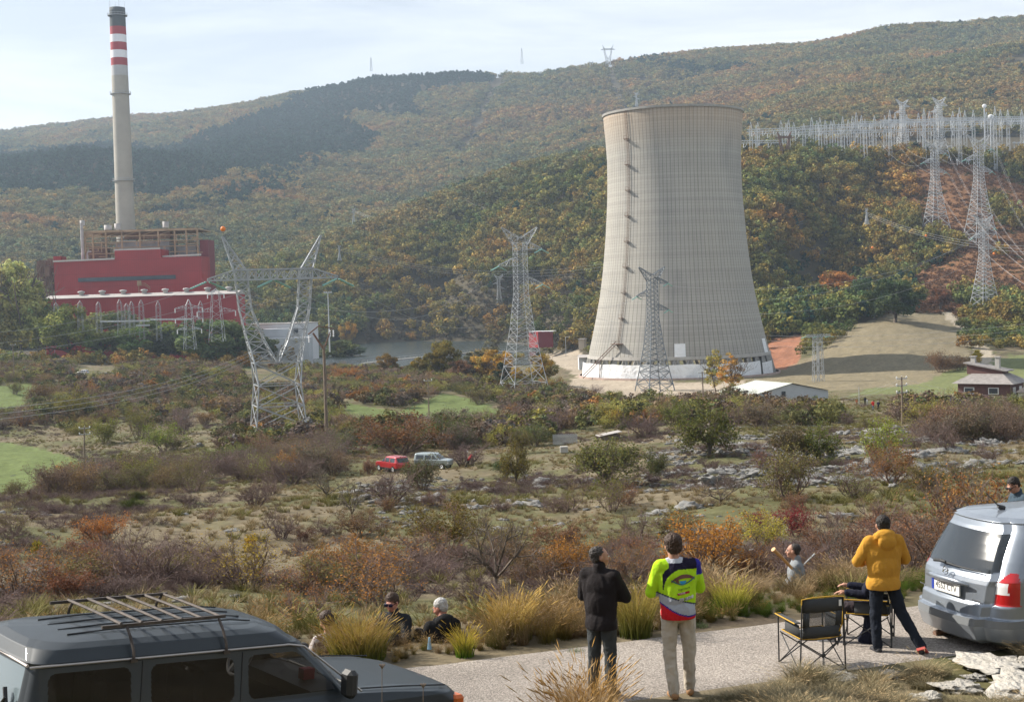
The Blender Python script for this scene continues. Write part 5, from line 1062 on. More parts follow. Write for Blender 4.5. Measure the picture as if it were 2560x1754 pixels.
LST = [
 # kind, px, base py, height px, width factor, tint, label, twig
 ('poplar', 48, 905, 275, 1.1, (.26,.27,.10), 'big pale green poplar at the left edge beside the red hall'), ('poplar', 92, 900, 215, 1.05, (.19,.205,.07), 'darker poplar just right of the big one at the left edge'), ('poplar', 5, 905, 250, 1.1, (.24,.25,.08), 'poplar cut by the left edge of the picture'),
 ('oak', 170, 905, 112, 1.1, 'olive', 'oak with orange left side before the hall, next to the poplars'), ('oak', 225, 880, 90, 1.0, 'orange', 'small orange oak half hidden among the dark oaks'), ('oak', 265, 900, 98, 1.5, 'green', 'dark green oak before the middle of the red hall'), ('oak', 305, 890, 100, 1.1, (.11,.10,.03), 'olive oak among the dark ones before the red hall'), ('oak', 338, 875, 75, .9, 'orange', 'bright orange oak poking out between green oaks at the hall'), ('oak', 375, 905, 88, 1.5, 'green', 'rounded green oak left of the darkest round oak'),
 ('oak', 430, 905, 70, 1.6, 'dark', 'low dark oak between two rounded oaks'), ('oak', 545, 912, 92, 1.9, 'dark', 'wide dark round oak behind the legs of the large pylon'), ('oak', 640, 905, 55, 1.7, 'dark', 'dark oak right behind the large pylon'), ('oak', 850, 905, 55, 2.2, 'green', 'green oak right of the tall forked pole, by the lake'), ('oak', 140, 890, 105, .9, 'brown', 'brownish oak beside the dark poplar'),
 ('oak', 480, 862, 30, 1.5, 'yellow', 'small yellow oak at the foot of the red hall'), ('oak', 872, 862, 60, .75, 'gold', 'golden tree on the lake shore right of the floodlight mast'),
 ('oak', 1107, 948, 100, .95, (.19,.14,.035), 'tall olive and gold tree in front of the lake'), ('oak', 1052, 945, 52, 1.1, (.21,.15,.035), 'small gold round tree left of the tall gold tree'), ('oak', 970, 935, 55, 1.1, (.20,.12,.035), 'orange brown tree by the shore left of the gold trees'), ('oak', 1150, 955, 55, 1.4, 'brown', 'dark brown bush tree under the tall gold tree'),
 ('oak', 1235, 958, 88, 1.2, 'yellow', 'bright yellow tree behind the left leg of the three armed pylon'), ('oak', 1355, 965, 80, 1.0, (.33,.26,.06), 'yellowish tree right of the three armed pylon'), ('oak', 1195, 935, 60, 1.5, (.13,.12,.06), 'dull olive tree left of the bright yellow tree'), ('conifer', 1255, 972, 72, 1.3, 'pine', 'dark green conifer at the foot of the three armed pylon'), ('oak', 1290, 965, 50, .8, 'yellow', 'yellow tree between the conifer and the pylon'),
 ('slim_poplar', 1790, 995, 132, 1.3, (.42,.34,.08), 'left one of two slim yellow poplars before the tower sheeting'), ('slim_poplar', 1828, 998, 126, 1.5, (.45,.27,.07), 'right one of two slim yellow poplars, more orange'), ('slim_poplar', 1232, 900, 95, 1.5, (.25,.18,.09), 'faded tall poplar by the lake left of the three armed pylon'),
 ('dense_bush', 2350, 930, 58, .8, 'rust', 'rust red conical bush on the edge of the dry field'), ('poplar', 2444, 912, 42, 1.6, (.60,.40,.03), 'small bright yellow poplar beside the dirt track'), ('dense_bush', 2400, 925, 42, 1.4, 'brown', 'brown bush beside the small yellow poplar'),
 ('oak', 2238, 806, 112, 1.25, 'dark', 'large dark green oak at the top of the dry field'), ('oak', 2155, 778, 85, 1.0, 'dark', 'dark oak at the left shoulder of the big dark oak'), ('conifer', 2145, 740, 80, .9, 'pine', 'dark blue conifer among orange oaks right of the tower'), ('oak', 2350, 775, 55, 1.2, 'rust', 'rusty oak right of the large dark oak'), ('oak', 2095, 760, 85, 1.1, 'orange', 'orange oak left of the blue conifer'),
 
 ('thorn_tree', 1525, 1222, 142, 1.15, 'olive', 'gnarled round hawthorn with a dark trunk in the middle of the rocky pasture'), ('thorn_tree', 1772, 1140, 150, .95, (.12,.12,.035), 'tall olive hawthorn with forked trunk right of the middle pasture'), ('thorn_tree', 1985, 1160, 120, .75, (.13,.10,.045), 'thin brownish hawthorn on the rocks left of the green one'), ('thorn_tree', 2045, 1160, 118, .8, (.12,.15,.035), 'greenish hawthorn on the rocks beside the brown one'),
 ('leafy_bush', 2205, 1165, 128, .85, 'lime', 'bright lime green bush on the rocks by the big boulder'), ('leafy_bush', 2170, 1075, 40, 1.3, 'olive', 'low olive bush above the lime green bush'), ('thorn_tree', 1290, 1210, 118, .6, (.14,.13,.035), 'slim leaning hawthorn among the rocks right of the parked cars'), ('thorn_tree', 1640, 1195, 85, .7, (.12,.13,.05), 'small thin hawthorn right of the gnarled round one'),
 ('leafy_bush', 1055, 1225, 105, 1.05, (.10,.12,.04), 'green bush growing on rocks in front of the parked cars'), ('bare_tree', 820, 1245, 110, 1.0, 'rust', 'dark bare thorn tree below the tall forked pole'), ('bare_tree', 880, 1300, 120, .6, 'rust', 'thin bare tree left of the rock heap'), ('dense_bush', 1252, 1178, 32, 1.4, 'dark', 'low dark green shrub right of the red motorcycle'),
 ('bare_bush', 705, 1345, 90, 1.1, 'rust', 'bare thorn bush on the small grassy rise'), ('bare_bush', 370, 1470, 175, 1.15, 'rust', 'large bare grey bush behind the roof rack'), ('sparse_bush', 620, 1465, 165, 1.3, 'gold', 'large bare bush with yellow leaves at its top, beyond the dark car'), ('sparse_bush', 945, 1515, 205, 1.5, 'orange', 'very wide tangled bush with orange tips behind the sitting men'),
 ('bare_tree', 1238, 1475, 230, .75, 'rust', 'dead pale branched tree right of the wide tangled bush'), ('leafy_bush', 1120, 1380, 140, 1.2, (.14,.12,.03), 'bush with olive mistletoe balls above the wide tangled bush'), ('sparse_bush', 1055, 1420, 120, 1.3, 'rust', 'rust tinted bush left of the dead tree'),
 ('leafy_bush', 1765, 1440, 165, 1.25, (.38,.20,.04), 'rounded orange gold bush right of the man in the bright jersey'), ('leafy_bush', 1912, 1370, 100, 1.3, 'yellow', 'low yellow bush left of the crimson bush'), ('leafy_bush', 1985, 1340, 85, 1.1, 'crimson', 'deep crimson bush above the man with the stick'), ('leafy_bush', 1895, 1320, 50, 1.2, 'crimson', 'small crimson bush behind the yellow one'),
 ('bare_tree', 2110, 1440, 185, .9, 'rust', 'grey bare tree left of the man in the yellow hoodie'), ('bare_bush', 2010, 1450, 130, 1.5, 'rust', 'tangle of grey twigs around the man with the stick'), ('sparse_bush', 2360, 1440, 250, .95, 'rust', 'tall rusty thicket bush behind the silver car'), ('sparse_bush', 2470, 1410, 260, 1.0, 'orange', 'rust red tall bush at the right edge above the silver car'), ('sparse_bush', 2270, 1430, 190, .9, 'rust', 'rusty bush just right of the yellow hoodie'),
 ('leafy_bush', 2420, 1390, 215, .9, (.25,.12,.04), 'dense brown leaved bush behind the man at the right edge'), ('sparse_bush', 50, 1500, 190, 1.4, 'orange', 'bush with rusty leaves at the left edge behind the dark car'), ('leafy_bush', 160, 1500, 110, 1.3, 'rust', 'rusty low bush behind the roof of the dark car'),
 ('leafy_bush', 1420, 1450, 120, 1.2, (.33,.17,.04), 'orange brown bush behind the man in the black jacket'), ('sparse_bush', 1350, 1470, 90, 1.5, 'rust', 'grey and rust bush left of the man in the black jacket'), ('sparse_bush', 1560, 1460, 120, 1.3, 'orange', 'tangled bush between the two standing men'), ('sparse_bush', 1640, 1440, 80, 1.2, 'rust', 'grey bush right behind the bright jersey'), ('sparse_bush', 770, 1560, 110, 1.5, 'orange', 'orange brown bush left of the golden grass tussock'),
 ('broom', 333, 1272, 34, 1.1, (.12,.15,.03), 'dense dark green broom cushion in the left pasture'), ('broom', 343, 1245, 22, 1.2, (.10,.12,.03), 'small broom above the larger broom cushion'), ('broom', 90, 1250, 20, 1.4, (.13,.14,.03), 'small broom below the left green field'), ('broom', 2080, 1165, 26, 1.6, (.10,.13,.03), 'green broom on the rocks under the hawthorns'),
 ('leafy_bush', 265, 1108, 82, 1.05, (.17,.17,.035), 'yellow green bush above the short wooden pole'), ('leafy_bush', 350, 1096, 80, .9, (.16,.16,.035), 'rounded yellow green bush with dark base right of its twin'), ('leafy_bush', 410, 1130, 80, 1.2, (.20,.21,.04), 'light green bush in the grass below the rounded bushes'), ('leafy_bush', 350, 1222, 88, 1.2, (.22,.20,.04), 'yellow green bush beside the twisted dead trunk'), ('leafy_bush', 540, 1180, 72, 1.0, (.14,.17,.04), 'green bush under the large pylon'), ('bare_tree', 255, 1230, 75, .8, 'rust', 'small bare tree below the short wooden pole'), ('bare_tree', 407, 1220, 80, .5, 'rust', 'twisted dead trunk in the left scrub'),
 ('sparse_bush', 180, 1235, 75, 1.5, 'rust', 'wide rusty bush at the edge of the lower green field'), ('leafy_bush', 515, 1062, 38, 1.4, (.24,.14,.04), 'orange brown rounded bush left of the large pylon'), ('bare_bush', 455, 1085, 80, 1.0, 'rust', 'reddish bare bush left of the large pylon'), ('leafy_bush', 700, 1180, 50, 1.3, (.20,.22,.04), 'light green bush right of the large pylon legs'), ('bare_bush', 780, 1180, 100, 1.2, 'rust', 'dark bare thicket at the foot of the tall forked pole'),
 ('leafy_bush', 1000, 1135, 110, 1.6, (.17,.10,.04), 'broad rusty bush behind the red parked car'), ('leafy_bush', 1130, 1120, 100, 1.1, (.11,.13,.04), 'tall green bush right behind the silver parked car'), ('bare_bush', 1160, 1165, 70, 1.3, 'rust', 'grey bare bush beside the red motorcycle'), ('leafy_bush', 1300, 1135, 80, .9, (.13,.11,.035), 'olive bush left of the pale slat fence'), ('bare_bush', 1395, 1075, 65, 1.2, 'rust', 'dark bare bush above the pale slat fence'), ('bare_bush', 1610, 1090, 85, 1.4, 'rust', 'grey purple bush left of the tall olive hawthorn'),
 ('leafy_bush', 1690, 1070, 95, 1.1, (.13,.15,.04), 'green tree like bush above the tall hawthorn'), ('leafy_bush', 1530, 1065, 50, .9, 'yellow', 'small yellow bush in the grey thicket'), ('leafy_bush', 1390, 985, 45, 1.2, (.22,.14,.04), 'orange and green bush right of the three armed pylon'), ('sparse_bush', 1430, 1000, 50, 1.2, 'olive', 'olive bush left of the gravel yard'), ('bare_bush', 1490, 985, 32, 1.1, 'rust', 'round bare bush at the gravel yard edge'),
 ('leafy_bush', 1870, 1000, 50, 1.5, (.17,.18,.05), 'light green bush in front of the metal shed'), ('leafy_bush', 1960, 1000, 48, 1.5, (.15,.18,.05), 'pale green bush at the front corner of the metal shed'), ('leafy_bush', 2420, 1015, 50, 1.2, (.14,.20,.04), 'fresh green tree before the brick house'), ('leafy_bush', 2370, 1020, 35, 1.4, (.15,.20,.04), 'green bush left of the brick house'), ('sparse_bush', 2390, 1100, 80, 1.5, 'rust', 'wide rusty bush on the rocks before the brick house'), ('bare_bush', 2300, 1090, 60, 1.4, 'rust', 'bare rusty bush left of the wide one before the house'),
 ('leafy_bush', 2500, 1090, 60, 1.2, (.14,.15,.04), 'green bush at the right edge below the brick house'), ('bare_tree', 1915, 1090, 50, 1.0, 'rust', 'small dark bare thorn on the rocks right of the tall hawthorn'), ('leafy_bush', 1975, 1060, 48, 1.1, (.2,.2,.05), 'yellow green bush above the brownish hawthorn'), ('sparse_bush', 2080, 1045, 50, 1.1, 'rust', 'rusty bush left of the small group of people'), ('bare_bush', 2120, 1062, 38, 1.1, 'rust', 'bare bush just below the small group of people'),
 ('bare_tree', 1800, 1262, 105, 1.3, 'rust', 'dark bare thorn tree in the middle of the rocks'), ('bare_bush', 1460, 1215, 50, 1.3, 'rust', 'bare bush beside the gnarled round hawthorn'), ('bare_bush', 1185, 1225, 45, 1.2, 'rust', 'little bare bush right of the green one on the rocks'), ('leafy_bush', 100, 1015, 65, 1.1, (.16,.10,.04), 'rusty bush right of the upper green field'), ('leafy_bush', 38, 985, 35, 1.0, 'olive', 'small round bush in the upper green field'), ('leafy_bush', 180, 1050, 90, 1.3, (.19,.16,.035), 'yellow and rust bush in the left thicket'),
 ('leafy_bush', 850, 1080, 70, .8, (.26,.25,.05), 'yellow green bush at the left end of the middle green field'), ('leafy_bush', 930, 1000, 50, 1.4, (.33,.15,.04), 'orange bush right of the tall forked pole'), ('leafy_bush', 870, 960, 50, 1.4, (.38,.16,.04), 'bright orange bush near the lake'), ('sparse_bush', 1040, 1000, 45, 1.8, 'orange', 'orange bush above the middle green field'), ('leafy_bush', 1200, 1010, 45, 1.3, (.16,.14,.05), 'olive bush right of the middle green field'), ('bare_bush', 1275, 1050, 70, 1.2, 'rust', 'dark bare bush below the three armed pylon'),
]
for t in LST:
    k, px, py, h, w, ti, lb = t[:7]; h *= 1.28 if (k == 'oak' and px < 700 and h > 50) else 1; tw_ = {'bare_bush': (1.0, .92, .95), 'bare_tree': (.75, .72, .72)}.get(k, (1, .95, .9))
    if 'pale' in lb and 'dead' in lb: tw_ = (1.9, 1.8, 1.75)
    d_ = None
    if py < 905 and px > 2000 and k in ('oak', 'conifer'): d_ = None
    if k in ('oak', 'poplar') and px < 700: ti = tuple(q*1.5 for q in (TINT[ti] if isinstance(ti, str) else ti))
    plant_at(k, px, py, h, w, ti, lb, tw_, d=d_)
# mistletoe balls
V, F, C_ = leafballs(900, 20, 700, .03, lambda p: np.array([p[0]*.3, p[1]*.3, p[2]*.3]), .2); MT = npmesh('mistletoe', V, F, MAT['leaf'], C_)
for px, py, d, s, l in ((628, 1358, 60, 1.1, 'yellow leafy ball in the top of the large bare bush beyond the dark car'), (1147, 1292, 85, .8, 'round mistletoe ball high in the olive bush'), (1108, 1340, 78, .9, 'lower mistletoe ball in the olive bush'), (92, 1365, 50, .7, 'mistletoe ball in the bush at the left edge')):
    o = link('mistletoe', MT, loc=P(px, py, d)); o.scale = (s,)*3; o.color = (.34, .24, .03, 1) if px == 628 else (.20, .17, .03, 1); tag(o, l, 'mistletoe')
# thickets: individual shrubs, then the rest as stuff
THK = [[(-60,905),(560,905),(640,975),(800,975),(850,1010),(800,1095),(640,1090),(560,1060),(480,1010),(440,1075),(300,1040),(200,1090),(100,1060),(-60,1090)],
       [(640,900),(1180,935),(1400,970),(1560,1015),(1850,1005),(2100,1040),(2280,1025),(2600,1045),(2600,1110),(2330,1110),(2300,1060),(2050,1070),(1850,1070),(1640,1060),(1400,1110),(1100,1130),(1000,1130),(830,1110),(850,1080),(1230,1060),(1300,1045),(1210,1000),(1110,975),(1000,1025),(860,1000),(760,960)],
       [(560,1100),(840,1100),(860,1180),(760,1215),(560,1200)], [(100,1190),(560,1180),(540,1215),(320,1230),(120,1250)]]
NOG = G1+G2+SA
def tintmix(n):
    pal = np.array([[.17,.125,.09],[.20,.14,.075],[.15,.15,.055],[.22,.21,.06],[.155,.12,.10],[.33,.17,.055],[.12,.125,.055]]); p = [.22,.14,.20,.17,.16,.03,.08]
    return pal[RNG.choice(7, n, p=p)]*RNG.uniform(.8, 1.2, (n, 1))
X, Y, Z, px, py = cand(75, 560, 3.9, -.42, .42)
k = np.zeros(len(X), bool)
for t in THK: k |= inpoly(px, py, t)
for t in NOG: k &= ~inpoly(px, py, t)
for (a, b, c, e) in [(940,1130,1135,1190), (1170,1110,1200,1170), (180,905,300,952), (1375,1075,1560,1135), (2100,980,2245,1085), (2370,930,2560,1035), (1850,950,2030,1030)]: k &= ~((px > a) & (px < c) & (py > b) & (py < e))
X, Y, Z, px, py = X[k], Y[k], Z[k], px[k], py[k]; o_ = np.argsort(Y); X, Y, Z, px, py = X[o_], Y[o_], Z[o_], px[o_], py[o_]
GRP = [('left thicket', 'rust and olive bush in the thicket left of the large pylon', lambda x: x < 620), ('middle thicket', 'brownish bush in the thicket between the large pylon and the lake', lambda x: x < 1350), ('right thicket', 'greyish bush in the thicket below the gravel yard and tower', lambda x: x < 2050), ('house thicket', 'brown bush in the thicket near the brick house', lambda x: True)]
NI = 150; tm = tintmix(len(X))
for i in range(min(NI, len(X))):
    g = next(g for g in GRP if g[2](px[i])); kd = random.choice(['leafy_bush', 'sparse_bush', 'bare_bush', 'leafy_bush'])
    plant(kd, (X[i], Y[i], Z[i]-.1), random.uniform(2.2, 4.2), random.uniform(.95, 1.4), tuple(tm[i]), (1, .93, .93), g[1], 'bushes of the '+g[0]); autolab(bpy.data.objects[-1] if 0 else _lastp[0], random_name(kd), px[i], py[i])
for k in range(30):
    px_ = random.uniform(0, 2500); py_ = random.uniform(1095, 1290); q_ = hit(px_, py_)
    if q_ is None or 930 < px_ < 1200 and py_ < 1210 or (px_ < 320 and 1100 < py_ < 1245): continue
    kd = random.choice(['sparse_bush', 'bare_bush', 'leafy_bush', 'leafy_bush']); plant(kd, q_-[0, 0, .1], random.uniform(1.8, 3.4), random.uniform(.9, 1.3), random.choice(['olive', 'brown', (.16,.15,.05), 'rust']), (1.0, .92, .92), 'x x x x', 'scattered bushes of the pasture'); autolab(_lastp[0], random_name(kd), px_, py_)
for k in range(78):
    px_ = random.uniform(-20, 2260); py_ = random.uniform(1400, 1520-.04*px_) if k % 2 else random.uniform(1255, 1500-.03*px_); q_ = hit(px_, py_)
    if q_ is None or road_s(q_[0], q_[1]) < 3.5: continue
    kd = random.choice(['sparse_bush', 'bare_bush', 'sparse_bush', 'leafy_bush']); plant(kd, q_-[0, 0, .1], random.uniform(.9, 1.9), random.uniform(1.1, 1.6), random.choice(['rust', 'brown', 'orange', (.2,.16,.06)]), (1.05, .95, .95), 'x x x x', 'low bushes beyond the road'); autolab(_lastp[0], random_name(kd), px_, py_)
# scrub variants for the stuff: twigs and leaves in one mesh
NV0 = _i
for s in range(4):
    S_, T_ = grow(500+s, 10, 3, .8, up=.45, r0=.02, kids=4, seglen=.46, wob=.42, ratio=.6); top = S_[:, 5].max(); S_ /= top; T_[:, :3] /= top
    V, F = segmesh(S_); tw_c = np.tile([1.0, .88, .85], (len(V), 1)); lv = leaves_at(T_, (0, 3, 5, 2)[s], .018, .04, s) if s else None
    parts = [(V, F, tw_c)]+([(lv[0], lv[1], lv[2]*1.35)] if lv else []); V, F, C_ = cat(*parts); variant('va_%02d' % _i, V, F, C_, MAT['leafi']); _i += 1
X2, Y2, Z2 = X[NI:], Y[NI:], Z[NI:]; n = len(X2); h = RNG.uniform(2.2, 4.4, n)
idx = np.where(RNG.random(n) < .5, RNG.integers(0, 5, n), RNG.integers(NV0, NV0+4, n)); idx = np.where(RNG.random(n) < .35, RNG.integers(8, 10, n), idx)
w = h*RNG.uniform(.95, 1.45, n); tt = tm[NI:]*np.where(idx < 10, .8, 1.15)[:, None]
o = scatter('thicket', np.stack([X2, Y2, Z2-.2], 1), idx, np.stack([w, w, h], 1), tt); tag(o, 'dense autumn thicket of brown and olive scrub filling the valley floor', 'thicket', kind='stuff')
# trees and scrub round the plant, the lake shore and the foot of the slopes
X, Y, Z, px, py = cand(555, 760, 7, -.5, .5)
k = ((px < 640) & (Y < 600) & (RNG.random(len(X)) < .5)) | ((px < 640) & (px > 200) & (Y > 735)) | ((px > 1800) & (px < 2300) & (py > 820) & (py < 905) & ~inpoly(px, py, DF[0]) & ~inpoly(px, py, RS[0])) | ((px > 2400) & (py < 880) & (py > 780)); k &= (Y < 560+50*(px < 640)) | (px > 640) | (Y > 735)
k |= (px > 1180) & (px < 1500) & (Y > 640) & (Y < 760) & (RNG.random(len(X)) < .3) & ~((px > 1300) & (px < 1475) & (Y < 740))
X, Y, Z = X[k], Y[k], Z[k]; n = len(X); h = RNG.uniform(3, 7, n); w = h*RNG.uniform(1, 1.4, n)
o = scatter('woodland_edge', np.stack([X, Y, Z-.4], 1), RNG.integers(0, 5, n), np.stack([w, w, h], 1), oak_tint(X, Y, n, .05)*1.05); tag(o, 'dark scrubby woodland edge round the plant grounds and above the dry field', 'woodland', kind='stuff')
# low heath and dry grass tufts across the pasture
def tuft(seed, nb, h, sp, wid, lean=.35, heads=0, nseg=3):
    r = np.random.default_rng(seed); a = r.uniform(0, 6.28, nb); rad = r.uniform(0, sp, nb); base = np.stack([np.cos(a)*rad, np.sin(a)*rad, np.zeros(nb)], 1)
    a2 = a+r.normal(0, .7, nb); ln = r.uniform(.2, 1, nb)*lean+.1; hh = h*r.uniform(.55, 1.1, nb); out = np.stack([np.cos(a2)*ln, np.sin(a2)*ln, np.zeros(nb)], 1)
    side = np.stack([-np.sin(a2), np.cos(a2), np.zeros(nb)], 1); th = r.uniform(0, 6.28, nb); side = side*np.cos(th)[:, None]+np.stack([np.cos(a2), np.sin(a2), 0*a2], 1)*np.sin(th)[:, None]
    V = []; ts = np.linspace(0, 1, nseg+1)
    for t in ts:
        c = base+out*(hh*t**2.0)[:, None]+np.stack([0*a, 0*a, hh*(t-.25*ln*t*t)], 1); w_ = wid*(1-t*.85); V += [c-side*w_, c+side*w_]
    V = np.stack(V, 1); m = 2*(nseg+1); b = (np.arange(nb)*m)[:, None]
    F = np.concatenate([b+np.array([[2*i, 2*i+1, 2*i+3, 2*i+2]]) for i in range(nseg)], 0); tone = r.uniform(.75, 1.25, (nb, 1, 1))
    grad = np.repeat(ts, 2)[None, :, None]
    return V.reshape(-1, 3), F, tone, grad, base, out, hh, r
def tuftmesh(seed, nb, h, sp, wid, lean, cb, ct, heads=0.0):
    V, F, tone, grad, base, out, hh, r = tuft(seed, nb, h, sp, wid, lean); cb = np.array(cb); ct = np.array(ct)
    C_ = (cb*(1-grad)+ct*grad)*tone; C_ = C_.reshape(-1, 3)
    if heads:
        k = r.random(nb) < heads; q = base[k]+out[k]*hh[k][:, None]; q[:, 2] = hh[k]*(.92); d = out[k]*1.6+np.array([0, 0, .55]); e = q+d*(.16*h)
        S_ = np.hstack([q-d*.02, (q+e)/2, np.full((k.sum(), 1), .003), np.full((k.sum(), 1), .011*h)]); S2 = np.hstack([(q+e)/2, e, np.full((k.sum(), 1), .011*h), np.full((k.sum(), 1), .002)])
        v, f = segmesh(np.vstack([S_, S2])); V, F, C_ = cat((V, F, C_), (v, f, np.tile(ct*1.1, (len(v), 1))))
    return V, F, C_
NG0 = _i
for s in range(3): V, F, C_ = tuftmesh(600+s, 60, 1, .35, .022, .6, (1, 1, .8), (1.15, 1.1, 1)); variant('va_%02d' % _i, V, F, C_, MAT['leafi']); _i += 1
for s in range(2):
    S_, T_ = grow(700+s, 12, 2, 1.1, up=.3, r0=.02, kids=5, seglen=.5, wob=.5); V, F = segmesh(S_/S_[:, 5].max()); variant('va_%02d' % _i, V, F, np.tile([1.0, .9, .9], (len(V), 1)), MAT['leafi']); _i += 1
X, Y, Z, px, py = cand(21, 330, .95, -.42, .42); nb_ = fbm(X/11, Y/11, 201, 4)+RNG.normal(0, .12, len(X))
k = (RNG.random(len(X)) < np.clip(.95-.002*Y, .3, 1)) & (road_s(X, Y) > .3); g_ = np.zeros(len(X), bool)
for t in G1+G2: g_ |= inpoly(px, py, t)
k &= ~g_ & (nb_ > -.3); X, Y, Z, px, py, nb_ = X[k], Y[k], Z[k], px[k], py[k], nb_[k]; n = len(X); h = RNG.uniform(.14, .42, n)*np.clip(1+nb_, .7, 1.5)
tint = np.where((nb_ > .25)[:, None], [.16, .15, .06], [.235, .185, .115])*RNG.uniform(.75, 1.2, (n, 1)); idx = RNG.integers(NG0, NG0+3, n)
hn_ = fbm(X/16, Y/16, 301, 3); heath = (((hn_ > -.05) & (((px < 900) & (py > 1225)) | ((px > 2000) & (py > 1290)) | (py > 1400))) | (hn_ > .22)) & (RNG.random(n) < .5); idx[heath] = RNG.integers(NG0+3, NG0+5, heath.sum()); h[heath] = RNG.uniform(.35, .9, heath.sum()); tint[heath] = np.array([.15, .118, .108])*RNG.uniform(.7, 1.2, (heath.sum(), 1))
w = h*RNG.uniform(1.2, 2.0, n)
o = scatter('dry_grass', np.stack([X, Y, Z-.02], 1), idx, np.stack([w, w, h], 1), tint); tag(o, 'tufts of dry grass and low grey heath over the pasture', 'grass', kind='stuff')
# ------------------------------------------------------------------ rocks
from mathutils import noise as mn
def rockmesh(seed, sub=3, flat=.55):
    bm = bmesh.new(); bmesh.ops.create_icosphere(bm, subdivisions=sub, radius=1); r = random.Random(seed); o = Vector((r.random()*50, r.random()*50, r.random()*50)); st = Vector((1.0, .75, flat))
    for v in bm.verts:
        p = v.co.copy(); c = mn.cell_vector(p*1.3+o); n1 = mn.fractal(p*1.1+o, .8, 2.1, 4); n2 = mn.voronoi(p*2.3+o)[0][0]
        k = 1+.42*n1-.62*n2+.30*(c[0]-.5); q = p*k; q = Vector((q.x*st.x, q.y*st.y, q.z*st.z)); q.z = round(q.z*5)/5*.55+q.z*.45; v.co = q
    V = np.array([v.co for v in bm.verts]); F = np.array([[v.index for v in f.verts] for f in bm.faces]); bm.free(); return V, F
ROCK = []; NR0 = _i
for s in range(7):
    V, F = rockmesh(s, 3); ROCK.append(npmesh('limestone', V, F, MAT['rock'])); variant('va_%02d' % _i, *rockmesh(s, 3), None, MAT['rock']); _i += 1
VAR.objects  # variants carry the rock material
RZ = [[(1620,1120),(1700,1090),(1900,1060),(2250,1065),(2330,1090),(2600,1050),(2600,1150),(2330,1240),(2230,1290),(1950,1340),(1700,1300),(1640,1240),(1560,1240),(1450,1200),(1620,1180)], [(870,1215),(1010,1205),(1450,1195),(1560,1240),(1700,1310),(1900,1330),(2100,1390),(1750,1390),(1500,1350),(1330,1420),(1200,1330),(930,1320)],
      [(0,1290),(150,1290),(270,1350),(220,1440),(0,1420)], [(400,1350),(500,1350),(520,1440),(420,1440)], [(760,1370),(860,1330),(900,1400),(800,1400)], [(1640,1110),(1800,1070),(1800,1100),(1660,1140)]]; HEAP = [(905,1215),(1010,1198),(1075,1250),(1065,1320),(930,1320)]
X, Y, Z, px, py = cand(38, 260, .82, -.40, .42); k = np.zeros(len(X), bool)
for t in RZ: k |= inpoly(px+RNG.normal(0, 18, len(X)), py+RNG.normal(0, 9, len(X)), t)
st_ = fbm(X/9, Y/2.6, 401, 4)+.6*fbm(X/26, Y/12, 411, 2); k &= st_ > np.where(px > 1750, .20, .06); k |= inpoly(px, py, HEAP) & (RNG.random(len(X)) < .8); k |= (fbm(X/5, Y/3, 421, 3) > .62) & (py > 1150) & (RNG.random(len(X)) < .5)
X, Y, Z, st_ = X[k], Y[k], Z[k], st_[k]; n = len(X); s = RNG.uniform(.13, .34, n)*(1+1.3*np.clip(st_, 0, 1))*np.where(RNG.random(n) < .10, 1.8, 1); o_ = np.argsort(-s/Y); X, Y, Z, s = X[o_], Y[o_], Z[o_], s[o_]
rot = np.stack([RNG.normal(0, .12, n), RNG.normal(0, .12, n)+.06, RNG.normal(.3, .5, n)], 1)
px, py = proj(np.stack([X, Y, Z], 1))
for i in range(120):
    o = link('limestone_rock', random.choice(ROCK), loc=(X[i], Y[i], Z[i]+s[i]*.1)); o.rotation_euler = rot[i]; q = s[i]*random.uniform(1.0, 1.4); o.scale = (q*1.3, q, q*.8)
    g = ('left pasture', 'grey limestone rock in the pasture behind the dark car') if px[i] < 850 else ('middle pasture', 'grey limestone rock among the strewn rocks of the middle pasture') if px[i] < 1600 else ('right slope', 'grey limestone rock in the broken ledges of the right slope')
    tag(o, g[1], 'rock', 'limestone rocks of the '+g[0]); autolab(o, 'grey limestone rock', px[i], py[i])
q = slice(120, None); m_ = n-120
o = scatter('loose_rocks', np.stack([X[q], Y[q], Z[q]+s[q]*.05], 1), RNG.integers(NR0, NR0+7, m_), np.stack([s[q]*1.35, s[q], s[q]*RNG.uniform(.6, 1, m_)], 1), np.ones((m_, 3)), rot[q]); tag(o, 'scattered grey limestone rubble and ledges over the pasture', 'rocks', kind='stuff')
for px_, py_, w_, h_, v, l in ((2290, 1185, 130, 85, 0, 'huge dark weathered boulder on the right slope beside the lime bush'), (2235, 1225, 60, 45, 1, 'pale boulder in front of the huge dark one, left'), (2305, 1220, 45, 38, 2, 'rounded pale boulder in front of the huge dark one, right'), (2120, 1205, 110, 40, 3, 'wide low ledge left of the huge dark boulder'), (100, 1440, 110, 75, 5, 'large grey boulder in the bushes behind the dark car'),
                            (460, 1425, 50, 60, 6, 'rock face under the large bare bush'), (590, 1492, 60, 25, 2, 'flat pale rock just behind the roof rack'), (820, 1395, 50, 40, 3, 'grey rock behind the wide tangled bush'), (1355, 1385, 60, 40, 0, 'pale rock right of the dead tree'), (500, 1118, 35, 30, 1, 'small pale rock left of the large pylon')):
    p = hit(px_, py_); k = p[1]/FPX; o = link('boulder', ROCK[v], loc=p+[0, 0, h_*k*.12]); o.scale = (w_*k*.45, w_*k*.35, h_*k*.6); o.rotation_euler = (0, .1, v*.7); tag(o, l, 'boulder')
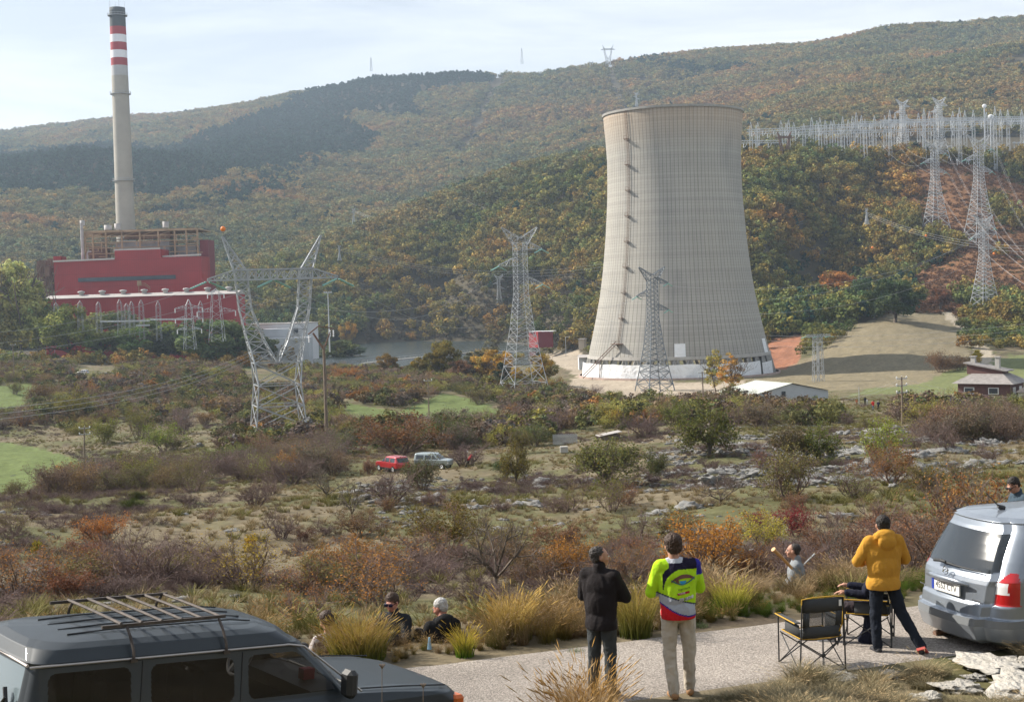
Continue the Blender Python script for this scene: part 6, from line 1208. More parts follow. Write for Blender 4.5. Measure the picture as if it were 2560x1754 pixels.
# ------------------------------------------------------------------ ring-lofted car bodies
MAT['tyre'] = mat('tyre', (.02, .02, .02), .9); MAT['rim'] = mat('alloy', (.45, .46, .48), .35, metal=.8)
MAT['black'] = mat('black_plastic', (.025, .026, .028), .55); MAT['seat'] = mat('seat_fabric', (.05, .05, .055), .9); MAT['chrome'] = mat('chrome', (.7, .7, .72), .15, metal=1)
MAT['lampred'] = mat('lamp_red', (.45, .012, .015), .12, coat=.8); MAT['lampwhite'] = mat('lamp_white', (.75, .74, .74), .15, coat=.6); MAT['amber'] = mat('amber', (.55, .12, .02), .3)
def paint(name, c, metal=.35, rough=.32, coat=.7): return mat(name, c, rough, metal=metal, noise=.1, nscale=3, coat=coat, detail=8)
def glassm(name, c=(.012, .014, .016), alpha=.62, rough=.04, spec=.9): return mat(name, c, rough, alpha=alpha, spec=spec)
def ringcar(root, rings, classify, mats, n=(28, 9, 90, 28), step=.022, bow=.05, smooth=True):
    rg = []
    for a, b in zip(rings[:-1], rings[1:]):
        a = np.array(a, float); b = np.array(b, float); m = max(1, int(np.linalg.norm((b-a)[:4])/step)); rg += [a+(b-a)*i/m for i in range(m)]
    rg.append(np.array(rings[-1], float)); P_ = []; nr, nc, nsd, nf = n
    for z, xr, xf, w, rc in rg:
        rc = min(rc, w*.98, (xf-xr)*.45); pts = []
        for i in range(nr): y = -(w-rc)+2*(w-rc)*i/nr; pts.append((xr-bow*(1-(y/max(w, .01))**2), y))
        for i in range(nc): t = math.pi/2*i/nc; pts.append((xr+rc-rc*math.cos(t), (w-rc)+rc*math.sin(t)))
        for i in range(nsd): pts.append((xr+rc+(xf-xr-2*rc)*i/nsd, w))
        for i in range(nc): t = math.pi/2*i/nc; pts.append((xf-rc+rc*math.sin(t), (w-rc)+rc*math.cos(t)))
        for i in range(nf): y = (w-rc)-2*(w-rc)*i/nf; pts.append((xf+bow*1.5*(1-(y/max(w, .01))**2), y))
        for i in range(nc): t = math.pi/2*i/nc; pts.append((xf-rc+rc*math.cos(t), -(w-rc)-rc*math.sin(t)))
        for i in range(nsd): pts.append((xf-rc-(xf-xr-2*rc)*i/nsd, -w))
        for i in range(nc): t = math.pi/2*i/nc; pts.append((xr+rc-rc*math.sin(t), -(w-rc)-rc*math.cos(t)))
        P_.append([(x, y, z) for x, y in pts])
    V = np.array(P_); K, J = V.shape[:2]; idx = np.arange(K*J).reshape(K, J); nx = np.roll(idx, -1, 1)
    F = np.stack([idx[:-1], nx[:-1], nx[1:], idx[1:]], -1).reshape(-1, 4)[:, ::-1]; V = V.reshape(-1, 3); cen = V[F].mean(1)
    zone_ = np.array([classify(*c) for c in cen]); out = {}
    bad = 0
    for z_ in dict.fromkeys(zone_.tolist()):
        if z_ == 'none': continue
        f = F[zone_ == z_]; u, inv = np.unique(f, return_inverse=True); nm = z_.split(':')[0]
        me = npmesh(nm, V[u], inv.reshape(-1, 4), mats[nm], None, smooth); out[z_] = link(nm, me, root)
    return out
def wheel(root, x, y, r=.32, w=.2):
    s = 1 if y > 0 else -1; m = MB(); m.lathe([(r*.62, -w/2), (r*.93, -w/2), (r, -w*.35), (r, w*.35), (r*.93, w/2), (r*.62, w/2)], n=28); t = m.build('tyre', MAT['tyre'], None, True)
    o = bpy.data.objects.new('wheel', None); COL.objects.link(o); o.parent = root; o.location = (x, y, r); o.rotation_euler = (R(90), 0, 0); t.parent = o
    m = MB(); zz_ = -s*w*.42; m.lathe([(0, zz_), (.06, zz_), (.07, zz_*.8), (.08, zz_*.7)], n=16)
    for k in range(7): a = k*math.tau/7; m.bar((.05*math.cos(a), .05*math.sin(a), zz_*.9), (r*.6*math.cos(a), r*.6*math.sin(a), zz_), .055)
    m.lathe([(r*.55, zz_*.9), (r*.66, zz_), (r*.64, zz_*.3), (r*.64, -zz_)], n=28); m.build('rim', MAT['rim'], o, True)
def solve_pose(pts, guess, roll=0.0, free_scale=False):
    """least squares pose (x, y, z, heading, [scale]) from local points and photo pixels"""
    p = np.array(guess, float)
    def res(p):
        h = p[3]; s = p[4] if len(p) > 4 else 1; r = []
        for (L3, px, py) in pts:
            v = rollm(roll)@np.array(L3, float)*s; v = rotz(h)@v+p[:3]; a, b = proj(v); r += [float(a)-px, float(b)-py]
        return np.array(r)
    for _ in range(60):
        r0 = res(p); J = np.stack([(res(p+np.eye(len(p))[i]*1e-4)-r0)/1e-4 for i in range(len(p))], 1); p = p-np.linalg.lstsq(J, r0, rcond=1e-6)[0]*.7
    print('POSE', p.round(3), 'res', res(p).round(1)); return p
def rollm(a): return np.array([[1, 0, 0], [0, math.cos(a), -math.sin(a)], [0, math.sin(a), math.cos(a)]])
def seats(root, xs, ys, zb=.35, col='seat'):
    for x in xs:
        for y in ys:
            m = MB(); m.box((x, y, zb+.18), (.5, .46, .18)); m.box((x-.25, y, zb+.5), (.14, .46, .62), M=None); m.box((x-.28, y, zb+.9), (.1, .24, .18)); o = m.build('car_seat', MAT[col], root); b = o.modifiers.new('b', 'BEVEL'); b.width = .05; b.segments = 3
# ---- silver people carrier
def car_van():
    root = empty('parked_car', (0, 0, 0), 0, 'silver people carrier parked at the right edge, seen from behind', 'car')
    rings = [(.28, -2.02, 2.0, .80, .30), (.34, -2.14, 2.08, .84, .30), (.50, -2.20, 2.12, .865, .30), (.585, -2.19, 2.12, .865, .28), (.60, -2.13, 2.10, .855, .26), (.72, -2.11, 2.06, .86, .26), (.75, -2.08, 2.04, .862, .26), (.95, -2.06, 1.9, .865, .24), (1.0, -2.04, 1.55, .862, .22), (1.04, -2.01, 1.15, .855, .22), (1.12, -1.972, 1.0, .833, .22), (1.20, -1.930, .87, .812, .21), (1.28, -1.882, .73, .79, .21), (1.36, -1.833, .6, .768, .21), (1.44, -1.781, .46, .745, .2),
             (1.52, -1.725, .32, .72, .20), (1.585, -1.70, .18, .685, .20), (1.60, -1.72, .14, .67, .20), (1.64, -1.66, -.0, .60, .25), (1.665, -1.35, -.2, .45, .3), (1.672, -.95, -.5, .2, .2), (1.673, -.75, -.7, .02, .02)]
    def cl(x, y, z):
        rear = x < -1.60-(1.55-z)*.50 if z > 1 else x < -1.9
        if z < .30: return 'none'
        for wx in (-1.42, 1.3):
            if abs(y) > .7 and math.hypot(x-wx, z-.32) < .37: return 'none'
        if z < .585: return 'bumper' if (z > .50 or x > 1.9) else 'bumper_skirt'
        t = (z-1.04)/.48
        if .06 < t < .93:
            if x < -1.55-(t*-.12) and abs(y) < (.66-t*.10) and x < -1.62:
                cx = abs(y)-(.56-t*.08); cz = abs(t-.5)-.34
                if not (cx > 0 and cz > 0 and math.hypot(cx/.1, cz/.1) > 1): return 'rear_window'
            if abs(y) > .62 and -1.72+t*.10 < x < 1.0-t*.65:
                if x < -1.05 and x < -1.60+t*.12: return 'body'
                if abs(x+.95) < .04: return 'pillar:%d' % (y > 0)
                if abs(x-.05) < .04: return 'pillar:%d' % (2+(y > 0))
                return 'side_window:%d%d' % (y > 0, (x > -.95)+(x > .05))
            if x > .5+(1-t)*.4 and abs(y) < .66: return 'windscreen'
        if abs(y) > .60 and x < -1.86 and .74 < z < 1.10 and (abs(y) > .66+max(0, z-.98)*.9):
            return ('reverse_lamp' if (.86 < z < .99 and abs(y) < .80) else 'tail_lamp')+(':l' if y > 0 else ':r')
        return 'body'
    mats = dict(body=paint('silver_paint', (.25, .28, .325), .5, .33), bumper=mat('grey_bumper', (.17, .18, .19), .5), bumper_skirt=paint('silver_low', (.33, .36, .40), .5, .35), rear_window=glassm('tinted_rear_glass', (.02, .025, .03), .97, .09), side_window=glassm('car_glass', alpha=.8), windscreen=glassm('windscreen_glass'), pillar=MAT['black'], tail_lamp=MAT['lampred'], reverse_lamp=MAT['lampwhite'])
    ps = ringcar(root, rings, cl, mats, n=(44, 16, 110, 24), step=.015, bow=.17)
    for k in ('r', 'l'):
        if 'reverse_lamp:'+k in ps and 'tail_lamp:'+k in ps: ps['reverse_lamp:'+k].parent = ps['tail_lamp:'+k]
    for x in (-1.42, 1.3):
        for y in (-.76, .76): wheel(root, x, y)
    m = MB(); m.box((0, 0, .38), (3.9, 1.45, .2)); m.build('underbody', MAT['black'], root); seats(root, (-.9, .1), (-.4, .4))
    m = MB(); m.tube([(-2.165, -.42, .93), (-2.185, -.25, .945), (-2.20, 0, .95), (-2.185, .25, .945), (-2.165, .42, .93)], [.012, .033, .036, .033, .012], 10); m.build('tailgate_handle', mats['body'], root, True)
    m = MB(); m.box((-2.155, 0, .845), (.02, .54, .125)); pl_ = m.build('number_plate', MAT['white'], root)
    m = MB(); m.box((-2.167, .245, .845), (.004, .045, .12)); m.build('plate_strip', mat('plate_blue', (.02, .05, .35), .5), pl_)
    txt = text_mesh('4552 CTV', .098, MAT['black'], 'plate_text', pl_); txt.matrix_local = Matrix.Translation((-2.1675, -.015, .845))@Matrix.Rotation(R(-90), 4, 'Z')@Matrix.Rotation(R(90), 4, 'X')
    m = MB(); m.tube([(-2.115, .30, 1.10), (-2.13, .12, 1.125), (-2.12, .05, 1.12)], [.02, .02, .012], 8); m.tube([(-2.12, .25, 1.115), (-2.10, -.15, 1.10), (-2.07, -.52, 1.09)], [.016, .010, .006], 8); m.build('rear_wiper', MAT['black'], root)
    m = MB(); q = [(-2.155, .045*math.cos(t), 1.03+.045*math.sin(t)) for t in np.linspace(0, math.tau, 17)]; m.tube(q, .006, 6, cap=False); m.bar((-2.155, .06, 1.01), (-2.155, -.0, 1.045), .008); m.bar((-2.155, 0, 1.015), (-2.155, -.06, 1.045), .008); m.build('round_emblem', MAT['chrome'], root)
    for y in (-.5, .60):
        m = MB()
        for k in range(5): m.box((-2.135, y+.025*k-.05, .775), (.006, .017, .012))
        m.build('chrome_lettering', MAT['chrome'], root)
    m = MB(); m.tube([(-1.42, .0, 1.672), (-1.50, .0, 1.71)], [.04, .02], 8); m.tube([(-1.48, 0, 1.70), (-1.68, 0, 1.88)], [.009, .004], 6); m.build('roof_aerial', MAT['black'], root)
    m = MB(); m.tube([(-2.0, .35, .25), (-2.2, .35, .23)], .035, 10); m.build('exhaust', MAT['rust'], root)
    for s in (-1, 1):
        m = MB(); m.tube([(-1.66, s*.675, 1.60), (-.6, s*.685, 1.625), (.2, s*.66, 1.605)], .008, 6); m.build('roof_seam', MAT['black'], root)
        m = MB(); m.box((.95, s*.98, 1.08), (.14, .2, .14)); m.build('door_mirror', mats['body'], root)
    m = MB()
    for x in (-1.04, .02, 1.02):
        for s in (-1, 1): m.bar((x, s*.868, .45), (x, s*.868, 1.0), .012)
    m.tube([(-2.09, y, .735) for y in np.linspace(-.6, .6, 5)], .006, 5); m.build('panel_gap', MAT['black'], root)
    return root
def text_mesh(s, size, mt, name, parent, ext=.0):
    cu = bpy.data.curves.new(name, 'FONT'); cu.body = s; cu.size = size; cu.align_x = 'CENTER'; cu.align_y = 'CENTER'; cu.extrude = ext; o = bpy.data.objects.new(name, cu); COL.objects.link(o)
    bpy.context.view_layer.update(); me = bpy.data.meshes.new_from_object(o.evaluated_get(bpy.context.evaluated_depsgraph_get())); bpy.data.objects.remove(o); me.materials.clear(); me.materials.append(mt); me.name = name
    return link(name, me, parent)
van = car_van(); VANP = (7.80, 19.0, -4.88, .31)
van.location = VANP[:3]; van.rotation_euler = (0, 0, VANP[3]); van.scale = (1.05, 1.09, 1.144)
for o_ in van.children:
    if o_.name.startswith('wheel'): o_.location.z += .19
for o_ in list(van.children):
    nm_ = o_.name.split('.')[0]
    if nm_ in ('tailgate_handle', 'rear_wiper', 'round_emblem', 'chrome_lettering'):
        for v_ in o_.data.vertices: v_.co.x -= .12*(1-(v_.co.y/.86)**2)
    if nm_ == 'number_plate': o_.location.x -= .118
# ---- dark 4x4
SROLL = R(5.5)
def car_suv():
    root = empty('parked_car', (0, 0, 0), 0, 'dark blue green four wheel drive with a rusty roof rack, nearest the camera', 'car')
    rings = [(.45, -2.1, 2.15, .80, .2), (.6, -2.18, 2.25, .86, .2), (.95, -2.17, 2.26, .87, .2), (1.02, -2.15, 2.18, .865, .22), (1.05, -2.14, 2.05, .85, .22), (1.09, -2.13, 1.55, .83, .2), (1.115, -2.12, 1.02, .815, .16), (1.13, -2.12, .98, .81, .14),
             (1.60, -2.02, .48, .735, .12), (1.625, -2.03, .44, .735, .12), (1.635, -2.02, .40, .73, .14), (1.72, -1.97, .30, .68, .22), (1.755, -1.88, .18, .60, .3), (1.775, -1.6, -.05, .45, .35), (1.785, -1.2, -.5, .2, .2), (1.786, -.9, -.8, .02, .02)]
    def cl(x, y, z):
        if z < .47: return 'none'
        t = (z-1.13)/.47; ys = abs(y)
        if .03 < t < .96:
            if ys > .68+.05*(1-t) and x > -1.98 and x < .92-t*.52:
                for a, b in ((-1.91, -1.20), (-1.02, -.24), (-.10, .84)):
                    xe = min(b, .86-t*.52)
                    if a < x < xe:
                        r = .07; cx = max(a+r-x, x-xe+r, 0); cz = max(.07+.16-t, t-.88+.16, 0)/.16*r
                        if math.hypot(cx, cz) < r: return 'side_window:%d%.1f' % (y > 0, a)
                return 'window_frame:%d' % (y > 0)
            if x < -1.98 and ys < .60: return 'rear_window'
            if x > .4 and ys < .70: return 'windscreen'
        return 'body'
    mats = dict(body=paint('dark_teal_paint', (.018, .026, .034), .1, .62, .22), side_window=glassm('side_glass', (.004, .004, .005), alpha=.8, rough=.04, spec=.5), window_frame=paint('pillar_paint', (.016, .026, .036), .25, .5), rear_window=mat('milky_rear_glass', (.16, .20, .22), .2, spec=.9), windscreen=glassm('windscreen_glass', alpha=.3))
    ringcar(root, rings, cl, mats, n=(40, 10, 230, 36), step=.012)
    for x in (-1.35, 1.35):
        for y in (-.74, .74): wheel(root, x, y, .37, .24)
    m = MB(); m.box((-.3, 0, .62), (3.5, 1.5, .25)); m.build('underbody', MAT['black'], root); seats(root, (-1.15, -.25), (-.38, .38), .62)
    for s in (-1, 1):
        m = MB(); m.tube([(-2.06, s*.735, 1.605), (-2.0, s*.758, 1.612), (.30, s*.758, 1.612), (.46, s*.755, 1.585), (1.06, s*.835, 1.13)], .011, 6); m.build('gutter', mat('gutter_metal', (.38, .35, .33), .4, metal=.6), root)
    m = MB(); m.tube([(-2.065, y, 1.615) for y in np.linspace(-.70, .70, 7)], .013, 6); m.build('gutter', mat('gutter_metal2', (.42, .38, .36), .4, metal=.6), root)
    m = MB()
    for y in (-.36, -.14, .1, .34): m.tube([(-1.62, y, 1.775), (-1.2, y, 1.795), (-.1, y, 1.797), (.1, y, 1.775)], .007, 5)
    m.build('roof_rib', MAT['black'], root)
    # roof rack
    rk = bpy.data.objects.new('roof_rack', None); COL.objects.link(rk); rk.parent = root
    rm = mat('rack_steel', (.085, .07, .062), .6, metal=.5, noise=.5, nscale=9); z0 = 1.865
    for s in (-1, 1): m = MB(); m.bar((-1.42, s*.61, z0), (-.28, s*.61, z0+.02), .026); m.build('rack_rail', rm, rk)
    for x in np.linspace(-1.25, -.32, 6): m = MB(); m.tube([(x, y, z0+.015+.006*math.cos(y*2)) for y in np.linspace(-.61, .61, 6)], .014, 8); m.build('rack_bar', rm, rk)
    for x in (-1.20, -.34):
        for s in (-1, 1): m = MB(); m.tube([(x, s*.61, z0), (x, s*.70, z0-.08), (x+.01, s*.76, 1.68), (x+.01, s*.775, 1.61)], .014, 6); m.box((x+.01, s*.775, 1.60), (.06, .025, .03)); m.build('rack_foot', rm, rk)
    sw = bpy.data.objects.new('steering_wheel', None); COL.objects.link(sw); sw.parent = root; sw.location = (.42, .38, 1.27); sw.rotation_euler = (0, R(-62), 0)
    m = MB(); m.tube([(.19*math.cos(t), .19*math.sin(t), 0) for t in np.linspace(0, math.tau, 25)], .016, 8, cap=False); pm = mat('sunlit_plastic', (.6, .6, .6), .3); m.build('wheel_ring', pm, sw)  # sunlight on the steering wheel is put into its pale colour
    m = MB(); m.lathe([(0, .03), (.06, .02), (.065, 0)], n=16); [m.bar((0, 0, 0), (.18*math.cos(t), .18*math.sin(t), 0), .035) for t in (.3, 2.8, 4.7)]; m.build('wheel_hub', pm, sw)
    m = MB(); m.box((.82, 0, 1.08), (.45, 1.4, .12)); m.build('dashboard', MAT['black'], root)
    m = MB(); m.box((.80, -.25, 1.2), (.12, .10, .1)); m.build('red_bag', mat('red_bag', (.4, .03, .05), .6), root)
    for x_ in (-1.11, -.17):
        for s_ in (-1, 1): m = MB(); m.bar((x_-.02, s_*.822, 1.05), (x_+.02, s_*.742, 1.58), .010); m.build('door_seam', MAT['black'], root)
    m = MB(); m.box((.86, -.93, 1.24), (.12, .18, .26)); m.build('door_mirror', MAT['black'], root).modifiers.new('b', 'BEVEL').width = .04
    m = MB(); m.tube([(-2.20, -.3, 1.12), (-2.17, -.52, 1.34)], [.012, .012], 6); m.bar((-2.16, -.56, 1.12), (-2.15, -.44, 1.40), .03); m.build('rear_wiper', MAT['black'], root)
    m = MB(); m.tube([(1.08, -.55, 1.135), (1.05, -.1, 1.15)], .012, 6); m.tube([(1.08, .1, 1.135), (1.04, .5, 1.15)], .012, 6); m.build('wiper', MAT['black'], root)
    m = MB(); m.box((2.18, -.80, .92), (.14, .16, .13)); m.build('indicator_lamp', MAT['amber'], root).modifiers.new('b', 'BEVEL').width = .03
    m = MB(); m.tube([(1.12, -.72, 1.125), (1.6, -.735, 1.105), (2.1, -.72, 1.065)], .008, 5); m.tube([(1.12, .72, 1.125), (1.6, .735, 1.105), (2.1, .72, 1.065)], .008, 5); m.build('bonnet_gap', MAT['black'], root)
    return root
suv = car_suv()
suv.location = (-2.941, 13.167, -4.667); suv.rotation_euler = (Matrix.Rotation(.663, 3, 'Z')@Matrix.Rotation(.093, 3, 'Y')@Matrix.Rotation(.017, 3, 'X')).to_euler()
# ---- cars in the pasture
def small_car(label, col, pos, rz, kind):
    root = empty('parked_car', pos, rz, label, 'car')
    rings = [(.3, -2.0, 1.95, .8, .25), (.5, -2.1, 2.05, .86, .3), (.9, -2.08, 2.0, .86, .3), (1.0, -2.04, 1.7, .85, .25), (1.04, -2.0, 1.0, .84, .2), (1.5, -1.75, .25, .72, .2), (1.58, -1.7, .1, .68, .25), (1.66, -1.3, -.2, .4, .3), (1.67, -.8, -.6, .03, .03)]
    if kind == 'suv': rings = [(.45, -1.85, 1.8, .78, .15), (.9, -1.9, 1.85, .83, .15), (1.0, -1.88, 1.78, .83, .15), (1.06, -1.86, .95, .81, .12), (1.55, -1.78, .42, .70, .12), (1.62, -1.75, .3, .66, .2), (1.68, -1.3, 0, .4, .3), (1.69, -.8, -.6, .03, .03)]
    def cl(x, y, z):
        if z < .32: return 'none'
        for wx in (-1.3, 1.25):
            if abs(y) > .65 and math.hypot(x-wx, z-.33) < .38: return 'none'
        t = (z-1.04)/.46
        if .06 < t < .92:
            if abs(y) > .62 and -1.6 < x < .85-t*.6 and abs(x+.7) > .05 and abs(x-.1) > .04: return 'side_window:%d%d' % (y > 0, (x > -.7)+(x > .1))
            if abs(y) < .64 and (x < -1.6 or x > .2): return 'rear_window' if x < 0 else 'windscreen'
        if x < -1.9 and abs(y) > .6 and .8 < z < 1.0: return 'tail_lamp:%d' % (y > 0)
        if x > 1.8 and .5 < abs(y) < .8 and .65 < z < .82: return 'head_lamp:%d' % (y > 0)
        if z < .5: return 'lower_trim'
        return 'body'
    g = glassm('far_glass', (.03, .035, .04), 1, .06)
    ringcar(root, rings, cl, dict(body=paint('car_paint', col, .3, .3), side_window=g, rear_window=g, windscreen=g, tail_lamp=MAT['lampred'], head_lamp=MAT['lampwhite'], lower_trim=MAT['black']), n=(12, 5, 40, 12), step=.05)
    for x in (-1.3, 1.25):
        for y in (-.75, .75): wheel(root, x, y, .33, .2)
    if kind == 'suv':
        m = MB(); m.lathe([(0, -.1), (.3, -.1), (.34, -.05), (.34, .05), (.3, .1), (0, .1)], n=16); o = m.build('spare_wheel', MAT['black'], root); o.location = (-2.0, 0, .85); o.rotation_euler = (0, R(90), 0)
    return root
def gp(px, py): return hit(px, py)
small_car('red estate car parked in the pasture, rear towards the camera', (.42, .03, .035), gp(982, 1178), R(128), 'estate')
small_car('silver green small four wheel drive parked beside the red car', (.36, .41, .41), gp(1085, 1172), R(-22), 'suv')
small_car('little white car half hidden in the scrub beside the black truck', (.6, .6, .6), gp(208, 936), R(160), 'estate')
tk = empty('covered_truck', gp(266, 950), R(-12), 'black truck with a dark canvas cover in the left scrub', 'truck')
m = MB(); m.box((-.4, 0, 1.7), (4.4, 2.3, 1.5)); o = m.build('canvas_cover', mat('dark_canvas', (.035, .04, .05), .8, bump=.5, bscale=2), tk); b = o.modifiers.new('b', 'BEVEL'); b.width = .3; b.segments = 3
m = MB(); m.box((2.4, 0, 1.35), (1.5, 2.1, 1.6)); o = m.build('cab', MAT['black'], tk); o.modifiers.new('b', 'BEVEL').width = .15; m = MB(); m.box((2.6, 0, 1.75), (1.15, 2.14, .5)); m.build('cab_window', MAT['dglass'], tk); m = MB(); m.box((.3, 0, .8), (6, 1.9, .4)); m.build('chassis', MAT['black'], tk)
for x in (-1.6, 2.2):
    for y in (-1, 1): wheel(tk, x, y, .5, .3)
q = gp(1176, 1165); mc = empty('motorcycle', q, R(70), 'red motorcycle with mirrors standing in the bushes right of the silver car', 'motorcycle')
for x in (-.7, .7): m = MB(); m.tube([(x+.30*math.cos(t), 0, .3+.30*math.sin(t)) for t in np.linspace(0, math.tau, 17)], .05, 6, cap=False); m.build('wheel', MAT['tyre'], mc)
m = MB(); m.tube([(-.6, 0, .75), (-.2, 0, .8), (.2, 0, .95), (.45, 0, 1.1)], [.1, .13, .18, .1], 8); m.build('body', mat('bike_red', (.45, .02, .02), .3), mc); m = MB(); m.bar((.7, 0, .3), (.4, 0, 1.15), .06); m.bar((.4, -.35, 1.15), (.4, .35, 1.15), .04); m.build('fork', MAT['black'], mc)
for s in (-1, 1): m = MB(); m.bar((.42, s*.3, 1.15), (.42, s*.42, 1.42), .02); m.box((.42, s*.43, 1.46), (.03, .14, .1)); m.build('mirror', MAT['white'], mc)
# slat fence and sheds in the valley
q = gp(1414, 1110); fr = empty('slat_fence', q, R(3), 'pale upright slat fence in the thicket right of the parked cars', 'fence'); k = q[1]/FPX; m = MB()
for x in np.arange(-31, 31, 2.3): m.box((x*k, 0, 12*k), (1.4*k, .05, 27*k*(1+.04*math.sin(x))))
m.build('slat', MAT['gwall'], fr); m = MB(); m.bar((-31*k, .06, 20*k), (31*k, .06, 20*k), .08); m.bar((-31*k, .06, 6*k), (31*k, .06, 6*k), .08); m.build('rail', MAT['conc'], fr)
q = gp(1410, 1131); m = MB(); k = q[1]/FPX; m.box((0, 0, 8*k), (20*k, 16*k, 16*k)); o = m.build('white_crate', MAT['conc'], loc=q); o.modifiers.new('b', 'BEVEL').width = .05; tag(o, 'white tank like crate before the pale slat fence', 'crate')
q = gp(1522, 1096); k = q[1]/FPX; hsd = empty('hut', q, R(12), 'low hut with a pale sloping sheet roof behind the gnarled hawthorn', 'hut'); m = MB(); m.box((0, 0, 3*k), (50*k, 30*k, 16*k)); m.build('wall', MAT['wood'], hsd); m = MB(); m.box((0, 0, 13*k), (60*k, 40*k, 1.5*k), M=np.array(Matrix.Rotation(R(-9), 3, 'Y'))); m.build('roof', MAT['roof'], hsd)
for px, py, l in ((852, 978, 'small dark shelter with a pale flat roof right of the tall forked pole'), (1190, 962, 'ruined shed with grey roof beams left of the dark conifer')):
    q = gp(px, py); k = q[1]/FPX; h_ = empty('hut', q, R(10), l, 'hut'); m = MB(); m.box((0, 0, 5*k), (28*k, 18*k, 10*k)); m.build('wall', MAT['black'], h_); m = MB(); m.box((0, 0, 11*k), (36*k, 24*k, 1.2*k), M=np.array(Matrix.Rotation(R(5), 3, 'Y'))); m.build('roof', MAT['roof'], h_)
# ------------------------------------------------------------------ people
def blob(prims, vox, mt, name, parent, sm=3, wr=0.0, wf=14, colf=None, wz=1.0, zmin=None):
    bm = bmesh.new()
    for p in prims:
        if p[0] == 'c':
            _, a, b, r1, r2 = p; a = Vector(a); b = Vector(b); d = b-a; L_ = d.length
            for e, r in ((a, r1), (b, r2)): bmesh.ops.create_icosphere(bm, subdivisions=2 if r < .03 else 3, radius=r*1.02, matrix=Matrix.Translation(e))
            if L_ > 1e-4: bmesh.ops.create_cone(bm, cap_ends=True, segments=16 if r1 < .03 else 24, radius1=r1, radius2=r2, depth=L_, matrix=Matrix.Translation((a+b)/2)@d.to_track_quat('Z', 'Y').to_matrix().to_4x4())
        else:
            _, c, rad = p[:3]; M = Matrix.Translation(c)@(p[3] if len(p) > 3 else Matrix.Identity(4))@Matrix.Diagonal((*rad, 1)); bmesh.ops.create_icosphere(bm, subdivisions=3, radius=1, matrix=M)
    me = bpy.data.meshes.new('t'); bm.to_mesh(me); bm.free(); o = bpy.data.objects.new('t', me); COL.objects.link(o)
    r = o.modifiers.new('r', 'REMESH'); r.mode = 'VOXEL'; r.voxel_size = vox; r.use_smooth_shade = True
    if sm: s_ = o.modifiers.new('s', 'SMOOTH'); s_.iterations = sm; s_.factor = .5
    bpy.context.view_layer.update(); m2 = bpy.data.meshes.new_from_object(o.evaluated_get(bpy.context.evaluated_depsgraph_get())); bpy.data.objects.remove(o)
    if wr:
        n = len(m2.vertices); co = np.empty(n*3, np.float32); m2.vertices.foreach_get('co', co); no = np.empty(n*3, np.float32); m2.vertices.foreach_get('normal', no); co = co.reshape(-1, 3); no = no.reshape(-1, 3)
        f = np.array([mn.fractal(Vector((q[0]*wf, q[1]*wf, q[2]*wf*wz)), .9, 2.0, 3) for q in co]); f = 1-np.abs(f)*2; co = co+no*(f*wr)[:, None]; m2.vertices.foreach_set('co', co.astype(np.float32).ravel())
    if zmin is not None:
        for v_ in m2.vertices:
            if v_.co.z < zmin: v_.co.z = zmin-(zmin-v_.co.z)*.06
    if colf is not None:
        n = len(m2.vertices); co = np.empty(n*3, np.float32); m2.vertices.foreach_get('co', co); setcol(m2, colf(co.reshape(-1, 3)))
    m2.materials.clear(); m2.materials.append(mt); m2.name = name; m2.shade_smooth(); return link(name, m2, parent)
SKIN = mat('skin', (.42, .22, .15), .6, noise=.1, nscale=8); SKIN2 = mat('skin_ruddy', (.45, .20, .14), .6, noise=.1, nscale=8)
HAIR = {k: mat('hair_'+k, c, .7, noise=.4, nscale=60) for k, c in dict(black=(.018, .014, .012), brown=(.05, .028, .018), grey=(.42, .41, .40), darkgrey=(.04, .033, .03)).items()}
def cloth(name, c, **k): return mat('cloth_'+name, c, .9, noise=k.get('noise', .12), nscale=6, bump=.15, bscale=40, vcol=k.get('vcol', False), spec=.2)
def head_prims(T):
    e = lambda c, r: ('e', T@Vector(c), r, T.to_quaternion().to_matrix().to_4x4()); c = lambda a, b, r1, r2: ('c', T@Vector(a), T@Vector(b), r1, r2)
    return [e((0, -.012, .025), (.076, .095, .088)), e((0, .03, -.02), (.064, .066, .085)), e((0, .045, -.078), (.046, .046, .036)), c((0, .092, .012), (0, .113, -.028), .010, .014), e((.078, -.005, -.01), (.011, .022, .032)), e((-.078, -.005, -.01), (.011, .022, .032)),
            c((-.03, .086, .025), (.03, .086, .025), .012, .012), c((-.02, .088, -.058), (.02, .088, -.058), .009, .009), c((-.04, .07, -.03), (-.03, .07, -.05), .02, .016), c((.04, .07, -.03), (.03, .07, -.05), .02, .016)]
def hand_prims(w, d, side=1, curl=.5):
    """palm and five fingers leaving the wrist w along d"""
    w = Vector(w); d = Vector(d).normalized(); up = Vector((0, 0, 1)) if abs(d.z) < .9 else Vector((0, 1, 0)); s = d.cross(up).normalized()*side; n = s.cross(d).normalized()*side; o = [('c', w, w+d*.05, .026, .03)]
    for i, (off, L_) in enumerate(((-.030, .066), (-.010, .075), (.010, .070), (.029, .055))):
        a = w+d*.075+s*off; b = a+(d*math.cos(curl*.6)-n*math.sin(curl*.6))*L_*.5; c = b+(d*math.cos(curl*1.6)-n*math.sin(curl*1.6))*L_*.5; o += [('c', w+d*.04+s*off*.8, a, .012, .0105), ('c', a, b, .0095, .0085), ('c', b, c, .0085, .007)]
    a = w+d*.03-s*.03; b = a+(d*.6-s*.8-n*.3).normalized()*.035; c = b+(d*.9-s*.3-n*.4).normalized()*.03; o += [('c', w+d*.015-s*.012, a, .015, .012), ('c', a, b, .012, .010), ('c', b, c, .010, .008)]
    return o
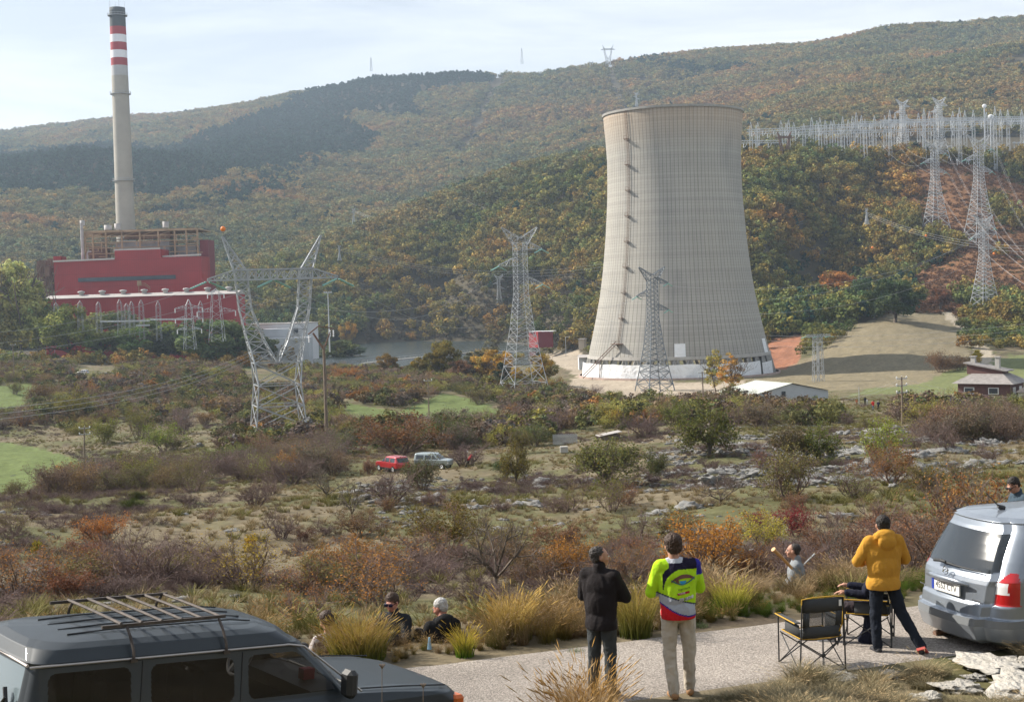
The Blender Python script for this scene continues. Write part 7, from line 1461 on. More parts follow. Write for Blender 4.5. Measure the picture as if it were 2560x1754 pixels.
STAND = dict(pel=(0, 0, .95), che=(0, .0, 1.30), nec=(0, -.01, 1.50), hed=(0, .02, 1.635), sl=(-.185, 0, 1.43), sr=(.185, 0, 1.43), el=(-.27, .08, 1.16), er=(.27, .08, 1.16), wl=(.10, .235, 1.20), wr=(-.10, .20, 1.16), hl=(-.09, 0, .93), hr=(.09, 0, .93), kl=(-.11, .03, .51), kr=(.11, .03, .51), al=(-.12, -.02, .09), ar=(.12, -.02, .09), fl=(-.15, .9, 0), fr=(.15, .9, 0))
def person(loc, rz, label, J=None, yaw=0, tilt=0, s=1.0, hair='black', hairsz=1.0, top=None, topcol=None, legs=None, shoe=None, bulk=1.0, group=None, hood=False, skin=None, lo=False, hems=.90, hb=(0, -.028, .048), face=True, bald=False, collar=None, hands=True, tilt_y=0, wr=.0085):
    j = dict(STAND); j.update(J or {}); o = empty('person', loc, rz, label, 'person', group); o.scale = (s,)*3; v = lambda k: Vector(j[k]); vx = .02 if lo else .0085
    H = Matrix.Translation(v('hed'))@Matrix.Rotation(yaw, 4, 'Z')@Matrix.Rotation(tilt, 4, 'X')@Matrix.Rotation(tilt_y, 4, 'Y'); sk = skin or SKIN
    hp = head_prims(H); neck = [('c', H@Vector((0, -.02, -.06)), v('nec')-Vector((0, 0, .02)), .056, .062)]
    tor = [('c', v('pel'), v('che'), .085, .09), ('c', v('che'), v('nec')-Vector((0, 0, .06)), .08, .055), ('c', v('sl')*.8+v('che')*.2, v('sr')*.8+v('che')*.2, .045, .045)]
    limb = []
    for a, b, c in (('sl', 'el', 'wl'), ('sr', 'er', 'wr')): limb += [('c', v(a)*.95+v('che')*.05, v(b), .038, .033), ('c', v(b), v(c), .034, .027)]
    for a, b, c in (('hl', 'kl', 'al'), ('hr', 'kr', 'ar')): limb += [('c', v(a), v(b), .065, .045), ('c', v(b), v(c), .045, .032)]
    hd = []
    if hands and not lo:
        for a, b, sd in (('el', 'wl', 1), ('er', 'wr', -1)): hd += hand_prims(v(b)+(v(b)-v(a)).normalized()*.01, v(b)-v(a), sd)
    blob(hp+neck+tor+limb+hd, .007 if not lo else .02, sk, 'body', o, 2)
    if top is not None:
        b_ = bulk; t = [('e', v('che'), (.185*b_, .125*b_, .20)), ('c', v('sl')*.88+v('che')*.12, v('sr')*.88+v('che')*.12, .078*b_, .078*b_), ('c', v('che'), v('nec')-Vector((0, 0, .035)), .115*b_, .068)]
        w = (v('che')+v('pel'))/2; t += [('e', w, (.175*b_, .138*b_, .24)), ('c', v('sl')*.75+v('che')*.25-Vector((0, 0, .05)), v('hl')*1.05+Vector((0, 0, hems-.93+.06)), .085*b_, .085*b_), ('c', v('sr')*.75+v('che')*.25-Vector((0, 0, .05)), v('hr')*1.05+Vector((0, 0, hems-.93+.06)), .085*b_, .085*b_), ('e', v('pel')+Vector((0, 0, hems-.93)), (.183*b_, .142*b_, .20))]
        for a, b, c in (('sl', 'el', 'wl'), ('sr', 'er', 'wr')): t += [('c', v(a), v(b), .068*b_, .056*b_), ('c', v(b), v(b)+(v(c)-v(b))*.93, .056*b_, .042*b_)]
        t += [('c', v('nec')-Vector((0, 0, .03)), v('sl')*.75+v('nec')*.25, .06, .05), ('c', v('nec')-Vector((0, 0, .03)), v('sr')*.75+v('nec')*.25, .06, .05)]
        if collar: t += [('c', v('nec')+Vector((0, .0, -.03)), v('nec')+Vector((0, 0, .035)), .072, .066)]
        if hood: t += [('e', v('nec')+Vector((0, -.085, .02)), (.135, .085, .075)), ('e', v('nec')+Vector((0, -.135, -.06)), (.115, .06, .10)), ('c', v('nec')+Vector((-.09, 0, .0)), v('nec')+Vector((-.05, .08, -.06)), .04, .035), ('c', v('nec')+Vector((.09, 0, .0)), v('nec')+Vector((.05, .08, -.06)), .04, .035)]
        tp = blob(t, .0085 if topcol is not None else (.011 if not lo else .022), top, 'jacket', o, 4, 0 if lo else wr, 6.5, topcol, .5, zmin=hems-.03 if hems > .7 else None); o['_top'] = 1
    else: tp = None
    if legs is not None:
        t = [('e', v('pel')-Vector((0, 0, .02)), (.158, .115, .115))]
        for a, b, c in (('hl', 'kl', 'al'), ('hr', 'kr', 'ar')): t += [('c', v(a), v(b), .092, .068), ('c', v(b), v(c)+Vector((0, 0, .0)), .068, .056)]
        blob(t, .011 if not lo else .022, legs, 'trousers', o, 4, 0 if lo else .010, 10, None, .6)
    if shoe is not None and not lo:
        for a, f in (('al', 'fl'), ('ar', 'fr')):
            A = v(a); d = Vector(j[f]).normalized(); blob([('c', A+d*-.03-Vector((0, 0, .045)), A+d*.13-Vector((0, 0, .055)), .042, .036), ('c', A-Vector((0, 0, .0)), A+d*.02-Vector((0, 0, .04)), .045, .045)], .008, shoe, 'shoe', o, 2)
    hs_ = hairsz
    if bald: hpz = [('e', H@Vector((0, -.035, .012)), (.082, .082, .072), H.to_quaternion().to_matrix().to_4x4())]
    else: hpz = [('e', H@Vector(hb), (.080*hs_, .094*hs_, .080*hs_), H.to_quaternion().to_matrix().to_4x4()), ('e', H@Vector((0, -.055, .0)), (.074*hs_, .055*hs_, .075*hs_), H.to_quaternion().to_matrix().to_4x4())]
    blob(hpz, .007 if not lo else .02, HAIR[hair], 'hair', o, 1, 0 if lo else .011*hs_, 55)
    if face and not lo:
        for s_ in (-1, 1):
            m = MB(); bm = bmesh.new(); bmesh.ops.create_icosphere(bm, subdivisions=2, radius=.010, matrix=H@Matrix.Translation((s_*.031, .088, .008))); m.add([tuple(q.co) for q in bm.verts], [tuple(q.index for q in f.verts) for f in bm.faces]); bm.free(); m.build('eye', MAT['white'], o, True)
            m = MB(); m.tube([H@Vector((s_*.018, .100, .026)), H@Vector((s_*.046, .088, .028))], .004, 5); m.build('eyebrow', HAIR[hair], o)
        m = MB(); m.tube([H@Vector((-.022, .096, -.057)), H@Vector((0, .100, -.058)), H@Vector((.022, .096, -.057))], .004, 5); m.build('mouth', mat('lip', (.28, .10, .08), .6), o)
    return o, tp, H
def foot(px, py, z=ZR): return plane_hit(px, py, z)
# man in black jacket
pA = foot(1508, 1742); person(pA, R(-33), 'man in black jacket and grey trousers with folded arms, head turned right', dict(kl=(-.10, .0, .50), kr=(.10, .02, .50), el=(-.27, .05, 1.15), er=(.28, .10, 1.17)), yaw=R(-48), s=1.0, hair='darkgrey', hb=(0, -.038, .042), hairsz=.97,
    top=cloth('black', (.016, .013, .014)), legs=cloth('greyblack', (.045, .05, .052)), shoe=MAT['black'], bulk=1.06, collar=True, hems=.84)
# man in the jersey
NEON = np.array([.42, .70, .02])
def jersey(co):
    x, y, z = co.T; c = np.tile(NEON, (len(co), 1)).astype(float)
    back = np.abs(x) < .24
    arc = 1.36-.10*np.clip((x+.02)/.2, -1, 1)**2
    blk = (z > 1.445-.55*np.clip(-x-.02, 0, 1)) & (x > -.16) & (z > 1.40-2.6*np.clip(x-.12, 0, 1)*0); c[(z > 1.40) & (x > -.10)] = (.015, .012, .03)
    d = np.abs(np.hypot((x-.05)*.9, (z-1.20)*.9)-.215); c[(d < .028) & (x < .02) & (z > 1.19) & (x > -.17)] = (.015, .012, .03)
    c[(x > .20) & (z > 1.33)] = (.03, .03, .28)
    l1 = 1.135-.10*(x+.16)/.3; l2 = 1.03-.22*(x+.17)/.34+.12*np.clip((x+.1)/.3, 0, 1)**2
    body = (np.abs(x) < .235) & ~((y > .04) & (z > 1.08)); c[body & (z < l1)] = (.36, .38, .43); c[body & (np.abs(z-l1) < .008)] = (.02, .02, .05); c[body & (z < l2)] = (.52, .015, .02); c[body & (np.abs(z-l2) < .009)] = (.02, .02, .22)
    c[(z > 1.470) & (np.hypot(x+.03, y) < .095)] = (.5, .52, .58); return c
pB = foot(1700, 1744); oB, tpB, _ = person(pB, R(4), 'man in neon yellow, grey and red jersey and beige trousers, seen from behind', dict(pel=(0, -.01, .96), kl=(-.10, .02, .51), al=(-.07, -.05, .09), kr=(.12, .04, .52), ar=(.13, .10, .09), el=(-.28, .03, 1.14), er=(.26, .10, 1.16), che=(-.02, 0, 1.31), nec=(-.03, .0, 1.50), hed=(-.035, .03, 1.635)), yaw=R(8), tilt=R(-6), s=1.075,
    hair='brown', hairsz=1.12, top=cloth('jersey', (1, 1, 1), vcol=True, noise=.05), topcol=jersey, legs=cloth('beige', (.46, .41, .34)), shoe=mat('tan_boot', (.30, .16, .07), .7), hems=.90)
from mathutils.bvhtree import BVHTree
def decal(tp, parent, V, F, cx, cz, mt, name, off=.004):
    bv = BVHTree.FromPolygons([v.co for v in tp.data.vertices], [p.vertices for p in tp.data.polygons]); V2 = []
    for x, z in V:
        h = bv.ray_cast(Vector((x+cx, -1, z+cz)), Vector((0, 1, 0)))[0]; V2.append((x+cx, (h.y if h else -.12)-off, z+cz))
    m = MB(); m.add(V2, F); return m.build(name, mt, parent)
def decal_text(tp, parent, s, size, cx, cz, mt, name, off=.006, rot=0):
    o = text_mesh(s, size, mt, name, None); V = [(v.co.x*math.cos(rot)-v.co.y*math.sin(rot), v.co.x*math.sin(rot)+v.co.y*math.cos(rot)) for v in o.data.vertices]; F = [tuple(p.vertices) for p in o.data.polygons]; bpy.data.objects.remove(o); return decal(tp, parent, V, F, cx, cz, mt, name, off)
def poly(V): return V, [tuple(range(len(V)))]
def strip(up, lo): V = up+lo; n = len(up); return V, [(i, i+1, n+i+1, n+i) for i in range(n-1)]
xs = np.linspace(-.13, .13, 15); eu = [(x, .062*math.sin(math.pi*(x+.13)/.26)**.8*.9+.09*(x+.13)) for x in xs]; el_ = [(x, y-.022-.02*math.sin(math.pi*(x+.13)/.26)) for x, y in eu]
decal(tpB, tpB, *strip(eu, el_), .045, 1.285, mat('print_brown', (.16, .07, .05), .8), 'bridge_print', .004)
lw = [(x, -.055*math.sin(math.pi*(x+.13)/.26)+.09*(x+.13)) for x in xs]; lw2 = [(x, y+.016) for x, y in lw]; decal(tpB, tpB, *strip(lw2, lw), .045, 1.285, mat('print_green', (.05, .16, .14), .8), 'lens_print', .0045)
t = np.linspace(math.pi+.25, math.tau-.25, 12); decal(tpB, tpB, *poly([(.042*math.cos(a)-.005, .046*math.sin(a)+.012) for a in t]), .045, 1.285, mat('print_blue', (.03, .30, .55), .8), 'water_print', .005)
m_br = mat('print_brown2', (.16, .07, .05), .8); decal(tpB, tpB, *strip([(-.075, .03), (-.055, .035), (-.048, -.02)], [(-.085, .0), (-.075, -.02), (-.06, -.03)]), .045, 1.285, m_br, 'pier_print', .005)
decal_text(tpB, tpB, 'Ingenieria', .036, .05, 1.205, mat('print_dark', (.04, .10, .01), .8), 'small_lettering', .006, .12)
decal(tpB, tpB, *strip([(-.07, .004), (.0, .016), (.07, .022)], [(-.065, -.02), (0, -.008), (.07, -.002)]), .04, 1.155, mat('print_red', (.35, .01, .02), .8), 'red_strip', .005); decal_text(tpB, tpB, 'TORRE', .026, .02, 1.157, MAT['white'], 'strip_lettering', .007, .12)
decal(tpB, tpB, *strip([(-.075, .018), (.0, .026), (.085, .042)], [(-.08, -.016), (0, -.008), (.085, .008)]), .07, 1.085, MAT['wwall'], 'pale_strip', .005); decal_text(tpB, tpB, 'DOBLEG', .037, .065, 1.092, MAT['black'], 'sponsor_lettering', .008, .14)
# man in the yellow hoodie
pC = foot(2213, 1631); person(pC, R(6), 'man in mustard yellow hoodie and dark trousers, stepping right', dict(pel=(-.01, 0, .95), hl=(-.09, 0, .93), hr=(.09, 0, .93), kl=(-.10, .05, .50), al=(-.10, 0, .09), kr=(.20, -.04, .53), ar=(.38, -.24, .12), fr=(.5, .6, -.4), el=(-.32, .06, 1.17), er=(.31, .06, 1.18), wl=(-.17, .27, 1.12), wr=(.18, .28, 1.14), che=(0, 0, 1.29)), s=1.0,
    hair='black', hairsz=1.02, top=cloth('mustard', (.50, .25, .035)), legs=cloth('navy', (.014, .018, .028)), shoe=mat('dark_trainer', (.03, .03, .035), .7), bulk=1.18, hood=True, hems=.86)
sh = pC+rotz(R(6))@np.array([.52, -.26, .035]); m = MB(); m.box((0, 0, 0), (.11, .26, .03), rz=R(-30)); o = m.build('shoe_sole', mat('red_sole', (.55, .10, .08), .7), loc=(0, 0, 0)); o.parent = [q for q in bpy.data.objects if q.get('label', '').startswith('man in mustard')][0]; o.location = (.41, -.22, .05); o.rotation_euler = (R(-35), 0, 0)
SIT = dict(pel=(0, 0, .47), che=(0, -.10, .80), nec=(0, -.10, 1.00), hed=(0, -.06, 1.16), sl=(-.18, -.1, .94), sr=(.18, -.1, .94), el=(-.25, .02, .70), er=(.25, .02, .70), wl=(-.24, .27, .72), wr=(.24, .27, .72), hl=(-.09, 0, .47), hr=(.09, 0, .47), kl=(-.13, .44, .50), kr=(.13, .44, .50), al=(-.13, .50, .09), ar=(.13, .46, .09))
pD = foot(2185, 1628)+np.array([.05, .45, 0]); person(pD, R(72), 'man in navy top sitting in the camp chair, hidden behind the yellow hoodie', SIT, s=.98, hair='darkgrey', top=cloth('navy2', (.012, .014, .028)), legs=cloth('darkplum', (.045, .035, .040)), shoe=mat('silver_shoe', (.35, .35, .36), .35), hems=.46, yaw=R(20))
# man with stick beyond the road
pE = P(1995, 1640, 23.2); pE[2] = P(1990, 1358, 23.2)[2]-1.78; person(pE, R(78), 'man in grey pullover holding a wooden stick, beyond the tall grass', dict(hed=(0, .05, 1.66), wl=(-.12, .22, 1.02), el=(-.25, .10, 1.15), wr=(.15, .22, 1.0)), s=1.0, hair='darkgrey', hb=(0, -.04, .04), hairsz=.96, top=cloth('greysweat', (.22, .235, .25)), legs=cloth('dark3', (.05, .05, .05)), shoe=None, bulk=1.15, collar=True)
a = P(1934, 1373, 22.8); b = P(1985, 1425, 23.0); m = MB(); m.tube([a, a+(b-a)*.35+[0, 0, .01], b], [.034, .026, .024], 10); m.tube([a-(b-a)*.02, a+(b-a)*.02], .042, 10); tag(m.build('wooden_stick', mat('varnished_wood', (.50, .27, .10), .5)), 'thick varnished wooden stick held by the man in the grey pullover', 'stick')
a = P(2022, 1398, 23.4); b = P(2038, 1382, 23.4); m = MB(); m.tube([a-(b-a)*1.5, b], .012, 6); tag(m.build('thin_rod', MAT['fsteel']), 'thin pale rod sticking up behind the man in the grey pullover', 'rod')
# man at the right edge
pF = P(2556, 1600, 22.5); pF[2] = P(2535, 1190, 22.5)[2]-1.77; oF, _, HF = person(pF, R(95), 'man with dark glasses looking down behind the silver car', dict(hed=(-.02, .12, 1.63), nec=(0, .04, 1.49)), yaw=R(10), tilt=R(-32), s=1.0, hair='black', hairsz=1.0, top=cloth('slate', (.05, .075, .10)), legs=cloth('dark4', (.03, .03, .04)), shoe=None, bulk=1.1, collar=True)
def glasses(o, H, c=(.01, .01, .015)):
    m = MB()
    for s in (-1, 1): m.box(H@Vector((s*.034, .106, .006)), (.056, .012, .036), M=np.array(H.to_3x3())); m.bar(H@Vector((s*.06, .10, .01)), H@Vector((s*.082, .0, .005)), .008)
    m.build('sunglasses', mat('lens', c, .1, coat=1), o)
glasses(oF, HF)
# sitting men beyond the road
def sit_ground(px, pyhead, d, rz, label, **k):
    q = P(px, pyhead, d); J = dict(pel=(0, 0, .16), che=(0, .04, .50), nec=(0, .06, .70), hed=(0, .11, .86), sl=(-.185, .05, .63), sr=(.185, .05, .63), el=(-.27, .16, .38), er=(.27, .16, .38), wl=(-.15, .38, .36), wr=(.15, .38, .36), hl=(-.1, 0, .16), hr=(.1, 0, .16), kl=(-.2, .40, .48), kr=(.2, .40, .48), al=(-.16, .62, .1), ar=(.16, .62, .1)); J.update(k.pop('J', {}))
    return person((q[0], q[1], q[2]-.98), rz, label, J, hems=.16, shoe=None, **k)
oG, _, HG = sit_ground(990, 1480, 19.6, R(150), 'man in dark jacket and sunglasses sitting in the grass, facing the camera', hair='brown', hairsz=1.05, top=cloth('black2', (.02, .022, .026)), legs=cloth('dark5', (.04, .04, .045)), yaw=R(8), tilt=R(-14), skin=SKIN2, collar=True, bulk=1.12); glasses(oG, HG, (.01, .012, .05))
sit_ground(1108, 1500, 19.3, R(28), 'white haired man in black hooded jacket sitting with his back to the road', hair='grey', hairsz=1.0, top=cloth('black3', (.012, .012, .013)), legs=cloth('dark6', (.03, .03, .035)), hood=True, yaw=R(35), tilt=R(-22), skin=SKIN2, bulk=1.15)
sit_ground(826, 1532, 19.0, R(40), 'brown haired person in striped pale top crouching behind the golden grass', hair='brown', hairsz=1.1, top=mat('striped_top', (.42, .38, .37), .9, col2=(.20, .14, .14), nscale=14, ramp=(.48, .54)), legs=cloth('dark7', (.05, .05, .05)), tilt=R(-20))
q = P(1074, 1622, 18.7); m = MB(); m.tube([q, q+[0, 0, .16]], [.03, .012], 8); tag(m.build('water_bottle', mat('blue_bottle', (.25, .42, .58), .3)), 'small blue bottle in the grass left of the white haired man', 'bottle')
# tiny people on the far rocks
for px, py, rz_, c1, c2, hr, l, d in ((2163, 1013, 0, (.02, .02, .03), (.02, .02, .02), 'black', 'distant person in black sitting on the rock left of the thin pole', 1), (2168, 1012, 30, (.6, .6, .62), (.3, .3, .3), 'darkgrey', 'distant small person in white beside the one in black', .7), (2183, 1026, 20, (.75, .04, .03), (.16, .2, .26), 'black', 'distant person in bright red jacket right of the thin pole', 1), (2196, 1026, -20, (.03, .03, .05), (.03, .03, .04), 'grey', 'distant person in dark clothes right of the red jacket', .95), (2142, 1013, 0, (.40, .12, .06), (.2, .1, .08), 'brown', 'distant person in rust clothing left of the rock', .7)):
    q = hit(px, py); dd = min(q[1], 285); q = P(px, py, dd) if q[1] > 285 else q; person(q, R(rz_), l, hair=hr, top=cloth('far', c1), legs=cloth('far2', c2), lo=True, face=False, s=1.02*d, group=None)
q = hit(2160, 1022)
o = link('boulder', ROCK[2], loc=P(2160, 1026, min(q[1], 282))); k = q[1]/FPX; o.scale = (34*k*.6, 16*k*.6, 14*k*.7); tag(o, 'dark flat boulder under the distant group of people', 'boulder')
# ------------------------------------------------------------------ camp chairs
def camp_chair(loc, rz, label, strap=True):
    o = empty('camp_chair', loc, rz, label, 'folding chair'); fab = mat('grey_fabric', (.045, .048, .052), .85, noise=.1, nscale=8); yl = mat('yellow_piping', (.48, .28, .02), .7); w = .27
    def sheetm(rows, name, mt, th=.006):
        m = MB(); n = len(rows[0]); V = [p for r in rows for p in r]; m.add(V, [(i*n+k, i*n+k+1, (i+1)*n+k+1, (i+1)*n+k) for i in range(len(rows)-1) for k in range(n-1)]); q = m.build(name, mt, o, True); s = q.modifiers.new('s', 'SOLIDIFY'); s.thickness = th; return q
    us = np.linspace(-1, 1, 9); backr = [[(u*w*(.98 if z > .6 else .92), -.27-.06*(z-.42)/.5-.03*(1-u*u), z) for u in us] for z in (.44, .50, .58)]; top_ = [[(u*w*.98, -.27-.06*(z-.42)/.5-.03*(1-u*u), z) for u in us] for z in (.76, .84, .93)]
    sheetm(backr, 'backrest', fab); sheetm(top_, 'backrest', fab)
    for s in (-1, 1): sheetm([[(s*w*q, -.27-.06*(z-.42)/.5-.012, z) for q in (.64, .8, .96)] for z in (.58, .67, .76)], 'backrest_side', fab)
    sheetm([[(u*w*.64, -.27-.06*(z-.42)/.5-.025*(1-u*u*.4), z) for u in us] for z in (.58, .67, .76)], 'mesh_panel', mat('mesh_fabric', (.10, .10, .10), .8, alpha=.55), .002)
    sheetm([[(u*w, y, .43+.02*(y+.25)-.05*(1-u*u)*(1-abs(y)*2)) for u in us] for y in np.linspace(-.26, .26, 7)], 'seat', fab)
    for s in (-1, 1):
        m = MB(); m.box((s*(w+.03), .02, .63), (.075, .56, .012)); m.build('armrest', fab, o); m = MB(); m.tube([(s*(w+.07), -.26, .63), (s*(w+.07), .30, .64), (s*(w-.01), .30, .64)], .008, 6); m.build('armrest_piping', yl, o)
        sheetm([[(s*(w+.0), y, z-.0) for y in (-.26+.15*(z-.43), 0, .16)] for z in (.45, .52, .60)], 'side_panel', fab)
    m = MB(); m.tube([(-w, -.30, .60), (-w*1.02, -.335, .93), (-w*.5, -.345, .945), (w*.5, -.345, .945), (w*1.02, -.335, .93), (w, -.30, .60), (w*.86, -.28, .50)], .009, 6); m.tube([(-w, -.26, .44), (-w*.4, -.275, .425), (w*.4, -.275, .425), (w, -.26, .44), (w, .26, .44), (-w, .26, .44), (-w, -.26, .44)], .008, 6); m.build('piping', yl, o)
    W_ = w+.03
    for a, b in (((-W_, -.30, 0), (-W_+.03, -.33, .93)), ((W_, -.30, 0), (W_-.03, -.33, .93)), ((-W_, .30, 0), (-W_, .30, .63)), ((W_, .30, 0), (W_, .30, .63))): m = MB(); m.tube([a, b], .010, 8); m.build('leg', MAT['black'], o)
    m = MB()
    for y in (-.30, .30): m.tube([(-W_, y, .03), (W_, y*.85, .42)], .008, 6); m.tube([(W_, y, .03), (-W_, y*.85, .42)], .008, 6)
    for x in (-W_, W_): m.tube([(x, -.3, .03), (x*.95, .27, .42)], .008, 6); m.tube([(x, .3, .03), (x*.95, -.27, .42)], .008, 6)
    m.build('cross_brace', MAT['black'], o); m = MB(); m.box((0, -.31, .23), (.05, .03, .03)); [m.box((x, y, .012), (.05, .05, .024)) for x in (-W_, W_) for y in (-.3, .3)]; m.build('foot_cap', MAT['black'], o)
    m = MB(); m.box((w*.82, -.345, .86), (.035, .006, .075)); m.build('label_tag', MAT['white'], o)
    if strap: m = MB(); m.tube([(W_+.05, .10, .60), (W_+.07, .12, .45), (W_+.08, .12, .28), (W_+.11, .12, .22), (W_+.13, .12, .30), (W_+.12, .12, .55)], .014, 6); m.build('strap', MAT['black'], o); m = MB(); m.lathe([(.045, -.10), (.055, 0), (.05, 0), (.03, -.09)], (W_+.04, .16, .63), 14); m.build('cup_holder', MAT['black'], o)
    return o
pc = foot(2030, 1668); camp_chair(pc, R(14), 'empty grey camp chair with yellow piping standing on the road')
camp_chair(pD, R(72), 'occupied camp chair behind the man in the yellow hoodie', False)
# ------------------------------------------------------------------ tall grass at the road, foreground growth
NT0 = _i
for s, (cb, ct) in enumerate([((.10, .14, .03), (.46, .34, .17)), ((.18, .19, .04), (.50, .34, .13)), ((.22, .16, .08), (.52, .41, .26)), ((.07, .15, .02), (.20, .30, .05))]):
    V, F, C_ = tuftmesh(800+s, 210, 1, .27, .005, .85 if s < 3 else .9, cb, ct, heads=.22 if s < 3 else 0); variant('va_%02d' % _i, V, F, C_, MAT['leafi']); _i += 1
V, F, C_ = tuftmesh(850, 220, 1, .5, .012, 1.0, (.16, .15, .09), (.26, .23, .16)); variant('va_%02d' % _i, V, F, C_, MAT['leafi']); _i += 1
pts = []; rg = np.random.default_rng(77)
for k in range(1500):
    t = rg.uniform(-9, 16); s = abs(rg.normal(0, 1.0))*1.5+.12; p = RA[:2]+rdir*t+rnor*s; px, py = proj((p[0], p[1], ZR)); px = float(px)
    hh = .30+.30*fbm(np.array(t*.7), np.array(s*.5), 91, 3)
    if 700 < px < 1230: hh *= .42; typ = rg.choice([0, 1, 2, 4], p=[.25, .2, .4, .15])
    elif px < 1460: hh *= 1.35; typ = rg.choice([1, 2, 0], p=[.4, .3, .3])
    elif px < 1740: hh *= 1.1; typ = rg.choice([2, 1, 0, 4], p=[.5, .2, .2, .1])
    elif px < 2180: hh *= (1.15 if 1900 < px < 2080 else 1.5) if s > .8 else .9; typ = rg.choice([2, 0, 3], p=[.7, .2, .1]) if s > .8 else rg.choice([3, 0, 1], p=[.6, .2, .2])
    else: hh *= .8; typ = rg.choice([3, 2], p=[.6, .4])
    hh = max(.16, hh); pts.append((p[0], p[1], float(gz(p[0], p[1])), typ, hh))
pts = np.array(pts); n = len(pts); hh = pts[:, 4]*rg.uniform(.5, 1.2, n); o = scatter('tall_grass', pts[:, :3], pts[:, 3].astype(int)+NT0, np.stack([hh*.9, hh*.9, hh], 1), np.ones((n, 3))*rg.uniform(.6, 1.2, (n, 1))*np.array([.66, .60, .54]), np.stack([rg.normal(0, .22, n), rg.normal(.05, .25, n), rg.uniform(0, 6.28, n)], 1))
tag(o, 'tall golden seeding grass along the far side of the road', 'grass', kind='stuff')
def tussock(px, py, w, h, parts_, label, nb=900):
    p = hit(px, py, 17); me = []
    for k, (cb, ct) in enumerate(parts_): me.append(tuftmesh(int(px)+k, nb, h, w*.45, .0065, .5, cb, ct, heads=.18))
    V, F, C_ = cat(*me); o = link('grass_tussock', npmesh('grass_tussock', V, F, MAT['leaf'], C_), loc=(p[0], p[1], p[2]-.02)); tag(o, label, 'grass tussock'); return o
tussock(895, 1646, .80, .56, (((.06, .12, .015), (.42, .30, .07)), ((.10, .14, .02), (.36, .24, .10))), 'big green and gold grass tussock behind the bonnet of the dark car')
tussock(1163, 1640, .26, .42, (((.05, .17, .015), (.50, .36, .06)),), 'small vivid green grass tussock right of the white haired man', 260)
tussock(1590, 1590, .5, .75, (((.08, .11, .02), (.36, .27, .07)),), 'green gold grass tussock between the two standing men', 500)
tussock(1830, 1530, .5, .5, (((.10, .20, .02), (.50, .42, .08)),), 'yellow green grass tussock left of the empty camp chair', 400)
tussock(1280, 1600, .6, .7, (((.12, .12, .03), (.55, .38, .12)),), 'golden grass tussock left of the man in the black jacket', 500)
VR = ((2480, 1672, 210, 40, 1, 'flat pale rock on the verge below the silver car'), (2110, 1704, 100, 36, 3, 'pale rock on the near verge below the empty chair'), (2218, 1692, 66, 26, 5, 'small pale rock on the near verge right of its neighbour'), (2545, 1738, 200, 60, 0, 'large pale rock in the bottom right corner'), (2400, 1724, 120, 30, 2, 'low pale rock left of the corner rock'), (2310, 1748, 90, 26, 4, 'little pale stone at the bottom edge'))+((2560, 1668, 90, 40, 4, 'pale rock at the right edge under the silver car'), (2440, 1700, 60, 24, 2, 'pale stone between two larger verge rocks'))
VRP = []
for px, py, w, h, v, l in VR:
    p = plane_hit(px, py); p[2] = float(gz(p[0], p[1])); k = p[1]/FPX; me_ = ROCK[v].copy(); me_.materials[0] = MAT['palerock']; o = link('boulder', me_, loc=p+[0, 0, h*k*.30]); o.scale = (w*k*.55, w*k*.9, h*k*.95); VRP.append((p[0], p[1], w*k*.5, w*k*.8)); o.rotation_euler = (0, 0, v*.6); tag(o, l, 'rock')
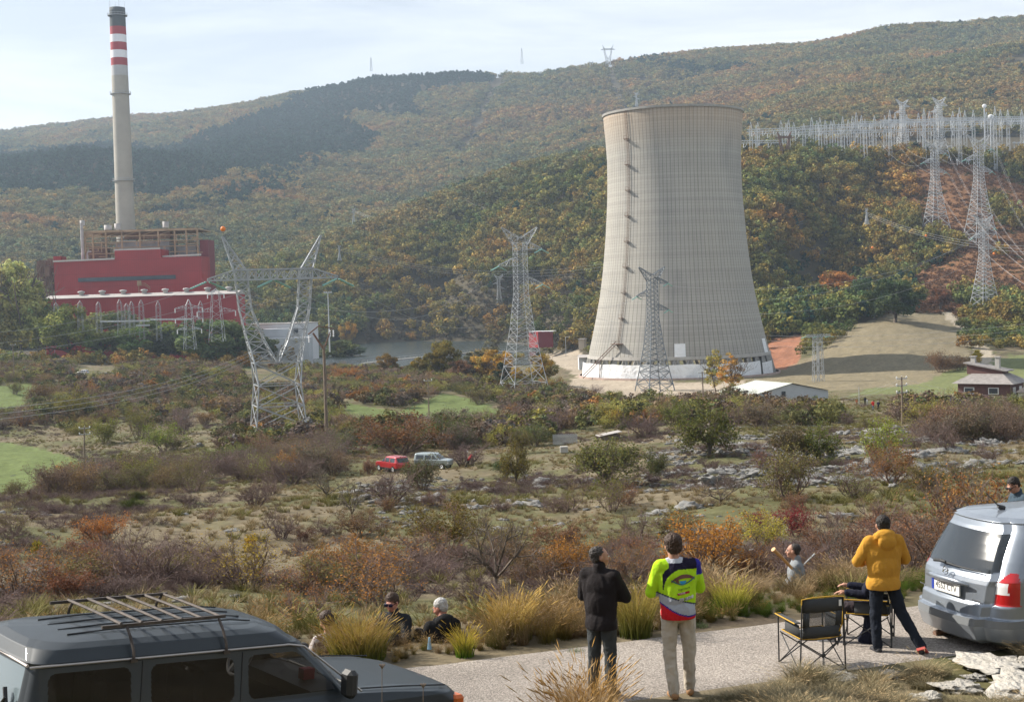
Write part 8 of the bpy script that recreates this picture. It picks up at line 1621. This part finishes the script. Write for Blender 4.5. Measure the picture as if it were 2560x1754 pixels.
# grass cushions and wisps this side of the road
pts = []
for k in range(5200):
    px = rg.uniform(1180, 2680); d = rg.uniform(10.5, 18.8); x = (px-1280)/FPX*d; s = -ROADW-float(road_s(x, d))
    edge = .15+.5*(fbm(np.array(x*.9), np.array(d*.9), 71, 3))
    if px < 1650 and s < 1.1+edge: continue
    if s < edge or s > 5.2: continue
    if any(((x-a)/(b+.05))**2+((d-c)/(e+.05))**2 < 1 for a, c, b, e in VRP): continue
    if any(abs(x-a) < b*1.1 and 0 < c-d < 1.1 for a, c, b, e in VRP) and rg.random() < .75: continue
    pts.append((x, d, float(gz(x, d)), 4 if rg.random() < .86 else 2, rg.uniform(.10, .24)*(1+.8*fbm(np.array(x), np.array(d), 73, 2))))
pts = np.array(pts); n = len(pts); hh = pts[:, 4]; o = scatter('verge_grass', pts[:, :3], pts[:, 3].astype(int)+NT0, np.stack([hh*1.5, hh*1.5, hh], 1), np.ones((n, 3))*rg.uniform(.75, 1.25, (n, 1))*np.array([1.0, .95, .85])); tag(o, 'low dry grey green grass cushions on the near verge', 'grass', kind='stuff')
pts = []
for px, d, h, n_ in ((1400, 14.6, .80, 4), (1450, 14.4, .88, 4), (1500, 14.6, .92, 3), (1545, 14.2, .72, 2), (1370, 14.0, .7, 2), (1350, 13.2, .62, 2)):
    for k in range(n_): x = (px+rg.normal(0, 28)-1280)/FPX*d; y = d+rg.normal(0, .25); pts.append((x, y, float(gz(x, y)), 2 if rg.random() < .7 else 1, h*rg.uniform(.7, 1.05)))
pts = np.array(pts); n = len(pts); hh = pts[:, 4]; o = scatter('wispy_grass', pts[:, :3], pts[:, 3].astype(int)+NT0, np.stack([hh*.6, hh*.6, hh], 1), np.ones((n, 3))*np.array([.85, .72, .55])*rg.uniform(.8, 1.1, (n, 1))); tag(o, 'wispy golden grass before the legs of the man in the black jacket', 'grass', kind='stuff')
for px, py, sx, l in ((1440, 1632, 36, 'flat green weed patch on the road left of the black jacket'), (1752, 1566, 30, 'pale dry leaf patch at the road edge right of the jersey')):
    p = plane_hit(px, py); V, F, C_ = tuftmesh(int(px), 260, .07, .4, .008, 1.4, (.10, .14, .06), (.22, .27, .14)); k = p[1]/FPX; o = link('weed_patch', npmesh('weed_patch', V, F, MAT['leaf'], C_), loc=p); o.scale = (sx*k*1.6, sx*k*2.2, 1); tag(o, l, 'weeds')
for px, d, top_, l in ((955, 12.2, 1662, 'dry umbel flower stalk in front of the bonnet, taller one'), (1058, 12.2, 1710, 'dry umbel flower stalk in front of the bonnet, shorter one')):
    a = P(px, 1900, d); b = P(px, top_, d); m = MB(); m.tube([a, b], .003, 5)
    for k in range(9): t = k*.7; m.tube([b-[0, 0, .03], b+np.array([math.cos(t)*.025, math.sin(t)*.02, .01])], .004, 4)
    tag(m.build('dry_flower', MAT['wood']), l, 'dry flower')

finish_labels()
